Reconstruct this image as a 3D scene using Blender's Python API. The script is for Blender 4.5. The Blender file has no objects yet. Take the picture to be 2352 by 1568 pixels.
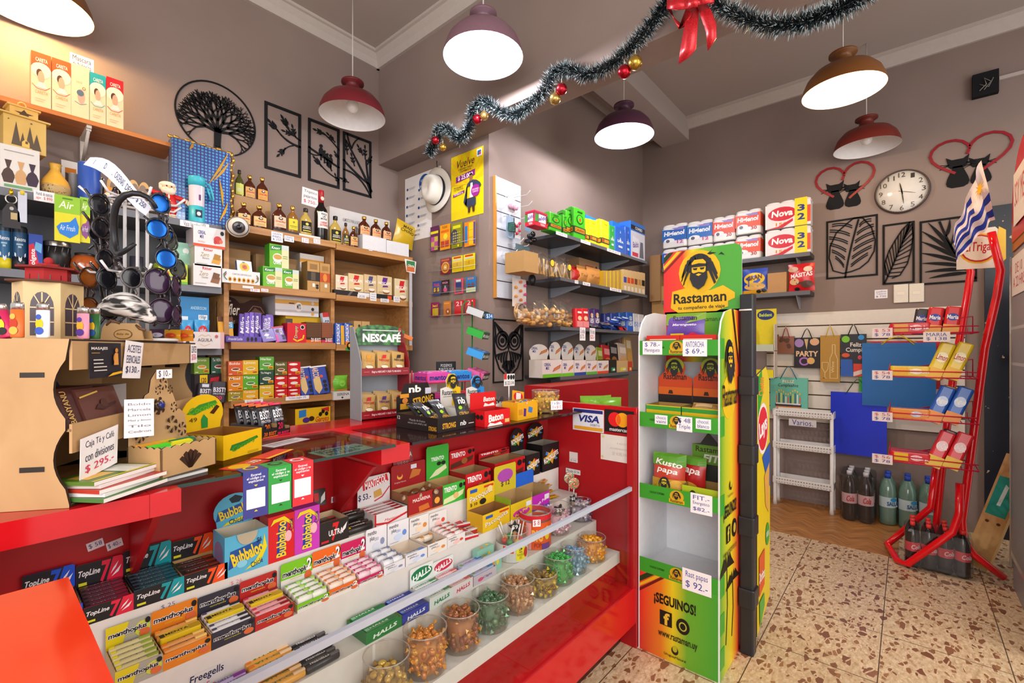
import bpy, math, random, re
from math import sin,cos,hypot,sqrt,atan2,radians as rd
from mathutils import Vector, Matrix, Euler
R=random.Random(7)
S=bpy.context.scene; COL=S.collection
PI=math.pi
# ---- camera constants: level camera at the origin, 1.15 m up, looking between the two wall directions
F=1064.0; CX=1176.0; V0=803.0; H=1.15; TH=rd(40.5); sT,cT=sin(TH),cos(TH)
def P(u,v,X=None,Y=None,Z=None):
 "where the sight line through a photo pixel meets the plane X=, Y= or Z="
 r=(u-CX)/F; h=(V0-v)/F; dx=sT*r+cT; dy=sT*0+sT-cT*r
 t= X/dx if X is not None else (Y/dy if Y is not None else (Z-H)/h)
 return Vector((dx*t,dy*t,H+h*t))
# ---- materials
def s2l(c): return c/12.92 if c<=.04045 else ((c+.055)/1.055)**2.4
def rgb(h): return tuple(s2l(int(h[i:i+2],16)/255) for i in (0,2,4))
_mc={}
KIND={'p':(.38,0,.35),'m':(.75,0,.2),'g':(.12,0,.5),'f':(.22,.85,.5),'c':(.3,.0,.5),'k':(.2,.35,.6)}
def C(h,k='p'):
 key=h+k
 if key in _mc: return _mc[key]
 m=bpy.data.materials.new('col_'+key); m.use_nodes=True; nt=m.node_tree; b=nt.nodes['Principled BSDF']
 ro,me,sp=KIND[k]; r,g,bl=rgb(h)
 no=nt.nodes.new('ShaderNodeTexNoise'); no.inputs['Scale'].default_value=35; no.inputs['Detail'].default_value=2
 tc=nt.nodes.new('ShaderNodeTexCoord'); nt.links.new(tc.outputs['Object'],no.inputs['Vector'])
 mx=nt.nodes.new('ShaderNodeMix'); mx.data_type='RGBA'
 mx.inputs[6].default_value=(r*.93,g*.93,bl*.93,1); mx.inputs[7].default_value=(min(1,r*1.05),min(1,g*1.05),min(1,bl*1.05),1)
 nt.links.new(no.outputs['Fac'],mx.inputs[0]); nt.links.new(mx.outputs[2],b.inputs['Base Color'])
 b.inputs['Roughness'].default_value=ro; b.inputs['Metallic'].default_value=me; b.inputs['Specular IOR Level'].default_value=sp
 _mc[key]=m; return m
def nodemat(name,build):
 if name in _mc: return _mc[name]
 m=bpy.data.materials.new(name); m.use_nodes=True; nt=m.node_tree
 build(nt,nt.nodes['Principled BSDF'],nt.nodes.new,nt.links.new); _mc[name]=m; return m
def clear(name,tint='ffffff',refl=.12,rough=.05,dens=.0):
 "thin clear plastic or glass: see-through with a soft reflection"
 def bd(nt,b,N,L):
  nt.nodes.remove(b); o=nt.nodes['Material Output']
  t=N('ShaderNodeBsdfTransparent'); t.inputs[0].default_value=(*rgb(tint),1)
  g=N('ShaderNodeBsdfGlossy'); g.inputs['Roughness'].default_value=rough
  d=N('ShaderNodeBsdfDiffuse'); d.inputs[0].default_value=(*rgb(tint),1)
  fr=N('ShaderNodeLayerWeight'); fr.inputs[0].default_value=.5
  pw=N('ShaderNodeMath'); pw.operation='POWER'; pw.inputs[1].default_value=4.5; L(fr.outputs['Facing'],pw.inputs[0])
  ml=N('ShaderNodeMath'); ml.operation='MULTIPLY_ADD'; ml.inputs[1].default_value=.3; ml.inputs[2].default_value=refl*.2
  L(pw.outputs[0],ml.inputs[0])
  m1=N('ShaderNodeMixShader'); m1.inputs[0].default_value=dens; L(t.outputs[0],m1.inputs[1]); L(d.outputs[0],m1.inputs[2])
  m2=N('ShaderNodeMixShader'); L(ml.outputs[0],m2.inputs[0]); L(m1.outputs[0],m2.inputs[1]); L(g.outputs[0],m2.inputs[2])
  L(m2.outputs[0],o.inputs[0])
 return nodemat(name,bd)
# ---- text as flat triangles in the unit box
_tc={}
def txt(s,bold=0,shear=0):
 k=(s,bold,shear)
 if k in _tc: return _tc[k]
 cu=bpy.data.curves.new('t','FONT'); cu.body=s; cu.resolution_u=2; cu.offset=.012*bold; cu.shear=shear; cu.align_x='CENTER'; cu.space_line=.9
 ob=bpy.data.objects.new('t',cu); me=ob.to_mesh()
 vs=[(v.co.x,v.co.y) for v in me.vertices]; fs=[tuple(p.vertices) for p in me.polygons]
 ob.to_mesh_clear(); bpy.data.objects.remove(ob); bpy.data.curves.remove(cu)
 if not vs: vs=[(0,0),(1,0),(1,1)]; fs=[]
 x0=min(v[0] for v in vs);x1=max(v[0] for v in vs);y0=min(v[1] for v in vs);y1=max(v[1] for v in vs)
 vs=[((x-x0)/max(1e-6,x1-x0),(y-y0)/max(1e-6,y1-y0)) for x,y in vs]
 _tc[k]=(vs,fs); return _tc[k]
# ---- mesh collector
class M:
 def __init__(s): s.v=[];s.f=[];s.mi=[];s.sm=[];s.mats=[]
 def add(s,vs,fs,mat,smooth=False):
  if isinstance(mat,str): mat=C(mat)
  if mat not in s.mats: s.mats.append(mat)
  i=s.mats.index(mat); n=len(s.v); s.v+=[tuple(v) for v in vs]
  for f in fs: s.f.append(tuple(n+a for a in f)); s.mi.append(i); s.sm.append(smooth)
  return s
 def box(s,x0,y0,z0,x1,y1,z1,mat,faces=None):
  v=[(x0,y0,z0),(x1,y0,z0),(x1,y1,z0),(x0,y1,z0),(x0,y0,z1),(x1,y0,z1),(x1,y1,z1),(x0,y1,z1)]
  fs={'F':(0,1,5,4),'R':(1,2,6,5),'K':(2,3,7,6),'L':(3,0,4,7),'T':(4,5,6,7),'B':(3,2,1,0)}
  if not faces: return s.add(v,list(fs.values()),mat)
  for k,f in fs.items():
   mm=faces.get(k,mat)
   if mm: s.add([v[a] for a in f],[(0,1,2,3)],mm)
  return s
 def rbox(s,x0,y0,z0,x1,y1,z1,r,mat,n=3):
  "box with rounded vertical edges and softened top"
  pts=[]
  for cx,cy,a in ((x1-r,y0+r,-90),(x1-r,y1-r,0),(x0+r,y1-r,90),(x0+r,y0+r,180)):
   for i in range(n+1):
    t=rd(a+90*i/n); pts.append((cx+r*cos(t),cy+r*sin(t)))
  mx=(x0+x1)/2;my=(y0+y1)/2;k=len(pts); q=min(r*.4,(z1-z0)*.2); L=[]
  for z,f in ((z0,1-q/(x1-x0)),(z0+q,1),(z1-q,1),(z1,1-q/(x1-x0))):
   L+=[(mx+(x-mx)*f,my+(y-my)*f,z) for x,y in pts]
  fs=[(j*k+i,j*k+(i+1)%k,(j+1)*k+(i+1)%k,(j+1)*k+i) for j in range(3) for i in range(k)]
  fs+=[tuple(range(k-1,-1,-1)),tuple(range(3*k,4*k))]
  return s.add(L,fs,mat,False)
 def lathe(s,prof,mat,n=20,cx=0,cy=0,z=0,sx=1,sy=1,cap=True,smooth=True):
  vs=[];k=len(prof)
  for r,h in prof:
   for i in range(n):
    a=2*PI*i/n; vs.append((cx+r*sx*cos(a),cy+r*sy*sin(a),z+h))
  fs=[(j*n+i,j*n+(i+1)%n,(j+1)*n+(i+1)%n,(j+1)*n+i) for j in range(k-1) for i in range(n)]
  if cap:
   if prof[0][0]>1e-4: fs.append(tuple(range(n-1,-1,-1)))
   if prof[-1][0]>1e-4: fs.append(tuple(range((k-1)*n,k*n)))
  return s.add(vs,fs,mat,smooth)
 def tube(s,path,r,mat,n=8,closed=False,smooth=True):
  path=[Vector(p) for p in path]; k=len(path); vs=[];up=None
  for i,p in enumerate(path):
   a=path[i-1] if (i or closed) else p; b=path[(i+1)%k] if (i<k-1 or closed) else p
   d=(b-a).normalized()
   if up is None:
    up=Vector((0,0,1)) if abs(d.z)<.9 else Vector((1,0,0))
   x=d.cross(up)
   if x.length<1e-4: x=d.cross(Vector((.3,.8,.1)))
   x.normalize(); y=x.cross(d).normalized(); up=y
   rr=r[i] if isinstance(r,(list,tuple)) else r
   vs+=[p+x*rr*cos(2*PI*j/n)+y*rr*sin(2*PI*j/n) for j in range(n)]
  fs=[(i*n+j,i*n+(j+1)%n,((i+1)%k)*n+(j+1)%n,((i+1)%k)*n+j) for i in range(k if closed else k-1) for j in range(n)]
  if not closed: fs+=[tuple(range(n-1,-1,-1)),tuple(range((k-1)*n,k*n))]
  return s.add(vs,fs,mat,smooth)
 def prism(s,pts,y0,y1,mat,edge=None):
  "outline in x,z given thickness from y0 (front) to y1"
  k=len(pts); vs=[(x,y0,z) for x,z in pts]+[(x,y1,z) for x,z in pts]
  a=sum(pts[i][0]*pts[(i+1)%k][1]-pts[(i+1)%k][0]*pts[i][1] for i in range(k))
  fr=tuple(range(k)) if a>0 else tuple(range(k-1,-1,-1))
  s.add(vs,[fr,tuple(k+i for i in reversed(fr))],mat)
  return s.add(vs,[(i,(i+1)%k,k+(i+1)%k,k+i) if a<0 else ((i+1)%k,i,k+i,k+(i+1)%k) for i in range(k)],edge or mat)
 def ball(s,c,r,mat,n=10,m=6,sx=1,sy=1,sz=1):
  return s.lathe([(r*sin(PI*i/m) if 0<i<m else 1e-5,-r*sz*cos(PI*i/m)) for i in range(m+1)],mat,n,c[0],c[1],c[2],sx,sy,False)
 def pouch(s,w,h,d,mat,crimp=.012,n=8,m=10,x0=0,y0=0,z0=0,back=None):
  "sealed pillow bag standing up: crimped top and bottom edges, belly to the front and back"
  for sg in (-1,1):
   vs=[]
   for j in range(m+1):
    b=j/m; z=h*b
    for i in range(n+1):
     a=i/n
     bel=(sin(PI*a)**.6)*(sin(PI*min(1,max(0,(z-crimp)/(h-2*crimp))))**.55 if crimp<z<h-crimp else 0)
     x=w*(a-.5)*(1-.06*sin(PI*b))+w*.5
     wr=.0022*sin(a*19+b*7)*bel+.0018*sin(b*23-a*5)*bel
     vs.append((x0+x,y0+sg*(d/2*bel+wr+.0006),z0+z))
   fs=[(j*(n+1)+i,j*(n+1)+i+1,(j+1)*(n+1)+i+1,(j+1)*(n+1)+i) for j in range(m) for i in range(n)]
   s.add(vs,fs if sg<0 else [f[::-1] for f in fs],(mat if sg<0 else (back or mat)),True)
  return s
 def dec(s,spec,o,ux,uz,n,lay=0,bend=None):
  "printed marks on a face: o corner, ux and uz full-width edge vectors, n outward; bend(a,b) gives extra lift"
  o=Vector(o);ux=Vector(ux);uz=Vector(uz);n=Vector(n).normalized()
  def pt(a,b,l): return o+ux*a+uz*b+n*(.0003*(l+1)+(bend(a,b) if bend else 0))
  for l,t in enumerate(spec):
   l+=lay
   if t[0]=='r':
    _,a0,b0,a1,b1,c=t[:6]; q=4 if bend else 1
    vs=[pt(a0+(a1-a0)*i/q,b0+(b1-b0)*j/q,l) for j in range(q+1) for i in range(q+1)]
    s.add(vs,[(j*(q+1)+i,j*(q+1)+i+1,(j+1)*(q+1)+i+1,(j+1)*(q+1)+i) for j in range(q) for i in range(q)],c)
   elif t[0]=='e':
    _,a,b,ra,rb,c=t[:6]; k=18
    vs=[pt(a,b,l)]+[pt(a+ra*cos(2*PI*i/k),b+rb*sin(2*PI*i/k),l) for i in range(k)]
    s.add(vs,[(0,1+i,1+(i+1)%k) for i in range(k)],c)
   elif t[0]=='p':
    s.add([pt(a,b,l) for a,b in t[1]],[tuple(range(len(t[1])))],t[2])
   elif t[0]=='t':
    _,st,a0,b0,a1,b1,c=t[:7]; bold=t[7] if len(t)>7 else 1; sh=t[8] if len(t)>8 else 0; rot=t[9] if len(t)>9 else 0
    vs,fs=txt(st,bold,sh)
    if rot==90: vs=[(1-y,x) for x,y in vs]
    elif rot==-90: vs=[(y,1-x) for x,y in vs]
    elif rot:
     ca,sa=cos(rd(rot)),sin(rd(rot)); asp=uz.length*(b1-b0)/max(1e-6,ux.length*(a1-a0))
     vs=[(.5+(x-.5)*ca-(y-.5)*asp*sa,.5+((x-.5)*sa/asp+(y-.5)*ca)) for x,y in vs]
    s.add([pt(a0+(a1-a0)*x,b0+(b1-b0)*y,l) for x,y in vs],fs,c)
   elif t[0]=='l':
    _,pts,w,c=t[:4]; W=ux.length;Hh=uz.length
    for (a,b),(a2,b2) in zip(pts,pts[1:]):
     dx,dz=(a2-a)*W,(b2-b)*Hh; L=hypot(dx,dz) or 1; px,pz=-dz/L*w/W,dx/L*w/Hh
     s.add([pt(a-px,b-pz,l),pt(a2-px,b2-pz,l),pt(a2+px,b2+pz,l),pt(a+px,b+pz,l)],[(0,1,2,3)],c)
  return s
 def face(s,k,spec,w,d,h,x0=0,y0=0,z0=0,lay=0):
  fr={'F':((x0,y0,z0),(w,0,0),(0,0,h),(0,-1,0)),'L':((x0,y0+d,z0),(0,-d,0),(0,0,h),(-1,0,0)),'R':((x0+w,y0,z0),(0,d,0),(0,0,h),(1,0,0)),'T':((x0,y0,z0+h),(w,0,0),(0,d,0),(0,0,1)),'K':((x0+w,y0+d,z0),(-w,0,0),(0,0,h),(0,1,0))}[k]
  return s.dec(spec,*fr,lay=lay)
 def xf(s,mat4,i0=0):
  s.v[i0:]=[tuple(mat4@Vector(v)) for v in s.v[i0:]]; return s
 def mesh(s,name):
  me=bpy.data.meshes.new(name); me.from_pydata(s.v,[],s.f)
  for m in s.mats: me.materials.append(m)
  me.polygons.foreach_set('material_index',s.mi); me.polygons.foreach_set('use_smooth',s.sm); me.update(); return me
def tag(o,label=None,cat=None,group=None,kind=None):
 if label: o['label']=label
 if cat: o['category']=cat
 if group: o['group']=group
 if kind: o['kind']=kind
 return o
def put(m,name,label=None,cat=None,loc=(0,0,0),rz=0,group=None,parent=None,kind=None,rot=None):
 "link a collected mesh (or an empty when m is None) as one object; rz in degrees"
 o=bpy.data.objects.new(name,m.mesh(name) if isinstance(m,M) else m); COL.objects.link(o)
 o.location=loc; o.rotation_euler=rot or (0,0,rd(rz))
 if parent: o.parent=parent
 return tag(o,label,cat,group,kind)
def sub(m,name,parent,label=None,loc=(0,0,0),rot=(0,0,0)): return put(m,name,label,None,loc,parent=parent,rot=rot)
def struct(m,name,loc=(0,0,0),parent=None): return put(m,name,loc=loc,parent=parent,kind=None if parent else 'structure')
def dup(root,label=None,loc=None,rot=None,group=None):
 r=root.copy(); COL.objects.link(r)
 if label: r['label']=label
 if group: r['group']=group
 if loc is not None: r.location=loc
 if rot is not None: r.rotation_euler=rot
 for ch in list(root.children):
  c=ch.copy(); COL.objects.link(c); c.parent=r
  for g in list(ch.children):
   d=g.copy(); COL.objects.link(d); d.parent=c
 return r
ORD=['first','second','third','fourth','fifth','sixth','seventh','eighth','ninth','tenth','eleventh','twelfth']
def hexmix(a,b,f): return ''.join('%02x'%int(int(a[i:i+2],16)*(1-f)+int(b[i:i+2],16)*f) for i in (0,2,4))
# pixel placement on a shelf: front plane 'Y' (facing the shop) or 'X' (facing the street side)
def spot(pl,u0,u1,vt,z):
 "-> corner location, width, height and turn of a thing whose front-bottom runs from pixel column u0 to u1 on shelf height z and whose top reaches row vt"
 ax,d=pl
 if ax=='Y': a=P(u0,vt,Y=d);b=P(u1,vt,Y=d);t=P((u0+u1)/2,vt,Y=d);return Vector((a.x,d,z)),b.x-a.x,t.z-z,0
 a=P(u0,vt,X=d);b=P(u1,vt,X=d);t=P((u0+u1)/2,vt,X=d);return Vector((d,a.y,z)),a.y-b.y,t.z-z,-90
def carton(name,label,cat,pl,u0,u1,vt,z,d,col,front=(),side=None,top=None,sp=(),group=None,k='p',tp=()):
 loc,w,h,rz=spot(pl,u0,u1,vt,z)
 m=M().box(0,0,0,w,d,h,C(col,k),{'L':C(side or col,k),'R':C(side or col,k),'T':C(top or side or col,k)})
 m.face('F',front,w,d,h)
 if sp: m.face('L',sp,w,d,h); m.face('R',sp,w,d,h)
 if tp: m.face('T',tp,w,d,h)
 return put(m,name,label,cat,loc,rz,group)
def bag(name,label,cat,pl,u0,u1,vt,z,d,col,front=(),group=None,lean=0,back=None):
 loc,w,h,rz=spot(pl,u0,u1,vt,z); m=M().pouch(w,h,d,C(col,'c'),back=C(back or col,'c'))
 bel=lambda a,b: d/2*((max(0,sin(PI*a))**.6)*(max(0,sin(PI*b))**.55))*1.0+.0016
 m.dec(front,(0,0,0),(w,0,0),(0,0,h),(0,-1,0),bend=bel)
 off=Vector((0,d/2+.002,0)); off.rotate(Euler((0,0,rd(rz))))
 return put(m,name,label,cat,loc+off,0,group,rot=(rd(-lean),0,rd(rz)))
def price(label,loc_fn,text,w,h,rz,col='f2eef0',tc='3a3a8c',rot=None):
 m=M().box(0,0,0,w,.0006,h,C(col,'m')); n=len(text)
 m.face('F',[('t',t,.12,1-(i+1)*(.86/n)-.02,.88,1-i*(.86/n)-.1,c if c else tc,0) for i,(t,c) in enumerate(text)],w,.0006,h)
 return put(m,'price_tag',label,'price tag',loc_fn,rz,rot=rot)
# ================= camera, view, light =================
cam=bpy.data.cameras.new('camera'); co=bpy.data.objects.new('camera',cam); COL.objects.link(co); S.camera=co
cam.sensor_width=36; cam.lens=36*F/2352; cam.shift_y=(V0-784)/2352; cam.clip_start=.02
co.location=(0,0,H); co.rotation_euler=(PI/2,0,TH-PI/2)
S.view_settings.view_transform='Standard'; S.view_settings.look='None'; S.view_settings.gamma=1; S.view_settings.exposure=.28
S.cycles.max_bounces=6; S.cycles.diffuse_bounces=3; S.cycles.glossy_bounces=2; S.cycles.adaptive_threshold=.02; S.cycles.transparent_max_bounces=18; S.cycles.transmission_bounces=4
S.cycles.caustics_reflective=False; S.cycles.caustics_refractive=False; S.cycles.sample_clamp_indirect=4
w=bpy.data.worlds.new('World'); S.world=w; w.use_nodes=True
w.node_tree.nodes['Background'].inputs[0].default_value=(1,.965,.93,1); w.node_tree.nodes['Background'].inputs[1].default_value=.85
def light(kind,name,loc,power,col,size=.1,rot=None,sy=None):
 l=bpy.data.lights.new(name,kind); l.energy=power; l.color=col
 if kind=='AREA':
  l.size=size
  if sy: l.shape='RECTANGLE'; l.size_y=sy
 else: l.shadow_soft_size=size
 o=bpy.data.objects.new(name,l); COL.objects.link(o); o.location=loc
 if rot: o.rotation_euler=rot
 return o
# two added soft fill lights behind and beside the camera, without a modelled source
def aim(v): return Vector(v).to_track_quat('-Z','Y').to_euler()
light('AREA','front_fill',(-1.3,-.9,1.75),62,(1,.97,.94),2.4,aim((.8,.62,-.12)),1.9)
light('AREA','side_fill',(1.7,-2.0,1.9),34,(1,.96,.92),1.8,aim((.15,1,-.2)),2.0)
# ================= shell =================
ZC=3.17; YA=2.786; XL=1.839; XB=4.1; YC=1.889; XP=2.0
def paint(nt,b,N,L):
 n=N('ShaderNodeTexNoise'); n.inputs['Scale'].default_value=1.6; n.inputs['Detail'].default_value=5
 r=N('ShaderNodeValToRGB'); r.color_ramp.elements[0].position=.3; r.color_ramp.elements[0].color=(*rgb('84736c'),1); r.color_ramp.elements[1].position=.75; r.color_ramp.elements[1].color=(*rgb('917f77'),1)
 tc=N('ShaderNodeTexCoord'); L(tc.outputs['Object'],n.inputs['Vector']); L(n.outputs['Fac'],r.inputs[0]); L(r.outputs[0],b.inputs['Base Color'])
 b.inputs['Roughness'].default_value=.85
 n2=N('ShaderNodeTexNoise'); n2.inputs['Scale'].default_value=160; bp=N('ShaderNodeBump'); bp.inputs['Strength'].default_value=.08; bp.inputs['Distance'].default_value=.004
 L(tc.outputs['Object'],n2.inputs['Vector']); L(n2.outputs['Fac'],bp.inputs['Height']); L(bp.outputs[0],b.inputs['Normal'])
WALL=nodemat('wall_paint',paint)
def ceilm(nt,b,N,L):
 n=N('ShaderNodeTexNoise'); n.inputs['Scale'].default_value=2.2; r=N('ShaderNodeValToRGB')
 r.color_ramp.elements[0].color=(*rgb('a89d97'),1); r.color_ramp.elements[1].color=(*rgb('b5aaa3'),1)
 L(n.outputs['Fac'],r.inputs[0]); L(r.outputs[0],b.inputs['Base Color']); b.inputs['Roughness'].default_value=.9
CEIL=nodemat('ceiling_paint',ceilm)
def terr(nt,b,N,L):
 tc=N('ShaderNodeTexCoord'); mp=N('ShaderNodeMapping'); L(tc.outputs['Object'],mp.inputs[0])
 mp.inputs['Rotation'].default_value=(0,0,.5); mp.inputs['Scale'].default_value=(1,1.9,1)
 nz=N('ShaderNodeTexNoise'); nz.inputs['Scale'].default_value=9; L(mp.outputs[0],nz.inputs['Vector'])
 ad=N('ShaderNodeMix'); ad.data_type='VECTOR'; ad.inputs[0].default_value=.045
 L(mp.outputs[0],ad.inputs[4]); L(nz.outputs['Color'],ad.inputs[5])
 def chips(sc,thr,soft):
  v=N('ShaderNodeTexVoronoi'); v.inputs['Scale'].default_value=sc; v.inputs['Randomness'].default_value=1; L(ad.outputs[1],v.inputs['Vector'])
  e=N('ShaderNodeTexVoronoi'); e.feature='DISTANCE_TO_EDGE'; e.inputs['Scale'].default_value=sc; L(ad.outputs[1],e.inputs['Vector'])
  sp=N('ShaderNodeSeparateColor'); L(v.outputs['Color'],sp.inputs[0])
  gt=N('ShaderNodeMath'); gt.operation='GREATER_THAN'; gt.inputs[1].default_value=thr; L(sp.outputs[0],gt.inputs[0])
  ge=N('ShaderNodeMath'); ge.operation='GREATER_THAN'; ge.inputs[1].default_value=soft; L(e.outputs['Distance'],ge.inputs[0])
  mu=N('ShaderNodeMath'); mu.operation='MULTIPLY'; L(gt.outputs[0],mu.inputs[0]); L(ge.outputs[0],mu.inputs[1])
  return mu,sp
 base=N('ShaderNodeTexNoise'); base.inputs['Scale'].default_value=38; base.inputs['Detail'].default_value=4; L(mp.outputs[0],base.inputs['Vector'])
 br=N('ShaderNodeValToRGB'); br.color_ramp.elements[0].position=.32; br.color_ramp.elements[0].color=(*rgb('b3936f'),1); br.color_ramp.elements[1].position=.66; br.color_ramp.elements[1].color=(*rgb('e0c5a0'),1)
 L(base.outputs['Fac'],br.inputs[0]); cur=br.outputs[0]
 for sc,thr,so,c0,c1 in ((75,.55,.06,'c9a985','e0c8a8'),(38,.8,.1,'84583c','a0724e'),(23,.855,.1,'744a34','8f6147')):
  mk,sp=chips(sc,thr,so); cr=N('ShaderNodeValToRGB'); cr.color_ramp.elements[0].color=(*rgb(c0),1); cr.color_ramp.elements[1].color=(*rgb(c1),1); L(sp.outputs[1],cr.inputs[0])
  mx=N('ShaderNodeMix'); mx.data_type='RGBA'; L(mk.outputs[0],mx.inputs[0]); L(cur,mx.inputs[6]); L(cr.outputs[0],mx.inputs[7]); cur=mx.outputs[2]
 # tile joints every 36.5 cm
 sx=N('ShaderNodeSeparateXYZ'); L(tc.outputs['Object'],sx.inputs[0]); mm=[]
 for ax,off in ((0,2.765),(1,.08)):
  a=N('ShaderNodeMath'); a.operation='ADD'; a.inputs[1].default_value=-off+365*.365*.1; L(sx.outputs[ax],a.inputs[0])
  a.inputs[1].default_value=-off+.365*20+.0018
  f=N('ShaderNodeMath'); f.operation='MODULO'; f.inputs[1].default_value=.365; L(a.outputs[0],f.inputs[0])
  g=N('ShaderNodeMath'); g.operation='LESS_THAN'; g.inputs[1].default_value=.0036; L(f.outputs[0],g.inputs[0]); mm.append(g)
 mxx=N('ShaderNodeMath'); mxx.operation='MAXIMUM'; L(mm[0].outputs[0],mxx.inputs[0]); L(mm[1].outputs[0],mxx.inputs[1])
 mx=N('ShaderNodeMix'); mx.data_type='RGBA'; L(mxx.outputs[0],mx.inputs[0]); L(cur,mx.inputs[6]); mx.inputs[7].default_value=(*rgb('5d4a38'),1)
 L(mx.outputs[2],b.inputs['Base Color']); b.inputs['Roughness'].default_value=.33
struct(M().box(-1.6,-1.6,-.05,4.1,2.8,0,nodemat('terrazzo',terr)),'floor')
def parq(nt,b,N,L):
 tc=N('ShaderNodeTexCoord'); wv=N('ShaderNodeTexWave'); wv.wave_type='BANDS'; wv.bands_direction='X'; wv.inputs['Scale'].default_value=14; wv.inputs['Distortion'].default_value=0
 sx=N('ShaderNodeSeparateXYZ'); L(tc.outputs['Object'],sx.inputs[0])
 tri=N('ShaderNodeMath'); tri.operation='PINGPONG'; tri.inputs[1].default_value=.09; L(sx.outputs[1],tri.inputs[0])
 ad=N('ShaderNodeMath'); ad.operation='ADD'; L(sx.outputs[0],ad.inputs[0]); L(tri.outputs[0],ad.inputs[1])
 cb=N('ShaderNodeCombineXYZ'); L(ad.outputs[0],cb.inputs[0]); m2=N('ShaderNodeMath'); m2.operation='MULTIPLY'; m2.inputs[1].default_value=.12; L(sx.outputs[1],m2.inputs[0]); L(m2.outputs[0],cb.inputs[1])
 n=N('ShaderNodeTexNoise'); n.inputs['Scale'].default_value=55; n.inputs['Detail'].default_value=3; L(cb.outputs[0],n.inputs['Vector'])
 r=N('ShaderNodeValToRGB'); r.color_ramp.elements[0].position=.3; r.color_ramp.elements[0].color=(*rgb('86552b'),1); r.color_ramp.elements[1].position=.7; r.color_ramp.elements[1].color=(*rgb('c78c4d'),1)
 L(n.outputs['Fac'],r.inputs[0]); L(r.outputs[0],b.inputs['Base Color']); b.inputs['Roughness'].default_value=.4
put(M().box(3.32,.04,.0005,4.09,1.75,.003,nodemat('vinyl_parquet',parq)),'floor_mat','wood-look vinyl runner with zigzag planks on floor under white rack','floor mat')
struct(M().box(-.6,YA,0,XP+.3,YA+.1,ZC,WALL),'wall_left')
struct(M().box(XP,YC,0,XP+.35,YA,ZC,WALL),'pillar')
struct(M().box(XP+.35,YC,0,XB+.1,YC+.1,ZC,WALL),'wall_back')
struct(M().box(XB,-1.6,0,XB+.1,YC,ZC,WALL),'wall_right')
struct(M().box(XL,-1.6,2.429,XP+.0,YA,ZC,WALL),'beam')
struct(M().box(XP,1.46,2.99,XB,1.70,ZC,CEIL),'beam')
struct(M().box(-1.6,-1.6,ZC,4.2,2.9,ZC+.08,CEIL),'ceiling')
def crown(name,p0,p1,nx,ny,d=.075,h=.09):
 m=M(); pr=[(0,0),(0,-h),(d*.25,-h),(d*.45,-h*.55),(d*.8,-h*.22),(d,-h*.18),(d,0)]; vs=[]
 for p in (p0,p1): vs+=[(p[0]+nx*a,p[1]+ny*a,ZC+b) for a,b in pr]
 k=len(pr); m.add(vs,[(i,(i+1)%k,k+(i+1)%k,k+i) for i in range(k)]+[tuple(range(k)),tuple(range(2*k-1,k-1,-1))],C('bdb3ac','m')); struct(m,name)
crown('trim_1',(-.6,YA),(XL,YA),0,-1); crown('trim_2',(XL,-1.6),(XL,YA),-1,0); crown('trim_3',(XB,-1.6),(XB,1.46),-1,0); crown('trim_4',(XP,YC),(XB,YC),0,-1); crown('trim_5',(XB,1.70),(XB,YC),-1,0)
# dark peeling metal door at the right of the clock wall
def peel(nt,b,N,L):
 n=N('ShaderNodeTexNoise'); n.inputs['Scale'].default_value=26; n.inputs['Detail'].default_value=6; tc=N('ShaderNodeTexCoord'); L(tc.outputs['Object'],n.inputs['Vector'])
 r=N('ShaderNodeValToRGB'); r.color_ramp.interpolation='CONSTANT'; r.color_ramp.elements[0].color=(*rgb('141925'),1); r.color_ramp.elements[1].position=.685; r.color_ramp.elements[1].color=(*rgb('b59f86'),1)
 L(n.outputs['Fac'],r.inputs[0]); L(r.outputs[0],b.inputs['Base Color']); b.inputs['Roughness'].default_value=.35
d=struct(M().box(XB-.03,-1.3,.005,XB-.002,-.362,2.03,nodemat('peeling_door',peel)),'door_1')
struct(M().lathe([(.03,0),(.03,.004),(.012,.008),(.012,.035),(.026,.04),(.028,.055),(.018,.066),(1e-4,.07)],C('8d7a5c','f'),16).xf(Matrix.Rotation(-PI/2,4,'Y')),'door_handle',(XB-.03,-.5,1.1),parent=d)
# light switches
for i,(u0,u1,vt,vb) in enumerate(((2052.5,2086.5,654.5,694),(2088,2122.5,652.5,692.5))):
 a=P(u0,vt,X=XB);b=P(u1,vb,X=XB); w_=a.y-b.y; h_=a.z-b.z
 m=M().rbox(0,-.011,0,w_,0,h_,.004,C('e6dccb','p')); m.face('F',[('r',.22,.4,.78,.62,'d8ccb8'),('r',.24,.42,.76,.6,'ece2d2')],w_,.01,h_,y0=-.011)
 put(m,'light_switch','white square wall switch plate, '+('the one nearer the price tag' if i==0 else 'the one nearer the red biscuit rack'),'light switch',(XB-.001,a.y,b.z),-90,'switch plates on the clock wall')
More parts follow.
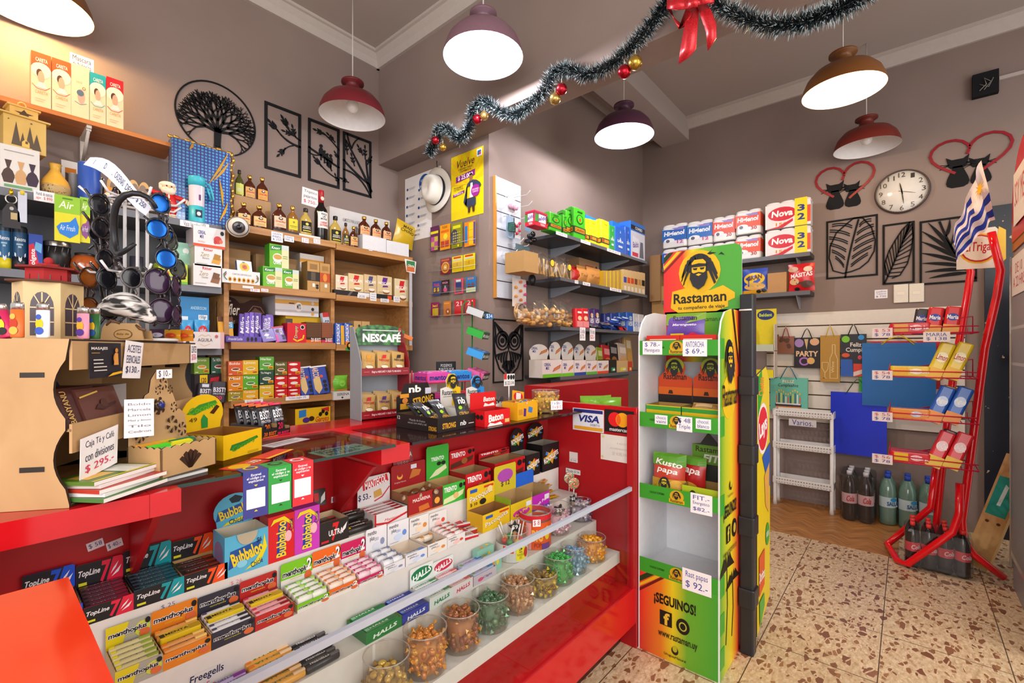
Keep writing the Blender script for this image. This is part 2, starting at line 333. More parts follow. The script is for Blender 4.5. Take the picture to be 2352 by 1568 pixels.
# black junction box, conduit
a=P(2232,186,X=XB); m=M().box(0,-.04,0,.115,0,.14,C('17161a','m'))
m.tube([(.03,-.043,.03),(.06,-.047,.06),(.05,-.05,.1),(.08,-.047,.07),(.05,-.045,.03)],.003,C('8a8680')); m.tube([(.03,-.043,.07),(.07,-.05,.04),(.09,-.047,.09)],.003,C('7a7670'))
put(m,'junction_box','black open junction box with loose grey wires high on wall','electrical box',(XB-.001,a.y,2.72),-90)
put(M().box(0,-.02,0,.8,0,.022,C('b3a8a2','m')),'cable_duct','grey cable duct running from black wire box along wall','cable duct',(XB-.001,a.y-.118,2.795),-90)
a=P(2031,0,Z=ZC-.0)
put(M().tube([(0,0,0),(.01,-.01,-.04)],.012,C('c8bfb8')).box(-.02,.2,-.012,.01,-.9,0,C('b9aea8','m')),'ceiling_cable_duct','white ceiling cable duct leading to hanging lamp above clock wall','cable duct',(3.2,.25,ZC))
# ================= pendant lamps =================
def lamp(name,label,loc,lit,red,power,col):
 o=put(None,name,label,'lamp',loc,group='dome pendant lamps')
 out=[(.181,0),(.176,.03),(.16,.07),(.128,.107),(.082,.128),(.05,.134)]
 sh_=sub(M().lathe(out,C(red,'p'),40,cap=False),'shade',o)
 sub(M().lathe([(.179,.0005),(.173,.03),(.157,.068),(.125,.104),(.08,.124),(.001,.13)],C('eceaea','m'),40,cap=False).lathe([(.179,.0005),(.181,0)],C('dad7d7','m'),40,cap=False),'reflector',sh_,'white inside of shade')
 sub(M().lathe([(.05,.132),(.042,.15),(.036,.185),(.062,.187),(.062,.197),(.02,.2),(.008,.21)],C(red,'p'),24),'collar',o)
 sub(M().tube([(0,0,.2),(0,0,ZC-loc[2])],.0032,C('cfc9c4')),'cord',o)
 if lit:
  def em(nt,b,N,L):
   b.inputs['Base Color'].default_value=(*col,1); b.inputs['Emission Color'].default_value=(*col,1); b.inputs['Emission Strength'].default_value=14
  bm=nodemat('bulb_%s'%(col,),em)
 else: bm=C('f1f0ee','g')
 b=M().ball((0,0,.06),.034,bm,16,10,sz=1.15); b.lathe([(.014,.1),(.014,.13)],C('b8b4ae','f'),12); sub(b,'bulb',o)
 if lit: light('POINT',name+'_light',(loc[0],loc[1],loc[2]+.012),power,col,.035)
WH=(.93,.93,1.0); WM=(1,.62,.24)
for lb,u,v,lit,red,pw,col in (('unlit dark red dome lamp hanging before three framed bird panels',810,268,0,'6d1f26',0,WH),
('lit white dome lamp at top centre above tinsel garland start',1110,132,1,'7a5a66',30,WH),('lit white dome lamp hanging beyond beam over grey shelves',1433,314,1,'4f2c40',30,WH),
('lit warm yellow dome lamp hanging above wall clock',1936,210,1,'7a4a22',18,WM),('unlit brownish red dome lamp hanging just over left heart decoration',1990,340,0,'6b241c',0,WH),
('lit warm yellow dome lamp cut off at top left corner',72,12,1,'7a4a22',14,WM)):
 p=P(u,v,Z=2.48); lamp('pendant_lamp',lb,(p.x,p.y,2.48),lit,red,pw,col)
BK='17171a'
# ================= cut-out wall art =================
def wall_loc(u,v,ax):
 p=P(u,v,X=XB) if ax=='B' else P(u,v,Y=YA); return p
def strip(m,pts,wds,y0,y1,mat):
 "flat curved bar of changing width in the x,z plane"
 L=[];Rr=[]
 for i,(x,z) in enumerate(pts):
  a=pts[max(0,i-1)];b=pts[min(len(pts)-1,i+1)]; dx,dz=b[0]-a[0],b[1]-a[1]; l=hypot(dx,dz) or 1; w=wds[i] if isinstance(wds,(list,tuple)) else wds
  L.append((x-dz/l*w,z+dx/l*w));Rr.append((x+dz/l*w,z-dx/l*w))
 for i in range(len(pts)-1): m.prism([Rr[i],Rr[i+1],L[i+1],L[i]],y0,y1,mat)
def leaf(m,x,z,ang,l,w,mat,y0=-.006,y1=0):
 ca,sa=cos(ang),sin(ang); pts=[(0,0),(.3,.8),(.62,.85),(1,0),(.62,-.85),(.3,-.8)]
 m.prism([(x+ca*a*l-sa*b*w/2,z+sa*a*l+ca*b*w/2) for a,b in pts],y0,y1,mat)
def bez(p0,p1,p2,n=8): return [((1-t)**2*p0[0]+2*t*(1-t)*p1[0]+t*t*p2[0],(1-t)**2*p0[1]+2*t*(1-t)*p1[1]+t*t*p2[1]) for t in [i/n for i in range(n+1)]]
def frame(m,w,h,b,mat):
 for q in ((0,0,w,b),(0,h-b,w,h),(0,b,b,h-b),(w-b,b,w,h-b)): m.box(q[0],-.006,q[1],q[2],0,q[3],mat)
bk=C(BK,'m')
# round tree of life
r0=.19; m=M()
n=48
for i in range(n):
 a,b=2*PI*i/n,2*PI*(i+1)/n
 m.prism([(q*cos(t),q*sin(t)) for q,t in ((r0,a),(r0,b),(r0-.007,b),(r0-.007,a))],-.006,0,bk)
def grow(x,z,ang,l,w,d):
 e=(x+cos(ang)*l,z+sin(ang)*l)
 if hypot(*e)>r0-.004:
  k=(r0-.004)/hypot(*e); e=(e[0]*k,e[1]*k)
 strip(m,[(x,z),e],[w,w*.7],-.006,0,bk)
 if d and hypot(*e)<r0-.008:
  for s in ((-.42,.38) if d<5 else (-.55,.02,.5)): grow(e[0],e[1],ang+s+R.uniform(-.12,.12),l*R.uniform(.72,.86),max(.0011,w*.66),d-1)
strip(m,[(0,-r0),(.0,-.13),(.002,-.06)],[.02,.015,.017],-.006,0,bk); strip(m,[(-.045,-r0+.006),(0,-.15)],[.004,.009],-.006,0,bk); strip(m,[(.045,-r0+.006),(0,-.15)],[.004,.009],-.006,0,bk)
for a in (.15,.62,1.1,1.57,2.05,2.5,2.98): grow(0.0,-.065,a,.055,.0085,5)
put(m,'wall_tree','round black cut-out tree of life on wall above bottles','wall art',(.853,YA-.001,2.372))
# three bird-branch panels
def sprig(m,x,z,ang,l,n=3,s=.03):
 ca,sa=cos(ang),sin(ang); strip(m,[(x,z),(x+ca*l,z+sa*l)],[.003,.0015],-.006,0,bk)
 leaf(m,x+ca*l,z+sa*l,ang,s,s*.42,bk)
 for i in range(n):
  f=.35+.6*i/n
  for q in (.7,-.7): leaf(m,x+ca*l*f,z+sa*l*f,ang+q,s*.85,s*.38,bk)
x0=1.09;w_=.205;h_=.383
for i,(xa,xb) in enumerate(((607,690.5),(707,779),(787,852))):
 A=P(xa,300,Y=YA).x;B=P(xb,300,Y=YA).x; w=B-A; m=M(); frame(m,w,h_,.0155,bk)
 if i==0:
  strip(m,bez((w,.185),(w*.55,.185),(w*.32,.245)),[.006,.006,.005,.005,.005,.004,.004,.003,.003],-.006,0,bk)
  sprig(m,w*.38,.232,2.45,.055,3,.033); strip(m,bez((w,.222),(w*.72,.245),(w*.55,.29)),.0035,-.006,0,bk); sprig(m,w*.66,.272,2.2,.05,3,.033); sprig(m,w*.85,.235,1.9,.05,2,.026); sprig(m,w*.8,.24,3.0,.05,2,.026)
  strip(m,bez((w*.8,.183),(w*.58,.165),(w*.5,.125)),.003,-.006,0,bk); sprig(m,w*.56,.152,-2.2,.055,2,.03)
 elif i==1:
  strip(m,bez((0,.205),(w*.5,.17),(w,.135)),.0055,-.006,0,bk); strip(m,bez((0,.175),(w*.2,.155),(w*.42,.185)),.003,-.006,0,bk)
  for k,(bx_,bs) in enumerate(((.4,1.3),(.51,.95),(.6,.95),(.71,1.2))):
   cx_=w*bx_; cz=.178-.012*k
   m.prism([(cx_+.011*bs*cos(t),cz+.018*bs+.02*bs*sin(t)) for t in [2*PI*j/12 for j in range(12)]],-.006,0,bk); m.prism([(cx_+.008*bs*cos(t),cz+.045*bs+.008*bs*sin(t)) for t in [2*PI*j/10 for j in range(10)]],-.006,0,bk); m.box(cx_-.004,-.006,cz-.03,cx_+.004,0,cz,bk)
  sprig(m,w*.86,.29,2.5,.05,2,.026); strip(m,bez((w,.245),(w*.8,.29),(w*.45,.325)),.003,-.006,0,bk); sprig(m,w*.52,.315,3.0,.05,2,.03); strip(m,bez((w,.06),(w*.6,.075),(w*.35,.125)),.003,-.006,0,bk); sprig(m,w*.42,.108,2.4,.05,3,.028); sprig(m,w*.75,.1,2.1,.06,3,.026); sprig(m,w*.98,.03,2.0,.05,2,.022); sprig(m,w*.98,.19,2.2,.035,2,.022)
 else:
  strip(m,bez((w,.04),(w*.75,.15),(w*.1,.33)),[.011,.01,.009,.008,.007,.006,.005,.005,.004],-.006,0,bk); strip(m,bez((w*.98,.03),(w*.8,.2),(w*.82,.25)),.006,-.006,0,bk); strip(m,bez((w,.0),(w*.6,.15),(0,.135)),.005,-.006,0,bk)
  strip(m,bez((w*.9,.09),(w*.45,.13),(0,.2)),.006,-.006,0,bk); strip(m,bez((w*.3,.29),(w*.36,.34),(w*.55,.375)),.004,-.006,0,bk); strip(m,bez((w*.3,.29),(w*.15,.34),(w*.15,.38)),.004,-.006,0,bk)
  for q in ((.78,.25,1.6,.07),(.7,.27,2.2,.05),(.86,.22,1.1,.05),(.4,.18,1.9,.06),(.15,.24,1.7,.07),(.2,.06,2.9,.04)): sprig(m,w*q[0],q[1],q[2],q[3],2,.028)
 put(m,'branch_wall_art',('black framed panel with a bare leafy twig, nearest the round tree','black framed panel with four little birds perched on branch','black framed panel with spreading tree branches nearest the corner')[i],'wall art',(A,YA-.001,2.184),0,'bird triptych panels')
# leaf triptych on the clock wall
def panel(u0,u1,vt,vb,lab,kind):
 a=P(u0,vt,X=XB);b=P(u1,vb,X=XB); w=a.y-b.y; h=a.z-b.z; m=M(); frame(m,w,h,.012,bk)
 if kind=='monstera':
  out=[]
  for j in range(11):
   t=j/10; out.append((w*(.42+.47*sin(PI*t*.93)**.8*(1 if t<.9 else .8)),h*(.06+.88*t)))
  cx=w*.48
  sil=[(.34,.08),(.14,.14),(.06,.36),(.08,.56),(.2,.78),(.44,.93),(.55,.99),(.72,.97),(.88,.8),(.95,.58),(.93,.4),(.82,.24),(.66,.14),(.5,.1)]
  pts=[(w*a_,h*b_) for a_,b_ in sil]; strip(m,pts+[pts[0]],.004,-.006,0,bk)
  strip(m,bez((w*.38,0),(w*.44,h*.4),(w*.64,h*.96)),.0055,-.006,0,bk)
  for k in range(6):
   f=.15+.13*k; sx_,sz_=w*(.41+.2*f*f+.06*f),h*f
   for s in (-1,1):
    e=(w*(.5+s*.44*sin(.5+f*2)),h*min(.9,f+.22-.12*f));
    for o_ in (0,.035): strip(m,bez((sx_+s*w*.07,sz_+h*(.03+o_)),((sx_+e[0])/2,sz_+h*(.12+o_)),(e[0],e[1]+h*o_)),.0032,-.006,0,bk)
 elif kind=='feather':
  sp=bez((w*.06,h*.02),(w*.42,h*.4),(w*.85,h*.95),14); strip(m,sp,.005,-.006,0,bk)
  for s in (-1,1):
   edge=[(w*a_,h*b_) for a_,b_ in (([(.1,.16),(.07,.36),(.2,.55),(.4,.72),(.62,.88),(.86,.99)] if s<0 else [(.3,.1),(.55,.14),(.78,.32),(.9,.55),(.95,.75),(.92,.96)]))]
   strip(m,edge,.0035,-.006,0,bk)
   for k in range(2,13):
    f=k/14; e=edge[min(5,int(f*6))]; e2=edge[min(5,int(f*6)+1)]; q=f*6-int(f*6); strip(m,[sp[k],(e[0]+(e2[0]-e[0])*q,e[1]+(e2[1]-e[1])*q)],.003,-.006,0,bk)
 else:
  sp=bez((w*.98,h*.04),(w*.62,h*.36),(w*.36,h*.96),14); strip(m,sp,.006,-.006,0,bk)
  for k,(ex,ez) in enumerate(((.18,.1),(.1,.2),(.05,.34),(.04,.5),(.04,.68),(.05,.84),(.16,.96))):
   q=sp[2+k*1]; strip(m,bez(q,((q[0]+w*ex)/2,(q[1]+h*ez)/2+.012),(w*ex,h*ez)),[.003,.007,.01,.011,.01,.009,.007,.004,.001],-.006,0,bk)
  for k,(ex,ez) in enumerate(((.97,.5),(.96,.72),(.9,.95),(.7,.97),(.54,.97))):
   q=sp[3+k*2]; strip(m,bez(q,((q[0]+w*ex)/2+.01,(q[1]+h*ez)/2),(w*ex,h*ez)),[.003,.006,.009,.009,.008,.007,.005,.003,.001],-.006,0,bk)
 put(m,'leaf_wall_art',lab,'wall art',(XB-.001,a.y,b.z),-90,'leaf triptych panels')
panel(1898,2016.5,509,632,'black framed cut-out of a split monstera leaf','monstera')
panel(2027,2101,517,649,'narrow black framed cut-out of a banana leaf','feather')
panel(2112,2244,509,646,'black framed cut-out of a palm frond behind flag','palm')
# hearts with two cats
def heart(uc,vc,wm,hm,lab):
 c=P(uc,vc,X=XB); o=put(None,'heart_decoration',lab,'wall decoration',(XB-.001,c.y,c.z),-90,'cat heart cut-outs')
 m=M(); pts=[]
 for i in range(33):
  t=-PI+2*PI*i/32; pts.append((wm/2*(sin(t)**3),hm/2*((13*cos(t)-5*cos(2*t)-2*cos(3*t)-cos(4*t))/15)))
 strip(m,pts[4:-3],.0075,-.008,0,C('8e1826','p')); strip(m,[pts[16],(-.012,pts[16][1]-.035)],.0075,-.008,0,C('8e1826','p')); sub(m,'heart',o)
 for k,(dx,s,hx) in enumerate(((-.055,1.08,0),(.05,.95,-.006))):
  m=M(); zb=-hm*.62
  m.prism([(dx+s*x,zb+s*z) for x,z in ((-.045,.012),(-.05,.03),(-.045,.055),(-.028,.1),(-.02,.125),(.02,.125),(.028,.1),(.045,.055),(.05,.03),(.045,.012),(.025,0),(-.025,0))],-.006,0,bk)
  m.prism([(dx+hx+s*x,zb+s*(z+.115)) for x,z in ((-.03,0),(-.042,.015),(-.044,.035),(-.05,.068),(-.025,.05),(.025,.05),(.05,.07),(.044,.035),(.042,.015),(.03,0))],-.006,0,bk)
  for sd in (-1,1):
   for q in (-.2,0,.2): strip(m,[(dx+hx+sd*.035*s,zb+s*.138),(dx+hx+sd*.078*s,zb+s*(.138+q*.07-.006))],.0011,-.006,0,bk)
  sub(m,'cat_silhouette',o)
heart(1939,418,.345,.3,'red heart outline with two black cats left of clock')
heart(2227,358,.37,.3,'red heart outline with two black cats behind flag')
# clock
c=P(2072,441,X=XB); o=put(None,'wall_clock','round white wall clock with black numerals between the two hearts','clock',(XB-.001,.03,2.218),-90)
rc=.143; rot90=Matrix.Rotation(PI/2,4,'X')
sub(M().lathe([(rc,0),(rc+.004,.012),(rc,.026),(rc-.006,.028),(rc-.007,.02)],C('4a3a38','p'),48,cap=False).xf(rot90),'rim',o)
m=M().lathe([(rc-.005,.0),(rc-.005,.014),(1e-4,.014)],C('e8e2da','m'),48).xf(rot90)
num=[]
for i in range(1,13):
 a=PI/2-2*PI*i/12; num.append(('t',str(i),.5+.39*cos(a)-.045*(1.4 if i>9 else .8),.5+.39*sin(a)-.055,.5+.39*cos(a)+.045*(1.4 if i>9 else .8),.5+.39*sin(a)+.055,'2a2726',0))
for i in range(60):
 a=2*PI*i/60; num.append(('l',[(.5+.465*cos(a),.5+.465*sin(a)),(.5+.48*cos(a),.5+.48*sin(a))],.0006,'3a3634'))
m.dec(num,(-rc,-.0145,-rc),(2*rc,0,0),(0,0,2*rc),(0,-1,0)); sub(m,'dial',o)
for nm,ang,l,w in (('hour_hand',PI/2+.18,.06,.0035),('minute_hand',PI/2+PI+.12+.0,.085,.0028),('second_hand',-.32,.075,.0012)):
 ca,sa=cos(ang),sin(ang); m=M(); strip(m,[(-ca*.018,-sa*.018),(ca*l*.6,sa*l*.6),(ca*l,sa*l)],[w,w,w*.3],-.019,-.0175,C('1b1a1c','p')); sub(m,nm,o)
m=M().lathe([(rc-.006,.021),(rc*.7,.026),(rc*.3,.029),(1e-4,.03)],clear('clock_glass',refl=.1),32,cap=False).xf(rot90); sub(m,'glass',o)
# ================= pillar face: posters, hat, ticket pockets =================
def onp(u,v): return P(u,v,X=XP)
a=onp(931,415);b=onp(992,545); w=a.y-b.y;h=2.352-1.905; sp=[('t','abitab',.06,.9,.2,.94,'4a5266'),('e',.74,.84,.2,.13,'1f4f9e'),('t','LOCALES\nTU\nBENEFICIO',.58,.78,.9,.9,'e8eaf2')]
sp=sp[1:]
for i in range(10):
 z=.82-.068*i; xx=.1+.45*(i%2); sp+=[('e',xx,z,.035,.02,'2c4f8f'),('r',xx+.06,z+.005,xx+.3,z+.012,'9aa0ac'),('r',xx+.06,z-.012,xx+.26,z-.005,'a9aeb8')]
sp+=[('t','REQUISITOS',.3,.12,.62,.15,'3a4050'),('t','PREMIOS',.3,.06,.6,.085,'3a4050'),('e',.2,.13,.03,.018,'2c4f8f'),('e',.2,.07,.03,.018,'2c4f8f')]
put(M().box(0,-.001,0,w,0,h,C('e3e1e4','m')).face('F',sp,w,.001,h,y0=-.001),'info_poster','white paper poster with blue circle and bullet points behind hat','poster',(XP-.001,a.y,1.905),-90)
a=onp(1037,360);b=onp(1111,335); w=a.y-b.y; h=.405
sp=[]
for i in range(9):
 t=PI*i/9+.1; sp.append(('p',[(.55,.5),(.55+.8*cos(t),.5+.6*sin(t)),(.55+.8*cos(t+.16),.5+.6*sin(t+.16))],'efc21a'))
sp=[('p',[(max(0,min(1,x)),max(0,min(1,y))) for x,y in q[1]],q[2]) for q in sp]
sp+=[('t','Vuelve',.2,.79,.74,.91,'6e2a2a',0,.3),('t','A SEGUNDA CHANCE\nCON PREMIOS DE',.24,.71,.68,.78,'7c4a2a'),('p',[(.17,.57),(.76,.61),(.76,.7),(.17,.66)],'8c2a8a'),('t','$ 25.000',.23,.59,.7,.67,'fff6ff',2),('t','PROGRAMATE\nTUS TRES PYLA',.1,.45,.4,.51,'7c4a2a'),('p',[(.08,.36),(.44,.39),(.44,.43),(.08,.4)],'8c2a8a'),('t','ENTERATE YA',.12,.378,.4,.41,'fff6ff'),
('r',.82,.86,.97,.97,'f4f6fa'),('e',.87,.93,.03,.022,'1c6f9a'),('e',.92,.93,.03,.022,'1c6f9a'),('e',.87,.9,.03,.022,'1c6f9a'),('e',.92,.9,.03,.022,'d8407a'),
('p',[(.56,.06),(.62,.06),(.66,.22),(.7,.06),(.76,.06),(.77,.28),(.55,.28)],'4a2f22'),('p',[(.5,.28),(.46,.2),(.42,.24),(.5,.42),(.55,.46),(.78,.46),(.88,.4),(.96,.42),(.92,.47),(.82,.52),(.72,.54),(.62,.54),(.54,.5),(.5,.44),(.52,.16),(.56,.14),(.8,.16),(.8,.26)],'37405a'),('p',[(.61,.28),(.72,.28),(.7,.5),(.64,.5)],'e8e4e6'),('e',.655,.58,.05,.05,'9a6a4a'),('p',[(.6,.6),(.61,.635),(.65,.65),(.7,.635),(.71,.6),(.68,.62),(.63,.62)],'1e1614'),('e',.79,.37,.13,.09,'a02a96'),('t','SEGUNDA\nCHANCE',.69,.34,.89,.4,'ffd8f4')]
put(M().box(0,-.001,0,w,0,h,C('e9d312','m')).face('F',sp,w,.001,h,y0=-.001),'promo_poster','bright yellow lottery poster with man in suit on pillar','poster',(XP-.001,a.y,1.968),-90)
# straw hat on a hook
c=onp(1010,436); o=put(None,'straw_hat','white fedora hat with black band hanging on pillar hook','hat',(XP-.004,c.y+.01,2.19),-90)
hm=M().lathe([(.112,.006),(.115,.0),(.13,.003),(.128,.008),(.095,.012),(.085,.014)],C('cfcac2','m'),32,sy=1.12,cap=False).xf(rot90); hm.v=[(x,y-.02*(abs(z)/.13)**2,z) for x,y,z in hm.v]; sub(hm,'brim',o)
m=M().lathe([(.085,.008),(.083,.03),(.078,.075),(.066,.1),(.04,.103),(.012,.092),(1e-4,.09)],C('d4d0c8','m'),32,sy=1.15).xf(rot90)
m.v=[(x*(1-.25*max(0,(-y-.06)/.05)),y,z) for x,y,z in m.v]; cr_=sub(m,'crown',o)
sub(M().lathe([(.0862,.01),(.0845,.032),(.083,.0325),(.084,.01)],C('202126','m'),32,sy=1.15,cap=False).xf(rot90),'hat_band',cr_,'black ribbon band')
p=onp(1010,385); m=M().box(-.012,-.004,-.03,.012,0,.01,C('e4e2de')).tube([(0,-.004,.0),(0,-.02,-.004),(.004,-.028,.02),(.004,-.026,.035)],.003,C('242226')); put(m,'wall_hook','white adhesive hook with black prong holding fedora','hook',(XP-.001,p.y,p.z),-90)
# transparent ticket pockets
a=onp(992,512);b=onp(1101,727)
W_=a.y-onp(1101,500).y; o=put(None,'ticket_display','clear wall display with four rows of pockets for lottery tickets on pillar','ticket display',(XP-.001,a.y,1.36),-90)
CLR=clear('clear_plastic',refl=.15)
sub(M().box(0,-.002,0,W_,0,.66,CLR),'back_sheet',o)
for i,z in enumerate((.455,.30,.155,.01)):
 m=M().box(0,-.03,z,W_,-.029,z+.05,CLR).box(0,-.03,z,W_,0,z+.0015,CLR); m.tube([(0,-.031,z+.0),(W_,-.031,z)],.0014,C('b8b2b0')); sub(m,'pocket',o)
tick=[(994,1013,521,578,'5a1f52',[('r',.05,.7,.95,.8,'e8d81a'),('r',.1,.38,.5,.58,'c04aa0'),('r',.5,.38,.92,.58,'c8b83a'),('r',.1,.2,.5,.38,'c8b83a'),('r',.5,.2,.92,.38,'c04aa0'),('r',.1,.04,.5,.2,'c04aa0'),('r',.5,.04,.92,.2,'c8b83a')],'purple and pink checkered lottery ticket, top row left'),
(1016,1039,517,574,'f0a010',[('r',.1,.68,.9,.78,'e06a1a'),('e',.55,.52,.2,.12,'e8e030'),('r',.1,.1,.45,.35,'c8402a'),('r',.52,.1,.9,.35,'c8402a'),('t','PUCHO',.25,.85,.75,.95,'a05a10')],'gold and orange lottery ticket with sun, top row'),
(1042,1067,513,570,'8a8a1a',[('r',.15,.78,.85,.9,'d8d820'),('e',.3,.45,.35,.3,'3a3a5a')]+[('e',.22+.2*i,.6-.11*j,.07,.035,'b8b04a') for i in range(4) for j in range(4)]+[('e',.7,.07,.08,.05,'e8d81a')],'olive lottery ticket with grid of ovals, top row'),
(1072,1097,510,566,'f08a1a',[('r',.05,.15,.28,.85,'1a7ac0'),('r',.42,.05,.8,.95,'f0c81a'),('r',.86,.05,1,.95,'2a4a9a'),('l',[(.42,.65),(.8,.65)],.001,'c0801a'),('l',[(.42,.35),(.8,.35)],.001,'c0801a')],'orange and yellow ticket with blue strip, top row right'),
(1017,1040,594,630,'7a1a3a',[('e',.5,.42,.4,.36,'e0a030'),('e',.5,.42,.3,.26,'a84a20'),('e',.5,.42,.22,.2,'e8b040'),('e',.5,.42,.08,.07,'f0f0f0'),('r',.1,.82,.9,.94,'c06030')],'maroon ticket with golden wheel in second pocket row'),
(1044,1068,589,625,'f0dc10',[('r',.05,.05,.95,.25,'d8b80a'),('r',.05,.33,.95,.62,'d8b010'),('r',.1,.72,.9,.8,'c8d0d8'),('r',.15,.85,.85,.95,'c8401a'),('l',[(.5,.38),(.5,.58)],.0015,'5a4a10')],'bright yellow ticket, left of the pair in second row'),
(1070,1096,584,621,'f0dc10',[('r',.05,.05,.95,.25,'d8b80a'),('r',.05,.33,.95,.62,'d8b010'),('r',.1,.72,.9,.8,'c8d0d8'),('r',.15,.85,.85,.95,'c8401a'),('l',[(.5,.38),(.5,.58)],.0015,'5a4a10')],'bright yellow ticket, right of the pair in second row'),
(999,1017,647,679,'2a4a9a',[('r',.1,.1,.9,.55,'5a2a2a'),('t','$ $',.15,.25,.85,.55,'f0d020',2),('t','TAXI',.15,.65,.85,.85,'e84a4a',2)],'small blue ticket with two gold dollar signs'),
(1019,1037,644,677,'2a1a24',[('e',.5,.35,.25,.16,'d83a8a'),('r',.42,.45,.58,.62,'7ac0d8'),('t','MAGIA',.15,.75,.85,.9,'e89ab0')],'small black ticket with pink potion flask'),
(1049,1069,640,675,'e04a6a',[('r',.12,.1,.85,.9,'5a5a62'),('r',.16,.42,.8,.72,'2a3a7a'),('r',.2,.78,.75,.92,'c8dce0')],'small pink and grey ticket beside the beach one'),
(1076,1098,636,671,'2a7ac0',[('r',0,0,1,.3,'c8dcb0'),('p',[(.1,.45),(.3,.62),(.5,.45)],'8a4a3a'),('p',[(.5,.45),(.7,.62),(.95,.45)],'8a4a3a'),('r',.15,.3,.85,.38,'6a2a1a'),('t','BUZIOS',.2,.82,.8,.94,'f08a2a',2)],'blue seaside ticket with brown hills in third row'),
(995,1014,695,728,'8a1a5a',[('r',.2,.1,.9,.6,'c8b020'),('t','3en1',.2,.68,.8,.86,'f0d020',2)],'purple ticket marked 3en1 in bottom pocket row'),
(1024,1041,692,726,'c87a3a',[('e',.6,.3,.3,.22,'a05a2a'),('e',.6,.3,.1,.08,'f0e8d8'),('r',.1,.8,.8,.9,'e8a030')],'orange brown ticket with wheel in bottom pocket row'),
(1049,1070,690,724,'c8202a',[('t','21',.2,.62,.8,.92,'f0c8d0',2)],'red ticket marked 21, left of the two reds'),(1074,1096,687,722,'c8202a',[('t','21',.2,.62,.8,.92,'f0c8d0',2),('r',.1,.1,.9,.5,'8a3a2a')],'red ticket marked 21, right of the two reds')]
for u0,u1,vt,vb,col,sp,lb in tick:
 a=onp(u0,vt);b=onp(u1,vb); w=a.y-b.y
 za,zb=onp((u0+u1)/2,vt).z,onp((u0+u1)/2,vb).z
 put(M().box(0,-.002,0,w,0,za-zb,C(col,'c')).face('F',sp,w,.002,za-zb,y0=-.002),'lottery_ticket',lb,'lottery ticket',(XP-.018,a.y,zb),-90,'lottery tickets in the clear pockets')
# owl panel on back wall edge
a=P(1131,731,Y=YC);b=P(1200,874,Y=YC); w=b.x-a.x;h=a.z-b.z; m=M(); frame(m,w,h,.008,bk); g=lambda x,z:(w*x,h*z)
for s in (1,-1):
 X=lambda x: .5+s*x
 m.prism([g(X(0),.6),g(X(.04),.72),g(X(.22),.84),g(X(.44),.95),g(X(.3),.78),g(X(.12),.7)][::1],-.006,0,bk)
 strip(m,[g(X(.44),.95),g(X(.42),.75),g(X(.46),.6),g(X(.42),.4)],.004,-.006,0,bk)
 cx_,cz_=X(.2),.66
 for rr,wd in ((.2,.004),(.125,.005)): strip(m,[(w*cx_+w*rr*cos(t),h*cz_+w*rr*sin(t)) for t in [2*PI*i/18 for i in range(19)]],wd,-.006,0,bk)
 m.prism([(w*cx_+w*.06*cos(t),h*cz_+w*.06*sin(t)) for t in [2*PI*i/12 for i in range(12)]],-.006,0,bk)
 for k in range(5): strip(m,bez(g(X(.02+.06*k),.5-.01*k),g(X(.1+.09*k),.42),g(X(.08+.075*k),.22+.045*k)),[.002,.003,.004,.005,.006,.006,.005,.004,.001],-.006,0,bk)
 for k in range(4): strip(m,bez(g(X(.01+.03*k),.34),g(X(.05+.06*k),.26),g(X(.03+.05*k),.14+.03*k)),.004,-.006,0,bk)
 strip(m,[g(X(.42),.4),g(X(.3),.22),g(X(.08),.1),g(X(.02),.04)],.0035,-.006,0,bk)
m.prism([g(.46,.6),g(.5,.5),g(.54,.6),g(.5,.64)],-.006,0,bk); strip(m,[g(.5,.2),g(.5,.01)],[.004,.006],-.006,0,bk)
put(m,'owl_wall_art','black framed cut-out owl panel below hanging hair accessories','wall art',(a.x,YC-.002,b.z))
# ================= tinsel garland, baubles, bow =================
def gpt(u,v,dx=0): p=P(u,v,X=XL-.05+dx); return p
path=[(985,352),(1002,322),(1008,298),(1030,298),(1055,318),(1078,292),(1088,250),(1112,234),(1150,256),(1185,264),(1215,242),(1250,208),(1270,170),(1305,158),(1345,172),(1390,156),(1440,118),(1480,75),(1515,30),(1545,-10),(1580,-32),(1625,-15),(1668,22),(1720,45),(1780,58),(1840,52),(1900,32),(1960,4),(2010,-30)]
pts=[gpt(*q) for q in path]; fine=[]
for i in range(len(pts)-1):
 a=pts[max(0,i-1)];b=pts[i];c=pts[i+1];d=pts[min(len(pts)-1,i+2)]
 for k in range(10):
  t=k/10; fine.append(.5*((2*b)+(c-a)*t+(2*a-5*b+4*c-d)*t*t+(3*b-a-3*c+d)*t**3))
m=M(); dk=C('141e22','p');mid=C('2a3a40','p');wt=C('b4c4c8','p')
va,fa,vb,fb,vc,fc=[],[],[],[],[],[]
for i,p in enumerate(fine):
 tang=(fine[min(i+1,len(fine)-1)]-fine[max(i-1,0)]).normalized()
 for k in range(46):
  q=Vector((R.gauss(0,1),R.gauss(0,1),R.gauss(0,1))); q=(q-tang*q.dot(tang)*.75).normalized(); l=R.uniform(.032,.052); b0=p+tang*R.uniform(-.012,.012)
  sd=q.cross(Vector((R.gauss(0,1),R.gauss(0,1),R.gauss(0,1)))).normalized()*.0011; mi_=b0+q*l*.6; e=b0+q*l
  n=len(va); va+=[b0-sd,b0+sd,mi_+sd,mi_-sd]; fa.append((n,n+1,n+2,n+3))
  tv,tf=(vb,fb) if R.random()<.42 else (vc,fc); n=len(tv); tv+=[mi_-sd,mi_+sd,e]; tf.append((n,n+1,n+2))
m.add(va,fa,dk).add(vb,fb,wt).add(vc,fc,mid); m.tube(fine[::4],.004,C('20282a'),6)
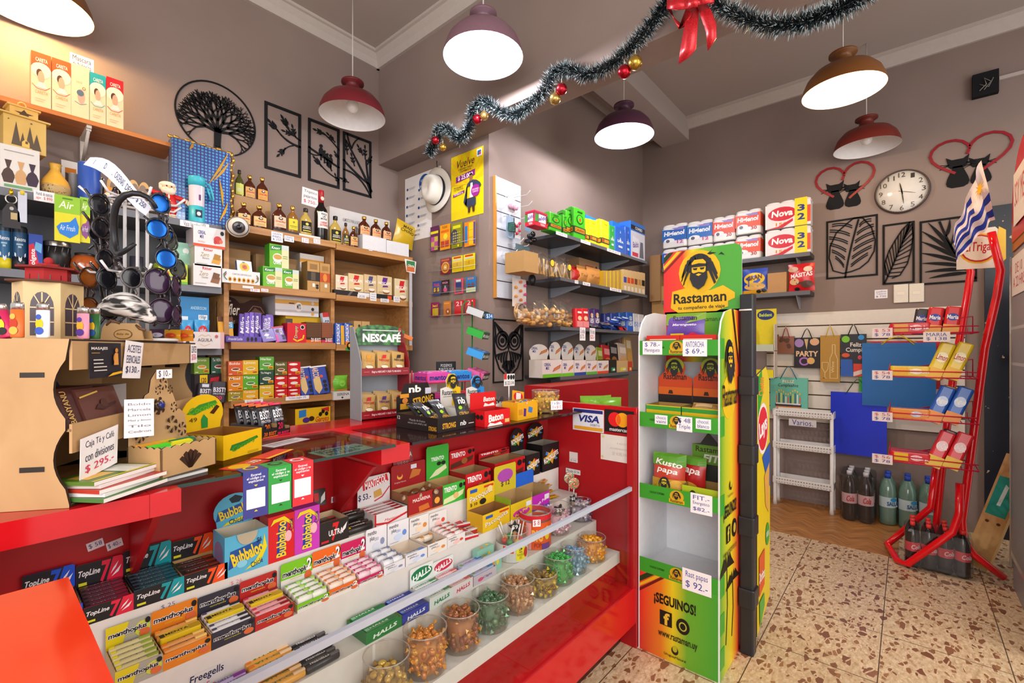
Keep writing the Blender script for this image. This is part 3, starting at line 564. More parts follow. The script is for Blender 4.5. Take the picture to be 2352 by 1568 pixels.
put(m,'tinsel_garland','dark green tinsel garland with frosted white tips draped along beam','garland')
def bauble(u,v,rpx,col,lb):
 p=P(u,v,X=XL-.075); t=p.x/(sT*(u-CX)/F+cT); r=rpx*t/F; o=put(None,'bauble',lb,'bauble',p,group='baubles on the tinsel garland')
 m=M().ball((0,0,0),r,C(col,'f'),18,12);
 for k in range(4): m.tube([(r*1.005*sin(a)*cos(k*1.6+a*.8),r*1.005*sin(a)*sin(k*1.6+a*.8),r*1.005*cos(a)) for a in [.4+i*.25 for i in range(9)]],r*.02,C(hexmix(col,'000000',.45),'f'),5)
 sub(m,'ball',o); sub(M().lathe([(r*.22,r*.94),(r*.22,r*1.12),(r*.05,r*1.14)],C('b8a878','f'),10).tube([(0,0,r*1.1),(0,0,r*1.9)],.0012,C('d8d0b0')),'cap',o)
for q in ((1000,322,9,'b02030','red bauble at lower left end of garland'),(1017,338,8,'c8963a','gold bauble at lower left end of garland'),(1096,274,11,'b02030','red bauble under garland second from left end'),(1112,266,10,'c8a060','gold bauble touching second red one'),
  (1290,205,13,'b02030','red bauble under middle dip of garland'),(1275,227,13,'b89a58','gold bauble under middle dip of garland'),(1434,165,15,'b01828','large red bauble hanging near the bow'),(1459,144,16,'b8953f','large gold bauble hanging near the bow')): bauble(*q)
def glit(nt,b,N,L):
 v=N('ShaderNodeTexVoronoi'); v.inputs['Scale'].default_value=900; tc=N('ShaderNodeTexCoord'); L(tc.outputs['Object'],v.inputs['Vector'])
 r=N('ShaderNodeValToRGB'); r.color_ramp.elements[0].color=(*rgb('8c0912'),1); r.color_ramp.elements[1].color=(*rgb('f0303a'),1); L(v.outputs['Color'],r.inputs[0]); L(r.outputs[0],b.inputs['Base Color']); b.inputs['Roughness'].default_value=.3; b.inputs['Metallic'].default_value=.4
GL=nodemat('red_glitter',glit)
def ribbon(px,hw):
 "ribbon strip following pixel rows: list of (left u, left v, right u, right v, bulge)"
 m=M(); f=[];b=[]
 for (u0,v0_,u1,v1_,dx) in px: f.append((P(u0,v0_,X=XL-.1+dx),P(u1,v1_,X=XL-.1+dx)))
 vs=[q for pr in f for q in pr]; vs+=[q+Vector((.004,0,0)) for pr in f for q in pr]; n=len(f); o=2*n
 fs=[(2*i,2*i+1,2*i+3,2*i+2) for i in range(n-1)]+[(o+2*i+2,o+2*i+3,o+2*i+1,o+2*i) for i in range(n-1)]
 fs+=[(2*i,2*i+2,o+2*i+2,o+2*i) for i in range(n-1)]+[(o+2*i+1,o+2*i+3,2*i+3,2*i+1) for i in range(n-1)]+[(0,o,o+1,1),(2*n-2,2*n-1,o+2*n-1,o+2*n-2)]
 return m.add(vs,fs,GL,True)
bo=put(None,'ribbon_bow','red glitter ribbon bow fixed at top of garland','bow')
for nm,px in (('ribbon_tail',[(1580,10,1605,12,0),(1572,60,1602,62,-.01),(1563,110,1598,112,0),(1558,147,1580,132,.005),(1580,132,1596,136,.005)][:4]),('ribbon_tail',[(1598,5,1618,0,0),(1610,40,1634,25,-.01),(1622,75,1645,55,0),(1625,116,1645,86,.005)]),
('bow_loop',[(1588,-10,1588,18,-.02),(1560,-12,1556,22,-.05),(1532,-14,1531,20,-.03),(1534,16,1548,40,0),(1558,66,1572,60,.0),(1575,20,1590,30,-.015)]),('bow_loop',[(1592,-12,1592,14,-.02),(1615,-22,1618,8,-.05),(1638,-20,1640,4,-.03),(1628,2,1632,12,0)]),('bow_knot',[(1578,-12,1602,-14,-.06),(1580,2,1604,0,-.065),(1580,16,1602,15,-.06)])): sub(ribbon(px,0),nm,bo)
# ================= pine shelving against the left wall =================
def wood(nm,c0,c1,sc=(1.2,14,14),ro=.45):
 def bd(nt,b,N,L):
  tc=N('ShaderNodeTexCoord'); mp=N('ShaderNodeMapping'); mp.inputs['Scale'].default_value=sc; L(tc.outputs['Object'],mp.inputs[0])
  n=N('ShaderNodeTexNoise'); n.inputs['Scale'].default_value=3; n.inputs['Detail'].default_value=6; n.inputs['Distortion'].default_value=.6; L(mp.outputs[0],n.inputs['Vector'])
  r=N('ShaderNodeValToRGB'); r.color_ramp.elements[0].position=.3; r.color_ramp.elements[0].color=(*rgb(c0),1); r.color_ramp.elements[1].position=.7; r.color_ramp.elements[1].color=(*rgb(c1),1)
  L(n.outputs['Fac'],r.inputs[0]); L(r.outputs[0],b.inputs['Base Color']); b.inputs['Roughness'].default_value=ro
 return nodemat(nm,bd)
_sp0=spot
def spot(pl,u0,u1,vt,z):
 if isinstance(z,tuple):
  um=(u0+u1)/2; z=P(um,z[1],Y=pl[1]).z if pl[0]=='Y' else P(um,z[1],X=pl[1]).z
 return _sp0(pl,u0,u1,vt,z)
PINE=wood('pine','a06d3a','bd8a52'); PINED=wood('pine_back','8f6338','a87a48')
YF=2.49; zs=(1.767,1.475,1.188,.9,.73)
o=put(None,'wooden_shelving','pale pine shelving unit of two bays against grey wall','shelving',(.82,YF,0))
X1,X2,X3=0,.543,1.085
for j,(xa,xb) in enumerate(((X1,X2),(X2,X3))):
 for i,z in enumerate(zs): sub(M().box(xa+.002,0,z-.034-(.008*j),xb-.002,.29,z-(.008*j),PINE),'shelf_board',o)
for x in (X1-.018,X2-.012,X3-.03): sub(M().box(x,.035,.0,x+.022,.29,zs[0]-.036,PINE),'upright',o)
sub(M().box(0,.282,.0,X3,.29,zs[0]-.05,PINED),'back_panel',o)
sub(M().box(0,.02,.0,X3,.03,zs[4]-.04,PINED),'plinth',o)
# --- bottles
def flask(lb,pl,u0,u1,vt,z,glass,cap,lab,group,sp=(),liquid=None,kind=0):
 loc,w,h,rz=spot(pl,u0,u1,vt,z); r=w/2; d=.52 if kind==0 else .8
 pr=[(r*.86,0),(r*.97,.004),(r,h*.08),(r,h*.5),(r*.9,h*.6),(r*.6,h*.7),(r*.33,h*.77),(r*.28,h*.8),(r*.28,h*.88)]
 if kind==2: pr=[(r*.9,0),(r,.006),(r,h*.56),(r*.88,h*.63),(r*.5,h*.7),(r*.4,h*.76),(r*.38,h*.86)]; d=1
 cen=loc+Vector((w/2,r*d+.003,0))
 o=put(M().lathe(pr,glass,24,sy=d),'bottle' if kind!=2 else 'wine_bottle',lb,'bottle',cen,group=group)
 ck=C(cap,'f' if cap.startswith('d') else 'p')
 if kind==2: c=M().lathe([(r*.44,h*.76),(r*.44,h),(r*.4,h+.002),(1e-4,h+.002)],C('a01a22','p'),16); c.dec([('e',.5,.5,.5,.5,'d8c8b8')],(-r*.28,-r*.44,h*.8),(r*.56,0,0),(0,0,h*.08),(0,-1,0))
 else: c=M().lathe([(r*.34,h*.865),(r*.36,h*.87),(r*.36,h*.99),(r*.3,h),(1e-4,h)],ck,16)
 sub(c,'cap',o)
 # label wraps the front half of the flask
 lm=M(); n=9; z0,z1=(h*.1,h*.5) if kind!=2 else (h*.24,h*.56); vs=[]; A=.95
 for i in range(n):
  a=-PI/2-A+2*A*i/(n-1); vs+=[(r*1.012*cos(a),r*d*1.012*sin(a)-.0004,z0),(r*1.012*cos(a),r*d*1.012*sin(a)-.0004,z1)]
 lm.add(vs,[(2*i,2*i+2,2*i+3,2*i+1) for i in range(n-1)],C(lab,'m'))
 hw=r*sin(A)
 lm.dec(sp,(-hw,-r*d*1.012,z0),(2*hw,0,0),(0,0,z1-z0),(0,-1,0),lay=1,bend=lambda a,b:-r*d*1.012*(1-sqrt(max(0,1-((a*2-1)*sin(A))**2)))+.0004)
 sub(lm,'label',o); return o
BRN=C('4a1e0e','g'); AMB=C('8a5a24','g'); YEL=C('b79a4a','g'); DRK=C('14100f','g'); GRN=C('4a4a1c','g')
GP=[('e',.5,.8,.2,.14,'3a2a26'),('e',.5,.83,.1,.07,'d8c8a8'),('t','GrapaMiel',.08,.4,.92,.62,'c8402a',1,.2),('r',.15,.12,.85,.16,'b89a6a'),('r',.2,.24,.8,.28,'b89a6a')]
GY=[('e',.5,.7,.12,.1,'8a7a1a'),('r',.1,.3,.9,.36,'8a7a1a'),('r',.2,.18,.8,.22,'9a8a2a')]
GB=[('e',.5,.75,.16,.13,'c8c050'),('t','WHISKY\nRESERVA',.1,.3,.9,.56,'e8e4d0',1),('r',.1,.08,.9,.18,'c8b83a')]
A1=('Y',2.5); g='spirit flasks on the top pine shelf'
bx=carton('cardboard_box','brown cardboard box under three flasks on top pine shelf','box',('Y',2.59),537,622,455,zs[0],.15,'a98560',k='m')
zt=P(580,455,Y=2.59).z
for lb,u0,u1,vt,gl,cp,lab,sp in (('green flask behind holographic bag on cardboard box',541,563,389,GRN,'26241c','c8cf6a',GB),('brown honey grappa flask, middle one on cardboard box',563,590,401,BRN,'d8a850','d8a468',GP),('brown honey grappa flask, right one on cardboard box',592,619,406,BRN,'d8a850','e8a050',GP)):
 flask(lb,('Y',2.62),u0,u1,vt,zt,gl,cp,lab,g,sp)
for lb,u0,u1,vt,gl,cp,lab,sp in (('brown grappa flask right beside the white dome camera',546,580,464,BRN,'d8a850','e8bf80',GP),('brown grappa flask before right end of cardboard box',582,617,471,BRN,'d8a850','e8bf80',GP),
('brown grappa flask on small dark tray',629,662,466,BRN,'d8a850','e6c4a4',GP),('clear yellow flask with plain yellow label on tray',663,688,472,AMB,'d8a850','d6cc3e',GY),('black capped flask with black label left of wine bottle',692,720,477,YEL,'22201e','23211c',GB)):
 flask(lb,A1,u0,u1,vt,zs[0]+.012 if u0>620 else zs[0],gl,cp,lab,g,sp)
loc,w,h,_=spot(A1,627,735,560,zs[0]); put(M().box(0,-.005,.0005,w*.52,.1,.0115,C('2a2826')).box(w*.53,-.005,.0005,w,.1,.0115,C('d8d8d4')),'bottle_tray','low black and white tray under three flasks','tray',loc)
flask('tall dark red wine bottle with red capsule on top shelf',A1,731,759,435,zs[0],DRK,'a01a22','e6e0dc',None,[('t','FINCA\nLAS\nMORAS',.2,.5,.8,.92,'1a1a1c',2),('t','CABERNET\nSAUVIGNON',.12,.12,.88,.4,'c8403a',2)],kind=2)
z2=zs[0]-.008
for lb,u0,u1,vt,z,gl,cp,lab,sp in (('pale yellow flask with black cap right of wine bottle',761,788,495,z2,YEL,'1e1c1a','2a281c',GB),('small black capped miniature bottle on right bay',789,805,511,z2,AMB,'1e1c1a','3a3a2a',GB),('small brown miniature grappa flask on right bay',806,825,519,z2,BRN,'d8a850','e0b070',GP)):
 flask(lb,A1,u0,u1,vt,z,gl,cp,lab,g,sp)
for i,(u0,u1,vt) in enumerate(((833,887,543),(888,939,556))): carton('white_box','plain white low box on right bay top, '+('under brown flasks' if i==0 else 'near the yellow snack bag'),'box',('Y',2.5),u0,u1,vt,z2,.1,'d9d9dc',k='m')
zb=P(860,544,Y=2.5).z
for lb,u0,u1,vt in (('brown grappa flask on white box, nearest miniatures',828,854,496),('brown grappa flask on white box, middle of three',856,879,503),('brown grappa flask on white box, nearest yellow bag',881,903,509)): flask(lb,('Y',2.53),u0,u1,vt,zb if u0<885 else zb-.012,BRN,'d8a850','e0a878',g,GP)
carton('white_carton','long white carton with small icons behind the wine bottle','box',('Y',2.66),757,895,490,z2,.1,'cfcbca',[('t','ALIMENTOS PARA LA SAZON',.2,.72,.5,.8,'5a5654'),('p',[(.2,.5),(.26,.5),(.23,.66)],'b8b4b2'),('e',.42,.55,.03,.12,'8a8684'),('t','2 1',.4,.5,.44,.6,'f0f0f0')],k='m')
loc,w,h,_=spot(('Y',2.56),907,954,500,('v',556));
m=M().pouch(w,h,.05,C('c9a51e','c')); m.dec([('t','MAIZ\nCHINO',.2,.55,.85,.85,'4a3a12',1,.2)],(0,0,0),(w,0,0),(0,0,h),(0,-1,0),bend=lambda a,b:.025*((max(0,sin(PI*a))**.6)*(max(0,sin(PI*b))**.55))+.001)
put(m,'snack_bag','crumpled yellow snack bag leaning at right end of top shelf','snack bag',loc+Vector((0,.03,0)),rot=(0,rd(14),0))
# dome security camera
c=P(547,520,Y=2.44); o=put(None,'dome_camera','white dome security camera at corner of top pine shelf','security camera',c,-15)
sub(M().ball((0,0,0),.043,C('dedad4','p'),28,16),'ball',o); sub(M().lathe([(.046,0),(.05,.012),(.046,.03),(.03,.046)],C('d8d4ce','p'),28,cap=False).xf(Matrix.Rotation(rd(-90),4,'X')),'mount',o); l_=sub(M().lathe([(.027,.033),(.027,.04),(.022,.043),(1e-4,.044)],C('3c3a40','g'),24).xf(Matrix.Rotation(rd(108),4,'X')),'lens',o); sub(M().lathe([(.012,.0435),(.011,.046),(1e-4,.047)],C('15151a','g'),16).xf(Matrix.Rotation(rd(108),4,'X')),'glass',l_)
# --- second shelf
z=zs[1]; A2=('Y',2.5)
carton('cardboard_box','brown cardboard box behind the playing card deck','box',('Y',2.64),508,575,572,z,.12,'a5825c',k='m')
carton('cardboard_box','brown cardboard carton behind green soup boxes','box',('Y',2.63),588,689,590,z,.13,'a8855e',k='m')
b=carton('card_game_box','long white Spanish playing cards display box with wreaths','card box',A2,510,597,621,z,.05,'e6e4e4',[('t','CARTAS ESPAÑOLAS',.26,.62,.76,.78,'5a5654',0)]+[('e',.2+.12*i,.28,.045,.17,'d89a1a') for i in range(6)]+[('e',.2+.12*i,.28,.02,.08,'5a2a12') for i in range(6)]+[('l',[(.1,.8),(.04,.6),(.06,.35),(.12,.2)],.002,'2a6a3a'),('l',[(.9,.75),(.95,.55),(.93,.3),(.87,.18)],.002,'2a6a3a'),('l',[(.1,.7),(.07,.5)],.002,'b83a2a'),('l',[(.91,.6),(.93,.4)],.002,'b83a2a')])
loc,w,h,_=spot(('Y',2.51),546,580,597,('v',628)); m=M().box(0,0,0,w,.02,h,C('e2e0de'),{'L':C('4a6a9a')}); m.face('F',[('r',.08,.06,.92,.94,'d8dce2'),('e',.5,.5,.34,.36,'d8b820'),('e',.5,.5,.18,.2,'c8642a'),('e',.45,.86,.1,.05,'5a7a9a'),('t','C',.42,.42,.58,.58,'3a1a12')],w,.02,h)
put(m,'card_deck','deck of playing cards with gold coin tilted on white box','card deck',loc,rot=(rd(-14),0,0))
KN=[('r',0,0,.62,1,'6fb52e'),('p',[(.05,.72),(.62,.78),(.62,.98),(.05,.92)],'1f7a3a'),('t','Knorr',.1,.78,.55,.9,'f0f4ea',2,.15),('e',.42,.42,.26,.2,'efe9d8'),('e',.42,.46,.22,.11,'c89a4a'),('r',.62,0,1,1,'dcd9a8'),('r',.62,.8,1,1,'c8d4d0'),('t','Quick',.18,.12,.6,.28,'f4f6ee',2,.1),('r',.68,.5,.94,.53,'8a9a4a'),('r',.68,.42,.94,.45,'8a9a4a')]
for lb,u0,u1,vt,zz in (('green instant soup box, left of the bottom pair',604,648,613,z),('green instant soup box, right of the bottom pair',648,686,619,z),('green instant soup box standing on top of pair',619,663,562,('v',615))):
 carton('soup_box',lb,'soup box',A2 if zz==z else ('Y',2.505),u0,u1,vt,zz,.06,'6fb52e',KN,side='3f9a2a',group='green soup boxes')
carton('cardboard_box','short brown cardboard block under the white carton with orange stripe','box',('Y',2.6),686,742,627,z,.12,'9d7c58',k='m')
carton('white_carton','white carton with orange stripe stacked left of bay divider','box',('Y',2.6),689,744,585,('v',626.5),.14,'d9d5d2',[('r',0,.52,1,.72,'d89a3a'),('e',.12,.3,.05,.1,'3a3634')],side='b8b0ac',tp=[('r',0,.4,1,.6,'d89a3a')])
carton('cookie_box','tall kraft cookie box with black wrap band','box',A2,706,734,601,z,.07,'b98e54',[('r',0,.34,1,.66,'26211e'),('r',.3,.36,.66,.64,'57493a'),('r',.2,.74,.8,.92,'8f6a3a'),('e',.8,.2,.12,.04,'26211e'),('e',.8,.12,.12,.04,'26211e'),('r',.4,.14,.6,.26,'ece8e4')],side='8f6a3c')
carton('cookie_box','tall kraft cookie box with red wrap band','box',A2,735,758,605,z,.07,'b98e54',[('r',0,.34,1,.66,'b8481f'),('e',.5,.5,.2,.14,'d88a3a'),('r',.2,.74,.8,.9,'9f763f'),('r',.45,.16,.7,.28,'ece8e4')],side='8f6a3c')
z=zs[1]-.008
loc,w,h,_=spot(A2,768,902,668,z); m=M().box(0,0,0,w,.12,.03,C('211f22')).face('F',[('r',.38,.1,.62,.9,'e2e0de'),('p',[(.2,0),(.24,0),(.3,1),(.26,1)],'5a585a'),('r',.9,.1,.98,.8,'d8502a')],w,.12,.03); put(m,'display_tray','low black shelf tray carrying cappuccino boxes','tray',loc)
def NES(c): return [('p',[(.3,.56),(.62,.56),(.72,.92),(.4,.92)],c),('t','NESCAFE',.1,.54,.92,.68,'f6f0e6',2),('p',[(.35,.38),(.75,.42),(.7,.5),(.4,.48)],c),('e',.6,.16,.24,.14,'8a5a34'),('e',.6,.2,.24,.08,'f0e2cc'),('r',.1,.1,.34,.13,'b09068')]
for lb,u0,u1,vt,c,zz,f in (('cream coffee sachet box with red emblem, smallest at left',771,799,632,'c8262a',z+.03,'e4d4b8'),('cream coffee box with red emblem, second in the row',800,835,629,'c8262a',z+.03,'dcc596'),('beige coffee box with slate blue emblem',836,865,631,'4a4a78',z+.03,'d4b88a'),('beige coffee box with purple emblem',866,900,634,'5a2a8a',z+.03,'d8bf90'),('cream coffee box with red emblem standing alone at right end',906,938,641,'c8262a',z,'dccba0')):
 carton('coffee_box',lb,'coffee box',('Y',2.505),u0,u1,vt,zz,.05,f,NES(c),side='c0a070',group='coffee boxes on the right bay')
# paddle sign on stick
p=P(941,610,Y=2.47); o=put(M().box(-.01,-.003,-.52,.01,.003,-.03,C('b8b4b6','m')),'paddle_sign','white stick sign with small ice cream card pinned beside shelving','sign',(p.x,2.46,p.z)); m=M().prism([(-.035,-.045),(.032,-.05),(.04,.03),(-.05,.036)],-.006,-.002,C('eae6e4','m')); m.dec([('r',.16,.1,.86,.5,'c86a3a'),('r',.14,.5,.88,.9,'3a7a4a'),('t','Oferta',.25,.45,.8,.65,'f0f0ea',1,.2)],(-.05,-.0062,-.05),(.09,0,0),(0,0,.086),(0,-1,0)); sub(m,'card',o)
# --- third shelf: chocolate
z=zs[2]
m=M(); a=P(501,786,Y=2.6).x; b=P(612,786,Y=2.6).x; w=b-a; h=P(555,686,Y=2.6).z-z
m.prism([(0,0),(w,0),(w*1.0,h*.78),(w*.97,h*.9),(w*.86,h),(w*.7,h*1.0),(w*.56,h*.92),(w*.46,h*.9),(w*.36,h),(w*.2,h*1.06),(w*.06,h*1.0),(0,h*.9)],0,.006,C('35201b','m')); m.dec([('t','Cofler',.03,.62,.46,.88,'efe4d8',1,.25),('t','Aireado\nSIN TAPAS',.1,.42,.36,.6,'d8a84a',0,.2),('t','Nuevo',.12,.92,.28,.98,'c8b8a8',0,.2),('p',[(.6,.6),(.8,.56),(.96,.7),(.78,.82)],'5a2e1e'),('p',[(.6,.6),(.6,.56),(.8,.5),(.8,.56)],'7a4a34'),('l',[(.56,.5),(.6,.66),(.74,.86),(.9,.84),(.98,.7)],.0015,'8a5a4a')],(0,0,0),(w,0,0),(0,0,h),(0,-1,0))
put(m,'display_card','dark brown chocolate display card with wavy top','display card',(a,2.62,z))
MK=[('t','Milka',.12,.3,.55,.9,'efeaf4',1,.2,90),('e',.72,.3,.12,.05,'241a2a'),('e',.72,.2,.12,.05,'241a2a'),('e',.72,.1,.12,.05,'241a2a'),('p',[(.6,.5),(.78,.46),(.72,.6)],'e8e0f0')]
def bar(lb,u0,u1,vt,zz,col,sp,y=2.5,d=.012,lean=-10,roll=0,name='chocolate_bar',cat='chocolate bar',group=None,vb=None):
 loc,w,h,_=spot(('Y',y),u0,u1,vt,zz); m=M().rbox(0,0,0,w,d,h,d*.3,C(col,'c')); m.face('F',sp,w,d,h,lay=2); return put(m,name,lb,cat,loc,rot=(rd(lean),rd(roll),0),group=group)
g='purple chocolate bars'
bar('orange and blue chocolate bar left of purple bars',503,538,726,z,'d89a1e',[('p',[(.4,.5),(1,.56),(1,.85),(.5,.8)],'2f9ad0'),('r',.0,.8,1,1,'5a2f1a'),('e',.5,.2,.25,.12,'5a2a14'),('e',.8,.15,.14,.08,'1a1612'),('t','LECHE',.6,.6,.9,.8,'f4f0e8',1,0,90)],y=2.52)
for i,(u0,u1,vt,r) in enumerate(((547,572,718,6),(560,586,716,5),(573,597,715,4),(585,602,716,3),(601,622,722,5),(611,629,720,4))):
 bar('purple milk chocolate bar standing, %s of the upright six from the left'%ORD[i],u0,u1,vt,z,hexmix('5b3f9a','7a5cc0',(i%3)/2),MK,y=2.54-.006*i if i<4 else 2.56,roll=r,group=g)
loc,w,h,_=spot(('Y',2.492),518,602,772,z); m=M().rbox(0,0,0,w,.07,h,.004,C('5a3fa4','c')); m.face('F',[('t','Amandel Leche',.06,.3,.45,.75,'e0d8ee',1,.3),('e',.6,.5,.04,.38,'241a2a'),('e',.71,.5,.04,.38,'241a2a'),('e',.82,.5,.04,.38,'241a2a')],w,.07,h); put(m,'chocolate_bar','purple chocolate bar lying flat along shelf edge','chocolate bar',loc,group=g)
bar('purple bar with white diamond tilted beside the flat bar',604,637,755,z,'5f45a2',[('p',[(.2,.5),(.45,.38),(.6,.55),(.4,.66)],'ece6f2'),('t','Milka',.3,.2,.8,.36,'ece6f2',1,.2),('e',.3,.85,.1,.08,'241a2a'),('e',.55,.85,.1,.08,'241a2a')],y=2.495,lean=-22,roll=-9,group=g)
bar('purple and magenta bar tilted next to red box',634,662,748,z,'6a3a9a',[('r',0,.9,1,1,'b81a4a'),('r',0,0,.3,.5,'d84a9a'),('e',.4,.7,.14,.1,'4a241a'),('e',.75,.35,.12,.07,'1a141c'),('e',.75,.2,.12,.07,'1a141c'),('t','Milka',.5,.45,.8,.85,'e8e0f0',1,0,90)],y=2.5,lean=-22,roll=-9,group=g)
carton('yellow_box','flat yellow carton under the white milk carton','box',('Y',2.58),656,740,727,z,.16,'c9a02a',[('r',.0,.15,.18,.9,'4a4640'),('r',.05,.3,.13,.75,'b8b4a8'),('r',.4,.5,.9,.75,'e0d8c0')],k='m')
carton('white_carton','white carton with orange stripe and round black logo over chocolate','box',('Y',2.57),632,732,682,('v',725.5),.17,'d8d4d6',[('r',0,.6,1,.82,'d09a40'),('r',0,.18,1,.3,'b4aeae'),('r',.3,.62,.42,.68,'3a3632'),('e',.52,.48,.09,.24,'e2dedc'),('t','MITS',.48,.36,.57,.62,'1e1c1c',2,0,0),('e',.85,.4,.035,.09,'1e1c1c'),('e',.85,.15,.035,.09,'d89a3a'),('e',.85,.72,.035,.09,'c8c0b8')],side='b8b2b8')
carton('candy_box','red candy box with yellow lettering beside brown boxes','candy box',('Y',2.495),660,704,742,z,.07,'d01f2c',[('t','Dropsy',.34,.2,.6,.9,'4a3a9a',3,.1,90),('t','Dropsy',.36,.24,.56,.86,'f0d020',1,.1,90),('l',[(.3,.2),(.5,.08),(.8,.2),(.85,.4)],.004,'e8c020'),('e',.78,.8,.12,.12,'e8e4e4'),('e',.78,.8,.09,.09,'1e1a1a')],side='a81626')
for i,(u0,u1,c,c2) in enumerate(((703,738,'5c3a24','d8641e'),(739,764,'8a4e34','c83a5a'))):
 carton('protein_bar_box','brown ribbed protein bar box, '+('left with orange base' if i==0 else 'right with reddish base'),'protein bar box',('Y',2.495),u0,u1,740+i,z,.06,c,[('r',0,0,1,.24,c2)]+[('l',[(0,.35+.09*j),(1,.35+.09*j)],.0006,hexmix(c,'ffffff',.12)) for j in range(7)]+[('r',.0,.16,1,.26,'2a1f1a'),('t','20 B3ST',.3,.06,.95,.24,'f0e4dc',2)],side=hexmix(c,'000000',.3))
z=zs[2]-.008
bar('white and blue foil bag leaning against bay divider',752,769,718,z,'b9c0cc',[('p',[(0,.5),(1,.3),(1,0),(0,0)],'1f3f8a'),('r',.1,.86,.9,1,'b8242a'),('t','GO',.2,.6,.8,.76,'2a3a6a',2)],y=2.52,d=.03,lean=-6,roll=-8,name='snack_bag',cat='snack bag')
for i,(u0,u1) in enumerate(((771,791),(792,811))):
 bar('blue biscuit pack with vertical white lettering, %s of pair'%('left' if i==0 else 'right'),u0,u1,742,z,'1f4fb0',[('r',.62,0,1,.9,'e0a82a'),('t','PORTENITAS',.14,.14,.5,.94,'f0f4fa',2,0,-90),('r',.1,.02,.5,.1,'e8d8c0')],y=2.5,d=.04,lean=-3,name='biscuit_pack',cat='biscuit pack',group='blue biscuit pair')
for i,(u0,u1) in enumerate(((813,830),(831,849))):
 carton('cookie_box','kraft box with black label behind coffee display, %s of pair'%('left' if i==0 else 'right'),'box',('Y',2.51),u0,u1,737+i,z,.06,'c09c66',[('r',.15,0,.85,.5,'201c1a'),('r',.4,.1,.6,.4,'c8b89a'),('e',.7,.8,.16,.06,'4a3a2a')],group='kraft box pair on right bay')
p=P(794,805,Y=2.486); m=M().box(0,-.001,0,.078,0,.053,C('e07a1e','m')).face('F',[('p',[(0,0),(1,0),(1,.55),(.5,.6),(0,.3)],'2f9a3a'),('e',.35,.5,.26,.44,'1a1613'),('e',.35,.58,.14,.2,'d8a83a'),('t','UN',.62,.45,.98,.8,'d8dcd0',1)],.078,.001,.053,y0=-.001)
put(m,'price_card','small orange and green card with bearded face on shelf edge','card',(p.x,2.4885,p.z))
# --- fourth shelf: tea
z=zs[3]
TEA=lambda t,c: [('t',t,.08,.74,.8,.92,'f2ece0',1),('e',.5,.42,.3,.12,'e8e2d8'),('e',.5,.44,.24,.07,c),('r',.6,.1,.95,.3,'e8a020'),('r',.65,.14,.9,.2,'6a1a1a'),('r',.06,.08,.26,.13,'efe8da')]
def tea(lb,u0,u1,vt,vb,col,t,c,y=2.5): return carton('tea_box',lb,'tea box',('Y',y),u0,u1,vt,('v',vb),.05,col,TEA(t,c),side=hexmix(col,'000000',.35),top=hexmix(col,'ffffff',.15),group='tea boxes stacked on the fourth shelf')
carton('coffee_carton','black coffee sachet carton with red emblem and yellow 120 sticker','coffee box',('Y',2.56),447,519,859,z,.06,'2a1e20',[('r',.16,.6,.4,.98,'e8c41a'),('t','120',.2,.7,.36,.88,'7a1a12',2),('p',[(.42,.5),(.72,.56),(.78,.9),(.5,.86)],'c8142a'),('t','NESCAFE',.26,.3,.86,.48,'efe8e4',2)])
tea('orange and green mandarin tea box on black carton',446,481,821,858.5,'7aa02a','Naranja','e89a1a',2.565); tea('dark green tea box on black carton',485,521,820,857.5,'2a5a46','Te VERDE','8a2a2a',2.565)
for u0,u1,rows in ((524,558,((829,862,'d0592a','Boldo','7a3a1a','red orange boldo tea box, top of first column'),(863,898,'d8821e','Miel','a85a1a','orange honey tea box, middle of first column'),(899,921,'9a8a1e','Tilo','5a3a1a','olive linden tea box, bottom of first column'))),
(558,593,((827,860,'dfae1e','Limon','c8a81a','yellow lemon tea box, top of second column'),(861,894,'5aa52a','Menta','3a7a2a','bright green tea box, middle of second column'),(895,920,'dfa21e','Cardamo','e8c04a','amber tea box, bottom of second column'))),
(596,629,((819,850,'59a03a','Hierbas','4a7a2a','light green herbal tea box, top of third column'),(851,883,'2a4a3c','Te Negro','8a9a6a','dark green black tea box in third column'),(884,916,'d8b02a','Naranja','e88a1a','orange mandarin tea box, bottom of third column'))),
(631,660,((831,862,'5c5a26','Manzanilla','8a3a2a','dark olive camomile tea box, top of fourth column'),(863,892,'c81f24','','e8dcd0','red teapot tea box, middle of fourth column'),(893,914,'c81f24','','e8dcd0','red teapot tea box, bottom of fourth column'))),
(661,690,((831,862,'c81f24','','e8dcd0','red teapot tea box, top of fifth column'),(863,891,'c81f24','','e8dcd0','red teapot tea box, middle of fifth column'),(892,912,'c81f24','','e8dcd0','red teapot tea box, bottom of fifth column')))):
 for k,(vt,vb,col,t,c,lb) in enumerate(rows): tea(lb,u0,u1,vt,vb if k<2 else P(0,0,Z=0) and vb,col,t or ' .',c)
AR=[('t','ARCOR',.12,.55,.5,.95,'f0c8a0',2,0,-90),('p',[(.1,.55),(.5,.62),(.55,.2),(.3,.02),(.1,.2)],'d8b878'),('e',.75,.42,.12,.06,'16141a'),('e',.75,.28,.12,.06,'16141a'),('e',.75,.14,.12,.06,'16141a'),('e',.6,.62,.1,.05,'d8502a'),('r',0,.95,1,1,'e8e8ec')]
for i,(u0,u1,vt) in enumerate(((692,725,842),(722,760,840))): bar('blue wafer pack leaning on fourth shelf, %s one'%('left' if i==0 else 'right, overlapping'),u0,u1,vt,z,'1f3f9e',AR,y=2.5-.012*i,d=.03,lean=-12,roll=-5,name='wafer_pack',cat='wafer pack',group='blue wafer packs')
z=zs[3]-.008
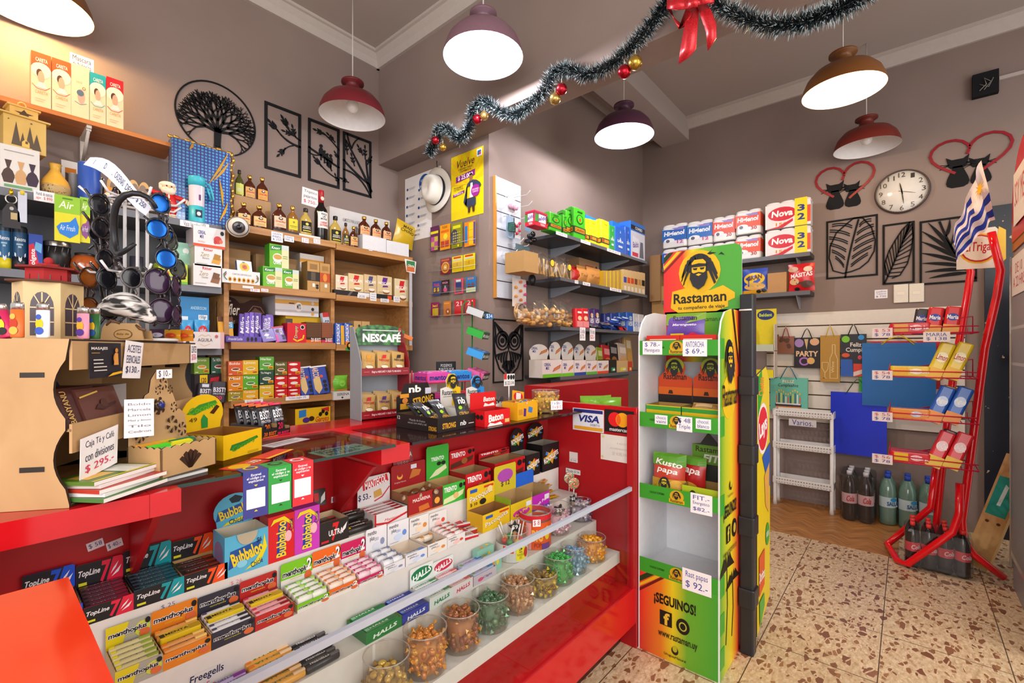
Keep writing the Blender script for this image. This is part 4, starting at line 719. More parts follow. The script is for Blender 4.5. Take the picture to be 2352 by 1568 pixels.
carton('white_box','white carton with black lettering at edge of right bay','box',('Y',2.48),766,806,899,('v',917),.14,'d2cecd',[('t','SERENA',.2,.5,.9,.85,'4a4644',1),('e',.5,.25,.06,.12,'3a3634')],k='m')
for i,(u0,u1,vt,c) in enumerate(((752,792,868,'58a02a'),(764,802,862,'6ab52e'))): bag('green_bag' if 0 else 'snack_bag','green foil bag on white carton, %s'%('half hidden one behind' if i==0 else 'front one beside coffee display'),'snack bag',('Y',2.56-.05*i),u0,u1,vt,('v',899),.04,c,[('e',.6,.5,.2,.2,'8acb4a'),('r',.3,.05,.95,.14,'e0761e')],'green bags on right bay')
carton('candy_box','yellow bonbon box with red lettering on counter behind red top','candy box',('Y',2.5),678,759,936,.731,.1,'e0b41a',[('p',[(.1,.5),(.3,.55),(.3,.95),(.1,.9)],'2a7ac0'),('e',.45,.4,.08,.14,'3a2016'),('e',.3,.35,.1,.15,'4a2a7a'),('t','Garoto',.56,.18,.95,.48,'c81a22',1,.3),('e',.78,.75,.05,.12,'1a1612'),('e',.88,.6,.05,.12,'1a1612'),('e',.7,.6,.05,.12,'1a1612'),('p',[(.7,.9),(.95,.98),(.95,.7)],'c8202a')],side='6a4420')
# shelf-edge price tags
def edge(lb,u,v,w,h,t,y=2.4885,tc='3a3a7c',rot=None):
 p=P(u,v,Y=y); return price(lb,(p.x,y-.0008,p.z),t,w,h,0,tc=tc,rot=rot)
edge('white price tag hanging left below flask tray','%s' and 623,553,.058,.05,[('GRAPA',None),('MIEL',None),('$ 250',None)]); edge('price strip reading GRAPA under flask tray',653,553,.05,.03,[('GRAPA',None),('MIEL $',None)]); edge('price tag with red numbers under white tray half',693,556,.038,.026,[('$ 140',"c83a4a"),('$ 207','c83a4a')]); edge('price tag nearest wine bottle on top shelf edge',720,558,.038,.026,[('$ 250','c86a6a')])
edge('small price tag on right bay top edge, left',847,575,.024,.012,[('Ml 50',None)]); edge('small price tag on right bay top edge, right',867,577,.022,.012,[('$ 120',None)])
edge('price tag 240 under Spanish card box',575,669,.044,.015,[('$ 240-','c83a4a')]); edge('price tag under soup boxes',600,669,.034,.015,[('$ 200','c86a6a')]); edge('blank paper strip under Spanish card box',557,661,.05,.012,[('-','e8e0e0')])
for lb,u,v,w,t in (('white label reading CAPUCHINO',821,684,.058,[('CAPUCHINO',None)]),('white handwritten price list under beige coffee boxes',850,690,.044,[('CAR $18',None),('VAI $15',None),('MOKA $',None)]),('white label reading DESCAFEINADO',874,693,.06,[('DESCAFEINADO',None)]),('white label reading CAPUCHINO CHOCOLATE',904,693,.046,[('CAPUCHINO',None),('C CHOCOLATE',None)])):
 edge(lb,u,v,w,.014*len(t)+.008,t,tc='2a2a2e')
edge('white tea price card hanging from fourth shelf',562,942,.085,.05,[('TE CON AGREGADO',None),('Y SUELTOS',None)],tc='8a8484'); edge('handwritten price strip under red tea boxes',656,920,.125,.02,[('Te Limon y Jengibre  $ 90-',None)])
edge('price tag with number 85 below tea card',587,945,.036,.016,[('$ 85-',None)],tc='2a2a3a')
p=P(717,446,Y=YA); price('white handwritten price card under bird panels',(P(692,450,Y=YA).x,YA-.002,P(692,466,Y=YA).z-.004),[('Triptico',None),('pajaritos',None),('$ 750-','d83a5a')],.105,.105,0,tc='4a464a',rot=(0,rd(3),0))
# ================= grey metal shelves, upper wooden shelf and their goods (left) =================
GY_=C('55565c','p'); GYL=C('6e7077','p'); MDF=wood('mdf','b08a5c','bf9a6b',(3,3,3),.6); MDFE=C('3a2a22','m')
G1,G2,G3=1.742,1.447,1.155
o=put(None,'metal_shelving','dark grey metal shelving with three shelves left of pine unit','shelving',(-.45,2.5,0))
for z in (G1,G2,G3,.899): sub(M().box(0,0,z-.03,1.235,.28,z,GY_,{'F':GYL}),'shelf_board',o)
sub(M().box(0,.276,.5,1.235,.284,G1-.03,C('4c4c52','p')),'back_panel',o)
for x in (0.0,1.21): sub(M().box(x,.24,0,x+.025,.276,G1-.031,GYL),'upright',o)
a=('Y',2.51)
OR=wood('cherry','b0662a','c87a38')
o=put(None,'wall_shelf','long orange-brown wooden wall shelf at upper left carrying face mask boxes','shelf',(-.5,2.59,2.088))
sub(M().box(0,0,0,1.125,.194,.018,OR),'board',o)
p=P(205,300,Y=2.60); br=M().box(-.008,.01,-.012,.008,.19,0,C('cfc6bc')).prism([(0,0)]*0 or [(-.008,-.012),(.008,-.012),(.008,-.02),(-.008,-.02)],.02,.19,C('cfc6bc')).tube([(0,.02,-.012),(0,.175,-.11)],.006,C('cfc6bc')).box(-.009,.176,-.2,.009,.192,0,C('cfc6bc')); br.dec([('r',.2,.1,.8,.2,'5a544e'),('r',.2,.3,.8,.4,'5a544e')],(-.009,.176,-.2),(.018,0,0),(0,0,.1),(0,-1,0)); sub(br,'bracket',o,loc=(p.x+.5,0,0))
MB=lambda top,face: [('r',0,.72,1,1,top),('e',.5,.68,.5,.14,face),('e',.42,.62,.16,.08,'5a3a2a'),('e',.5,.56,.16,.11,'d8a080'),('p',[(.2,.36),(.85,.36),(.66,.46),(.4,.46)],'e8d8c8'),('l',[(.05,.4),(.3,.33),(.7,.33),(.95,.4)],.001,top),('t','CARETA',.22,.83,.82,.9,'f4ecd8',1),('t','CARETA',.2,.24,.84,.3,'c89a5a',0),('r',.2,.14,.7,.155,'d8b890'),('r',.2,.1,.6,.115,'d8b890')]
for i,(u0,u1,vt,tp,lb) in enumerate(((71,117.5,122,'d8562a','orange topped face shield box, first from the left'),(119,163,138,'d8562a','orange topped face shield box, second from the left'),(163.5,205,151,'e8b070','plain cream face shield box under handwritten sign'),(206,243,170,'2a9a9e','teal topped face shield box'),(244,283.5,181,'c8222a','bright red topped face shield box at right end'))):
 sp=MB(tp,'efe0c0') if i!=2 else [('t','1015',.3,.66,.6,.7,'c8885a',0),('e',.55,.42,.2,.14,'d0a08a'),('e',.5,.48,.2,.06,'5a6a7a'),('l',[(.2,.3),(.5,.26),(.85,.3)],.001,'4a6a8a'),('e',.7,.58,.09,.03,'8a4a2a'),('e',.7,.58,.06,.02,'e8c898')]
 carton('face_shield_box',lb,'box',('Y',2.6),u0,u1,vt,2.106,.06,'e6cfa4',sp,side='c8a878',group='face shield boxes on the upper shelf')
p=P(160,152,Y=2.605); price('white handwritten sign card above third face shield box',(p.x,2.602,p.z),[('Mascara',None),('de Niños/as',None)],P(215,150,Y=2.605).x-p.x,.058,0,tc='3a363a')
# --- top grey shelf
vs=[('p',[(x+.02,.14),(x+.24,.14),(x+.3,.3),(x+.24,.42),(x+.16,.48),(x+.22,.66),(x+.04,.66),(x+.1,.48),(x+.02,.42),(x-.04,.3)],c) for x,c in ((.07,'4a3630'),(.39,'c89a6a'),(.68,'3a2a3a'))]
carton('diffuser_box','white carton printed with three vases, under the wooden lantern','box',a,0,91,338,G1,.12,'d8d2cc',vs+[('r',.1,.86,.85,.88,'9a9490'),('r',.1,.04,.8,.1,'6a9a6a')],side='b8b0b4')
zt=P(45,345,Y=2.53).z
def lantern(lb,loc,w,h,rz,body,roof,win,sp):
 o=put(None,'wooden_lantern',lb,'lantern',loc,rz); d=w*.8
 m=M().box(-w*.42,-d*.42,0,w*.42,d*.42,h*.6,body); m.face('F',sp,w*.84,d*.84,h*.6,-w*.42,-d*.42); sub(m,'body',o)
 m=M().box(-w*.5,-d*.5,h*.6,w*.5,d*.5,h*.63,roof).box(-w*.28,-d*.28,h*.63,w*.28,d*.28,h*.8,roof).box(-w*.33,-d*.33,h*.8,w*.33,d*.33,h*.83,roof); m.face('F',[('p',[(.5,.85),(.6,.55),(.85,.5),(.65,.35),(.7,.1),(.5,.25),(.3,.1),(.35,.35),(.15,.5),(.4,.55)],'4a3620')],w*.56,d*.56,h*.17,-w*.28,-d*.28,h*.63); sub(m,'roof',o)
 sub(M().tube([(w*.08*cos(t),0,h*.9+w*.08*sin(t)) for t in [2*PI*i/12 for i in range(12)]],w*.018,roof,6,True).tube([(0,0,h*.8),(0,0,h*.84)],w*.02,roof,6),'ring',o); return o
YM=wood('ply','c9a04c','d9b565',(3,3,3))
c=P(50,300,Y=2.58); lantern('small square wooden lantern with forest cut-out on vase carton',(c.x,2.57,zt),.135,.205,8,YM,YM,None,[('p',[(.18,.12),(.4,.12),(.29,.84)],'5a4a3a'),('p',[(.36,.12),(.52,.12),(.44,.55)],'5a4a3a'),('p',[(.5,.12),(.72,.12),(.61,.78)],'5a4a3a'),('p',[(.66,.1),(.88,.1),(.77,.6)],'5a4a3a'),('p',[(.42,.12),(.6,.12),(.6,.26),(.51,.36),(.42,.26)],'e0b858'),('r',.5,.22,.56,.3,'5a4a3a'),('r',.1,.84,.13,.87,'5a4a3a'),('r',.62,.86,.66,.9,'5a4a3a')])
loc,w,h,_=spot(a,92,167,368,G1); r=w/2
o=put(M().lathe([(r*.6,0),(r*.9,h*.1),(r,h*.27),(r*.97,h*.36)],C('b99a64','p'),28).lathe([(r*.97,h*.36),(r*.85,h*.5),(r*.5,h*.68),(r*.32,h*.8),(r*.36,h*.92),(r*.44,h*.97),(r*.3,h*.9)],C('d9a63c','p'),28,cap=False),'aroma_diffuser','yellow wooden vase shaped aroma diffuser with pierced base','diffuser',loc+Vector((r,r,0)))
m=M()
for i in range(60):
 t=-PI*.95+PI*.9*R.random(); z=h*(.1+.2*R.random()); q=r*(.9+.1*min(1,z/h/.27-.4)); m.dec([('e',.5,.5,.5,.35,'5a4020')],(q*1.01*cos(t)-.004,q*1.01*sin(t),z),(.008*abs(sin(t)),0,0),(0,0,.006),(cos(t),sin(t),0))
m.add([(-r*.42,-.01,h*.9),(-r*.3,.01,h*.9),(-r*.62,0,h*1.0)],[(0,1,2)],C('d9a63c')); sub(m,'pierced_pattern',o)
bar('white card with sunset photo and chat bubble behind the vase',143,186,363,G1,'e4ded8',[('r',.2,.55,.8,.85,'c8741e'),('p',[(.2,.55),(.8,.55),(.8,.68),(.2,.75)],'4a3a34'),('p',[(.3,.42),(.8,.42),(.8,.54),(.3,.54)],'8a8a92')],y=2.68,d=.004,name='photo_card',cat='card')
for lb,u0,u1,vt,col in (('grey plastic cylinder between the vase and blue tube',158,182,397,'8d8f97'),('tall blue fabric cylinder next to vase diffuser',181,235,372,'2a50a8')):
 loc,w,h,_=spot(('Y',2.53 if u0>170 else 2.6),u0,u1,vt,G1); m=M().lathe([(w*.48,0),(w/2,.004),(w/2,h-.004),(w*.48,h),(w*.4,h-.003),(1e-4,h-.006)],C(col,'p'),28); put(m,'cylinder_speaker' if u0>170 else 'plastic_tumbler',lb,'speaker' if u0>170 else 'tumbler',loc+Vector((w/2,w/2,0)))
loc,w,h,_=spot(a,241,268,430,G1); o=put(M().lathe([(w*.45,0),(w/2,.004),(w/2,h*.66),(w*.4,h*.74)],C('e6d2b4'),20),'pill_bottle','small cream bottle with orange cap on grey shelf','bottle',loc+Vector((w/2,w/2,0))); sub(M().lathe([(w*.42,h*.74),(w*.44,h*.98),(w*.4,h),(1e-4,h)],C('e08a2a'),20),'cap',o)
for lb,u0,u1,vt,t,yy in (('wooden heart cut-out, half hidden behind the hanging paper',245,300,396,'pa',2.6),('wooden heart cut-out with bow and letters má',293,344,405,'má',2.54)):
 loc,w,h,_=spot(('Y',yy),u0,u1,vt,G1); hp=[(w*(.5+.5*sin(t_)**3),h*(.52+.5*(13*cos(t_)-5*cos(2*t_)-2*cos(3*t_)-cos(4*t_))/17)) for t_ in [2*PI*i/36 for i in range(36)]]
 m=M().prism(hp,0,.006,wood('ply2','c99a5c','d6aa6c',(3,3,3))); m.dec([('p',[(.5+(x/w-.5)*.74,.52+(z/h-.52)*.74) for x,z in hp],'8a7468'),('p',[(.3,.62),(.5,.56),(.3,.48)],'d6aa6c'),('p',[(.7,.62),(.5,.56),(.7,.48)],'d6aa6c'),('l',[(.5,.55),(.42,.38)],.003,'d6aa6c'),('l',[(.5,.55),(.6,.4)],.003,'d6aa6c'),('t',t,.3,.14,.74,.38,'d6aa6c',3,.1)],(0,0,0),(w,0,0),(0,0,h),(0,-1,0)); put(m,'wooden_heart',lb,'heart ornament',loc+Vector((0,0,.001)),group='wooden hearts')
# santa doll
loc,w,h,_=spot(a,345,436,404,G1); sc=h/.26; o=put(None,'santa_doll','Santa doll in red suit with arms spread before boxes','doll',(loc.x+w*.52,2.57,G1)); RD=C('c81e1e','p'); SK=C('e8b888','p'); WT=C('efe4cc','m')
def part(nm,*balls,mat=RD,pa=None):
 m=M()
 for c_,r_,sx,sy,sz in balls: m.ball([q*sc for q in c_],r_*sc,mat,16,10,sx,sy,sz)
 return sub(m,nm,pa or o)
m=M().lathe([(.018*sc,.03*sc),(.024*sc,.06*sc),(.03*sc,.085*sc)],RD,14,cx=-.022*sc).lathe([(.018*sc,.03*sc),(.024*sc,.06*sc),(.03*sc,.085*sc)],RD,14,cx=.026*sc).lathe([(.05*sc,.075*sc),(.058*sc,.09*sc),(.05*sc,.12*sc),(.036*sc,.16*sc),(.02*sc,.17*sc)],RD,18,sy=.75)
m.tube([(-.03*sc,0,.155*sc),(-.07*sc,-.005,.158*sc),(-.1*sc,-.012,.165*sc)],[.019*sc,.016*sc,.014*sc],RD,12).tube([(.03*sc,0,.155*sc),(.065*sc,-.005,.15*sc),(.095*sc,-.012,.138*sc)],[.019*sc,.016*sc,.014*sc],RD,12); su_=sub(m,'suit',o)
part('fur_trim',((0,0,.092),.058,1.05,.8,.16),((-.022,0,.034),.024,1,1,.35),((.026,0,.034),.024,1,1,.35),((-.1,-.012,.165),.017,.6,1,1),((.097,-.012,.137),.017,.6,1,1),((0,-.028,.13),.01,.7,.6,3),mat=WT)
part('boots',((-.022,-.006,.014),.022,1,1.3,.7),((.03,-.006,.014),.022,1,1.3,.7),mat=C('e0c8a8'))
part('belt',((0,0,.118),.047,1.04,.8,.18),mat=C('7a4a1a'),pa=su_); part('buckle',((0,-.037,.118),.009,1,.4,.9),mat=C('d8a02a','f'),pa=su_)
part('hands',((-.12,-.014,.168),.015,1.1,.8,.8),((-.135,-.016,.174),.007,1.8,.8,.8),((.115,-.014,.128),.017,1,.8,1.1),mat=WT)
hd_=part('head',((0,-.004,.2),.036,1,.95,1),((0,-.04,.2),.009,1,1,1),((-.036,-.002,.198),.008,.6,1,1),((.036,-.002,.198),.008,.6,1,1),mat=SK)
part('eyes',((-.013,-.036,.208),.004,1,1,1),((.013,-.036,.208),.004,1,1,1),mat=C('2a1c18'),pa=hd_)
part('beard',((0,-.018,.183),.036,1.1,.85,.75),((-.012,-.04,.192),.011,1.3,.7,.6),((.012,-.04,.192),.011,1.3,.7,.6),mat=WT,pa=hd_)
part('hair',((0,.004,.222),.044,1.06,1,.55),((-.034,0,.205),.016,.8,1,1.3),((.034,0,.205),.016,.8,1,1.3),((-.013,-.036,.216),.007,1.3,.6,.5),((.013,-.036,.216),.007,1.3,.6,.5),mat=WT,pa=hd_)
carton('mug_box','white and purple carton behind Santa doll','box',('Y',2.6),394,437,397,G1,.06,'d8cfd0',[('r',.45,0,1,.5,'6a3a8a'),('r',0,.8,.4,1,'d86a3a'),('r',.5,.7,.9,.74,'8a8488'),('e',.6,.2,.2,.15,'8a4a3a')])
loc,w,h,_=spot(('Y',2.5),438,477,403,G1); r=w/2; TQ=C('3fb6c8'); o=put(None,'blender_bottle','turquoise portable blender bottle standing before blue bag','bottle',loc+Vector((r,r+.004,0)))
sub(M().lathe([(r*.96,0),(r*.96,.003),(r*.92,h*.36)],TQ,24).dec([('r',.3,.3,.7,.75,'1a2436'),('e',.5,.52,.12,.12,'e8eef0')],(-r,-r*.95,0),(2*r,0,0),(0,0,h*.36),(0,-1,0)),'base',o)
sub(M().lathe([(r*.9,h*.36),(r*.94,h*.8)],C('d9cfd8','g'),24,cap=False).dec([('r',.5,.3,.62,.6,'6a3a6a')],(-r,-r*.95,h*.36),(2*r,0,0),(0,0,h*.4),(0,-1,0)),'cup',o); sub(M().lathe([(r,h*.8),(r,h*.97),(r*.94,h),(1e-4,h)],TQ,24),'lid',o); sub(M().tube([(r*.9,0,h*.93),(r*1.6,-.004,h*.88),(r*2.0,-.006,h*.6),(r*1.7,-.006,h*.56),(r*1.2,-.004,h*.82)],.0045,TQ,8),'strap',o)
def holo(nt,b,N,L):
 tc=N('ShaderNodeTexCoord'); mp=N('ShaderNodeMapping'); mp.inputs['Scale'].default_value=(66,66,66); L(tc.outputs['Object'],mp.inputs[0])
 v=N('ShaderNodeTexVoronoi'); v.distance='CHEBYCHEV'; v.inputs['Randomness'].default_value=0; v.inputs['Scale'].default_value=1; L(mp.outputs[0],v.inputs['Vector'])
 r=N('ShaderNodeValToRGB'); e=r.color_ramp.elements; e[0].position=.12; e[0].color=(*rgb('2a2f8a'),1); e[1].position=.26; e[1].color=(*rgb('4ac0e8'),1); q=e.new(.36); q.color=(*rgb('24268a'),1); L(v.outputs['Distance'],r.inputs[0])
 n=N('ShaderNodeTexNoise'); n.inputs['Scale'].default_value=7; L(tc.outputs['Object'],n.inputs['Vector']); mx=N('ShaderNodeMix'); mx.data_type='RGBA'; mx.blend_type='MIX'; mx.inputs[0].default_value=.25; L(r.outputs[0],mx.inputs[6]); mx.inputs[7].default_value=(*rgb('2e2f96'),1); L(mx.outputs[2],b.inputs['Base Color']); b.inputs['Metallic'].default_value=.6; b.inputs['Roughness'].default_value=.25
HOLO=nodemat('holographic_foil',holo); GOLD=C('d8a43a','f')
loc,w,h,_=spot(('Y',2.56),396,530,332,G1); o=put(None,'gift_bag','blue holographic gift bag wrapped in gold edged cellophane','gift bag',(loc.x,2.565,G1)); sub(M().box(0,.004,0,w,.06,h,HOLO),'bag',o)
m=M()
for i in range(12):
 x=w*i/11; m.ball((x,.02,h+.006+.004*sin(i*2.3)),.012,GOLD,8,5,1.2,.8,.7)
for i in range(16): m.ball((w+.012+.006*sin(i*1.9),.02,h*i/15),.015,GOLD,8,5,.7,.9,1.1)
for k,(x0,z0,x1,z1) in enumerate(((.62,.55,.95,.98),(.7,.6,.96,.86),(.28,.9,.34,1.0),(.8,.1,.95,.35),(.86,.3,.8,.62))): strip(m,[(w*x0,h*z0),(w*(x0+x1)/2+.004,h*(z0+z1)/2),(w*x1,h*z1)],[.001,.006,.0015],-.002,.002,GOLD)
sub(m,'cellophane_folds',o,'gold foil folds'); sub(M().box(-.012,-.003,0,w+.02,-.002,h+.012,clear('cellophane',refl=.35)),'cellophane',o)
p=P(413,516,Y=2.5); price('white shelf label for USB blender cup',(p.x,2.4975,p.z-.004),[('Vaso licuador USB',None)],P(480,516,Y=2.5).x-p.x,.028,0,tc='2a2a3a')
p=P(77,462,Y=2.5); price('white price label below vase diffuser',(p.x,2.4975,p.z+.004),[('Humid. de esencias',None),('apr. $ 890','d84a3a')],P(126,462,Y=2.5).x-p.x,.04,0,tc='4a3a5a')
# hangers at the front of the top grey shelf
p=P(20,440,Y=2.46); o=put(None,'leather_keyring','black leather key fob hanging at front of grey shelf, far left','keyring',(p.x+.006,2.46,p.z-.1)); sub(M().prism([(-.022,-.03),(.024,-.03),(.02,.03),(.006,.06),(-.008,.06),(-.022,.03)],-.004,.004,C('2a2628','p')).dec([('r',.45,.35,.8,.62,'b8a070'),('e',.5,.78,.12,.07,'b0a8a0')],(-.022,-.0042,-.03),(.046,0,0),(0,0,.09),(0,-1,0)),'leather_tab',o); sub(M().tube([(.014*cos(t),0,.075+.016*sin(t)) for t in [2*PI*i/14 for i in range(14)]],.0025,C('b8b0a8','f'),6,True).lathe([(.005,.09),(.006,.1),(.004,.11),(1e-4,.112)],C('d8b020','f'),10),'ring',o)
p=P(51,445,Y=2.46); put(M().box(-.011,-.004,-.07,.012,.004,.04,C('c4c4d0','f')).lathe([(.007,.03),(.007,.045),(1e-4,.047)],C('d8c040'),10),'nail_clipper','silver nail clipper hanging at front of grey shelf','nail clipper',(p.x,2.46,p.z-.035))
for i,(u0,u1,v0_,v1_,col,lab) in enumerate(((185,208,452,556,'8a4a8a','purple drop air freshener card behind front one'),(125,184,450,555,'2a7ad0','lime and yellow air freshener card with blue drop'))):
 a0=P(u0,v0_,Y=2.44);b0=P(u1,v1_,Y=2.44); w=b0.x-a0.x;h=P((u0+u1)/2,v0_,Y=2.44).z-P((u0+u1)/2,v1_,Y=2.44).z
 m=M().box(0,0,0,w,.006,h,C('d8d020')); m.face('F',[('r',0,.62,1,1,'8fc02e'),('t','Air',.15,.72,.75,.88,'e8f4d0',1,.2),('r',.3,.92,.7,.95,'4a7a1a'),('p',[(.08,.3),(.2,.16),(.6,.08),(.92,.2),(.95,.36),(.82,.56),(.6,.44),(.25,.4)],col),('t','Air Fresh',.2,.24,.8,.36,'d8e8f4',0,.2)],w,.006,h); put(m,'air_freshener',lab,'air freshener',(a0.x,2.44+.012*(1-i),P((u0+u1)/2,v1_,Y=2.44).z),group='air freshener cards')
# --- second grey shelf
def can(lb,u0,u1,vt,cols,sp,y=2.52):
 loc,w,h,_=spot(('Y',y),u0,u1,vt,G2); r=w/2; o=put(None,'deodorant_can',lb,'deodorant can',loc+Vector((r,r,0)),group='deodorant cans'); m=M(); z=0
 for c_,hh in cols: m.lathe([(r,z*h),(r,(z+hh)*h)],C(c_,'p'),24,cap=z==0); z+=hh
 m.lathe([(r,z*h),(r*.85,(z+.04)*h),(1e-4,(z+.04)*h)],C(cols[-1][0]),24); m.dec(sp,(-r*.7,-r,0),(r*1.4,0,0),(0,0,h*.9),(0,-1,0),bend=lambda a_,b_:-r*(1-sqrt(1-(1.4*(a_-.5))**2))+.0006); sub(m,'body',o); sub(M().lathe([(r*.9,h*(z+.03)),(r*.86,h*.97),(r*.5,h),(1e-4,h)],C('1c2230'),20).ball((0,-r*.5,h*.98),r*.2,C('d84a3a')),'nozzle',o)
SP=[('t','Rexona',.02,.72,1.0,.82,'e8eef4',1),('p',[(.0,.36),(.5,.2),(1,.36),(1,.44),(.5,.3),(0,.44)],'d8dfe6'),('r',.15,.62,.75,.66,'8fb0c8'),('r',.3,.55,.6,.6,'8fb0c8')]
can('blue and yellow deodorant can at left edge',-6,27,514,(('d8c61e',.25),('1f5a86',.6),('1c2a3a',.1)),SP); can('dark blue deodorant can with white chevron',28,65,518,(('20242c',.3),('1f4a70',.55),('1c2430',.1)),SP)
carton('toothpaste_box','red and blue toothpaste box beside deodorant','box',('Y',2.52),66,98,538,G2,.04,'2446a8',[('p',[(0,0),(.9,0),(.35,.75),(0,.7)],'d01f3a'),('p',[(.4,.6),(.9,.5),(.95,.75),(.5,.8)],'6ab0e0'),('t','Colgate',.1,.05,.55,.6,'f4f0f2',2,0,90)],side='1f3a90')
loc,w,h,_=spot(('Y',2.52),99,168,553,G2); r=w/2; o=put(M().lathe([(r*.55,0),(r*.75,h*.04),(r*.95,h*.5),(r*.98,h*.85)],C('1d1b1d','p'),28),'mate_gourd','black leather wrapped mate gourd with metal rim','mate gourd',loc+Vector((r,r,0)),group='mate gourds'); sub(M().lathe([(r*.98,h*.85),(r,h*.97),(r*.95,h),(r*.86,h*.96)],C('9a948e','f'),28,cap=False),'rim',o); m=M()
for k in range(5): m.tube([(r*.99*(.78+.2*j/6)*cos(-2.6+k*.5+.06*j),r*.99*(.78+.2*j/6)*sin(-2.6+k*.5+.06*j),h*(.12+.7*j/6)) for j in range(7)],.0018,C('6a6460'),5)
sub(m,'stitching',o)
for lb,u0,u1,vt,c_,c2 in (('polished orange brown round mate gourd','163',233,581,'a8501e','2a1a16'),('dark polished round mate gourd','234',296,589,'2c2226','1a1416')):
 loc,w,h,_=spot(('Y',2.51),float(u0),u1,vt,G2); r=w/2; o=put(M().lathe([(r*.45,0),(r*.8,h*.12),(r,h*.45),(r*.9,h*.75),(r*.66,h*.92)],C(c_,'g'),28),'mate_gourd',lb,'mate gourd',loc+Vector((r,r,0)),group='mate gourds'); sub(M().lathe([(r*.66,h*.92),(r*.7,h*1.02),(r*.6,h*1.04),(r*.55,h*.9)],C(c2,'p'),24,cap=False),'rim',o)
loc,w,h,_=spot(('Y',2.52),300,333,588,G2); m=M().lathe([(w*.46,0),(w/2,.003),(w*.48,h),(w*.42,h)],C('35353d','p'),22); put(m,'mate_cup','dark embossed mate cup behind sunglasses rack','mate cup',loc+Vector((w/2,w/2,0)))
bag('wipes_pack','mint green wipes packet behind blue mirrored sunglasses','wipes pack',('Y',2.55),398,446,556,('v',606),.03,'9fd0bc',[('e',.6,.6,.16,.14,'e8f0ec')])
CM=[('t','CEREAL\nMIX',.14,.4,.38,.78,'2a2f8a',2),('r',0,0,1,.13,'d8502a'),('e',.76,.42,.13,.2,'d84a4a'),('e',.68,.3,.05,.1,'c83a3a'),('e',.86,.36,.06,.1,'e87a5a'),('e',.9,.78,.06,.11,'1c1a1e'),('t','FRUTILLA',.14,.2,.36,.27,'e08a7a',0)]
RT=lambda c_,n: [('t','Ritter',.32,.76,.66,.9,'c8202a',2),('t','Zero',.2,.48,.52,.68,'a8884a',0,.3),('t',n,.28,.36,.52,.46,'8a8a86',0),('p',[(.6,.2),(.9,.15),(.97,.45),(.7,.55)],c_),('p',[(.66,.4),(.9,.35),(.95,.62),(.72,.68)],hexmix(c_,'000000',.2)),('r',.06,.1,.45,.14,'b0b0ac')]
z=G2
carton('cereal_bar_box','white cereal bar box with banana bar picture, middle of the stack','cereal bar box',('Y',2.49),447,510,566,('v',612),.1,'e2dedd',RT('d89a3a','Banana'),side='c8b8a8',group='cereal bar boxes at grey shelf end')
carton('cereal_bar_box','white cereal bar box with chocolate bar picture, bottom of stack','cereal bar box',('Y',2.49),444,508,608,z,.1,'e0dcdb',RT('8a5a3a','Chocolate'),side='c8b8a8',group='cereal bar boxes at grey shelf end')
carton('cereal_bar_box','white and red strawberry cereal bar box, top of stack','cereal bar box',('Y',2.485),444,517,522,('v',568),.11,'e6e2e2',CM,side='b8a8ac',group='cereal bar boxes at grey shelf end')
carton('cereal_bar_box','lime green cereal bar box with apple behind sunglasses','cereal bar box',('Y',2.5),364,431,604,z,.09,'b8cc2a',[('t','Ritter',.2,.74,.62,.92,'c8202a',2),('e',.22,.42,.14,.2,'c83a3a'),('p',[(.6,.2),(.95,.4),(.98,.6),(.65,.42)],'b8804a'),('r',.25,.6,.55,.64,'e8e8d8'),('r',0,0,1,.12,'6ab02a')],group='cereal bar boxes at grey shelf end')
# --- third grey shelf
loc,w,h,_=spot(('Y',2.58),414,480,682,G3); m=M().box(0,0,0,w,.006,h,C('2a86c4')); m.face('F',[('r',0,0,1,.3,'3a9ad8'),('t','ANDERSSON',.35,.76,.9,.82,'b8e0f4',1),('r',.62,.56,.94,.66,'e8eef2'),('t','150gr',.66,.57,.9,.65,'2a3a6a',1),('r',.62,.44,.94,.54,'e8eef2'),('t','$255',.66,.45,.9,.53,'2a3a6a',1),('r',.02,.52,.26,.62,'dfe8ee')],w,.006,h); put(m,'display_card','bright blue display card with price stickers behind yeast packs','display card',loc)
for i,(u0,u1) in enumerate(((419,446),(449,484))): bag('dessert_pack','light blue powder sachet with red oval logo, %s of two'%('left' if i==0 else 'right'),'sachet',('Y',2.52),u0,u1,734,G3,.03,'3a9ad0',[('e',.5,.62,.3,.18,'c8202a'),('t','HAAS',.3,.56,.7,.68,'f0f4f6',1),('r',.1,.0,.9,.3,'d8e4ea'),('e',.55,.2,.16,.1,'3a8ac0')],group='light blue sachets')
loc,w,h,_=spot(('Y',2.42),421,515,762,G3); m=M().box(0,0,.0,w,.09,h,C('dcd2d0'),{'R':C('d09aa0'),'L':C('d09aa0')}); m.face('F',[('r',.9,.0,1,1,'d8a8aa'),('e',.1,.7,.05,.16,'2a2628'),('e',.22,.74,.05,.16,'2a2628'),('e',.1,.3,.05,.16,'2a2628'),('t','AGUILA',.34,.42,.7,.62,'4a4034',0),('l',[(.36,.72),(.44,.84),(.52,.74),(.6,.84),(.66,.72)],.0008,'d8b04a'),('l',[(.38,.3),(.5,.16),(.64,.3)],.0008,'d8b04a'),('e',.8,.74,.04,.1,'c85a5a')],w,.09,h); put(m,'chocolate_box','pale pink chocolate box with gold crest at end of grey shelf','chocolate box',loc)
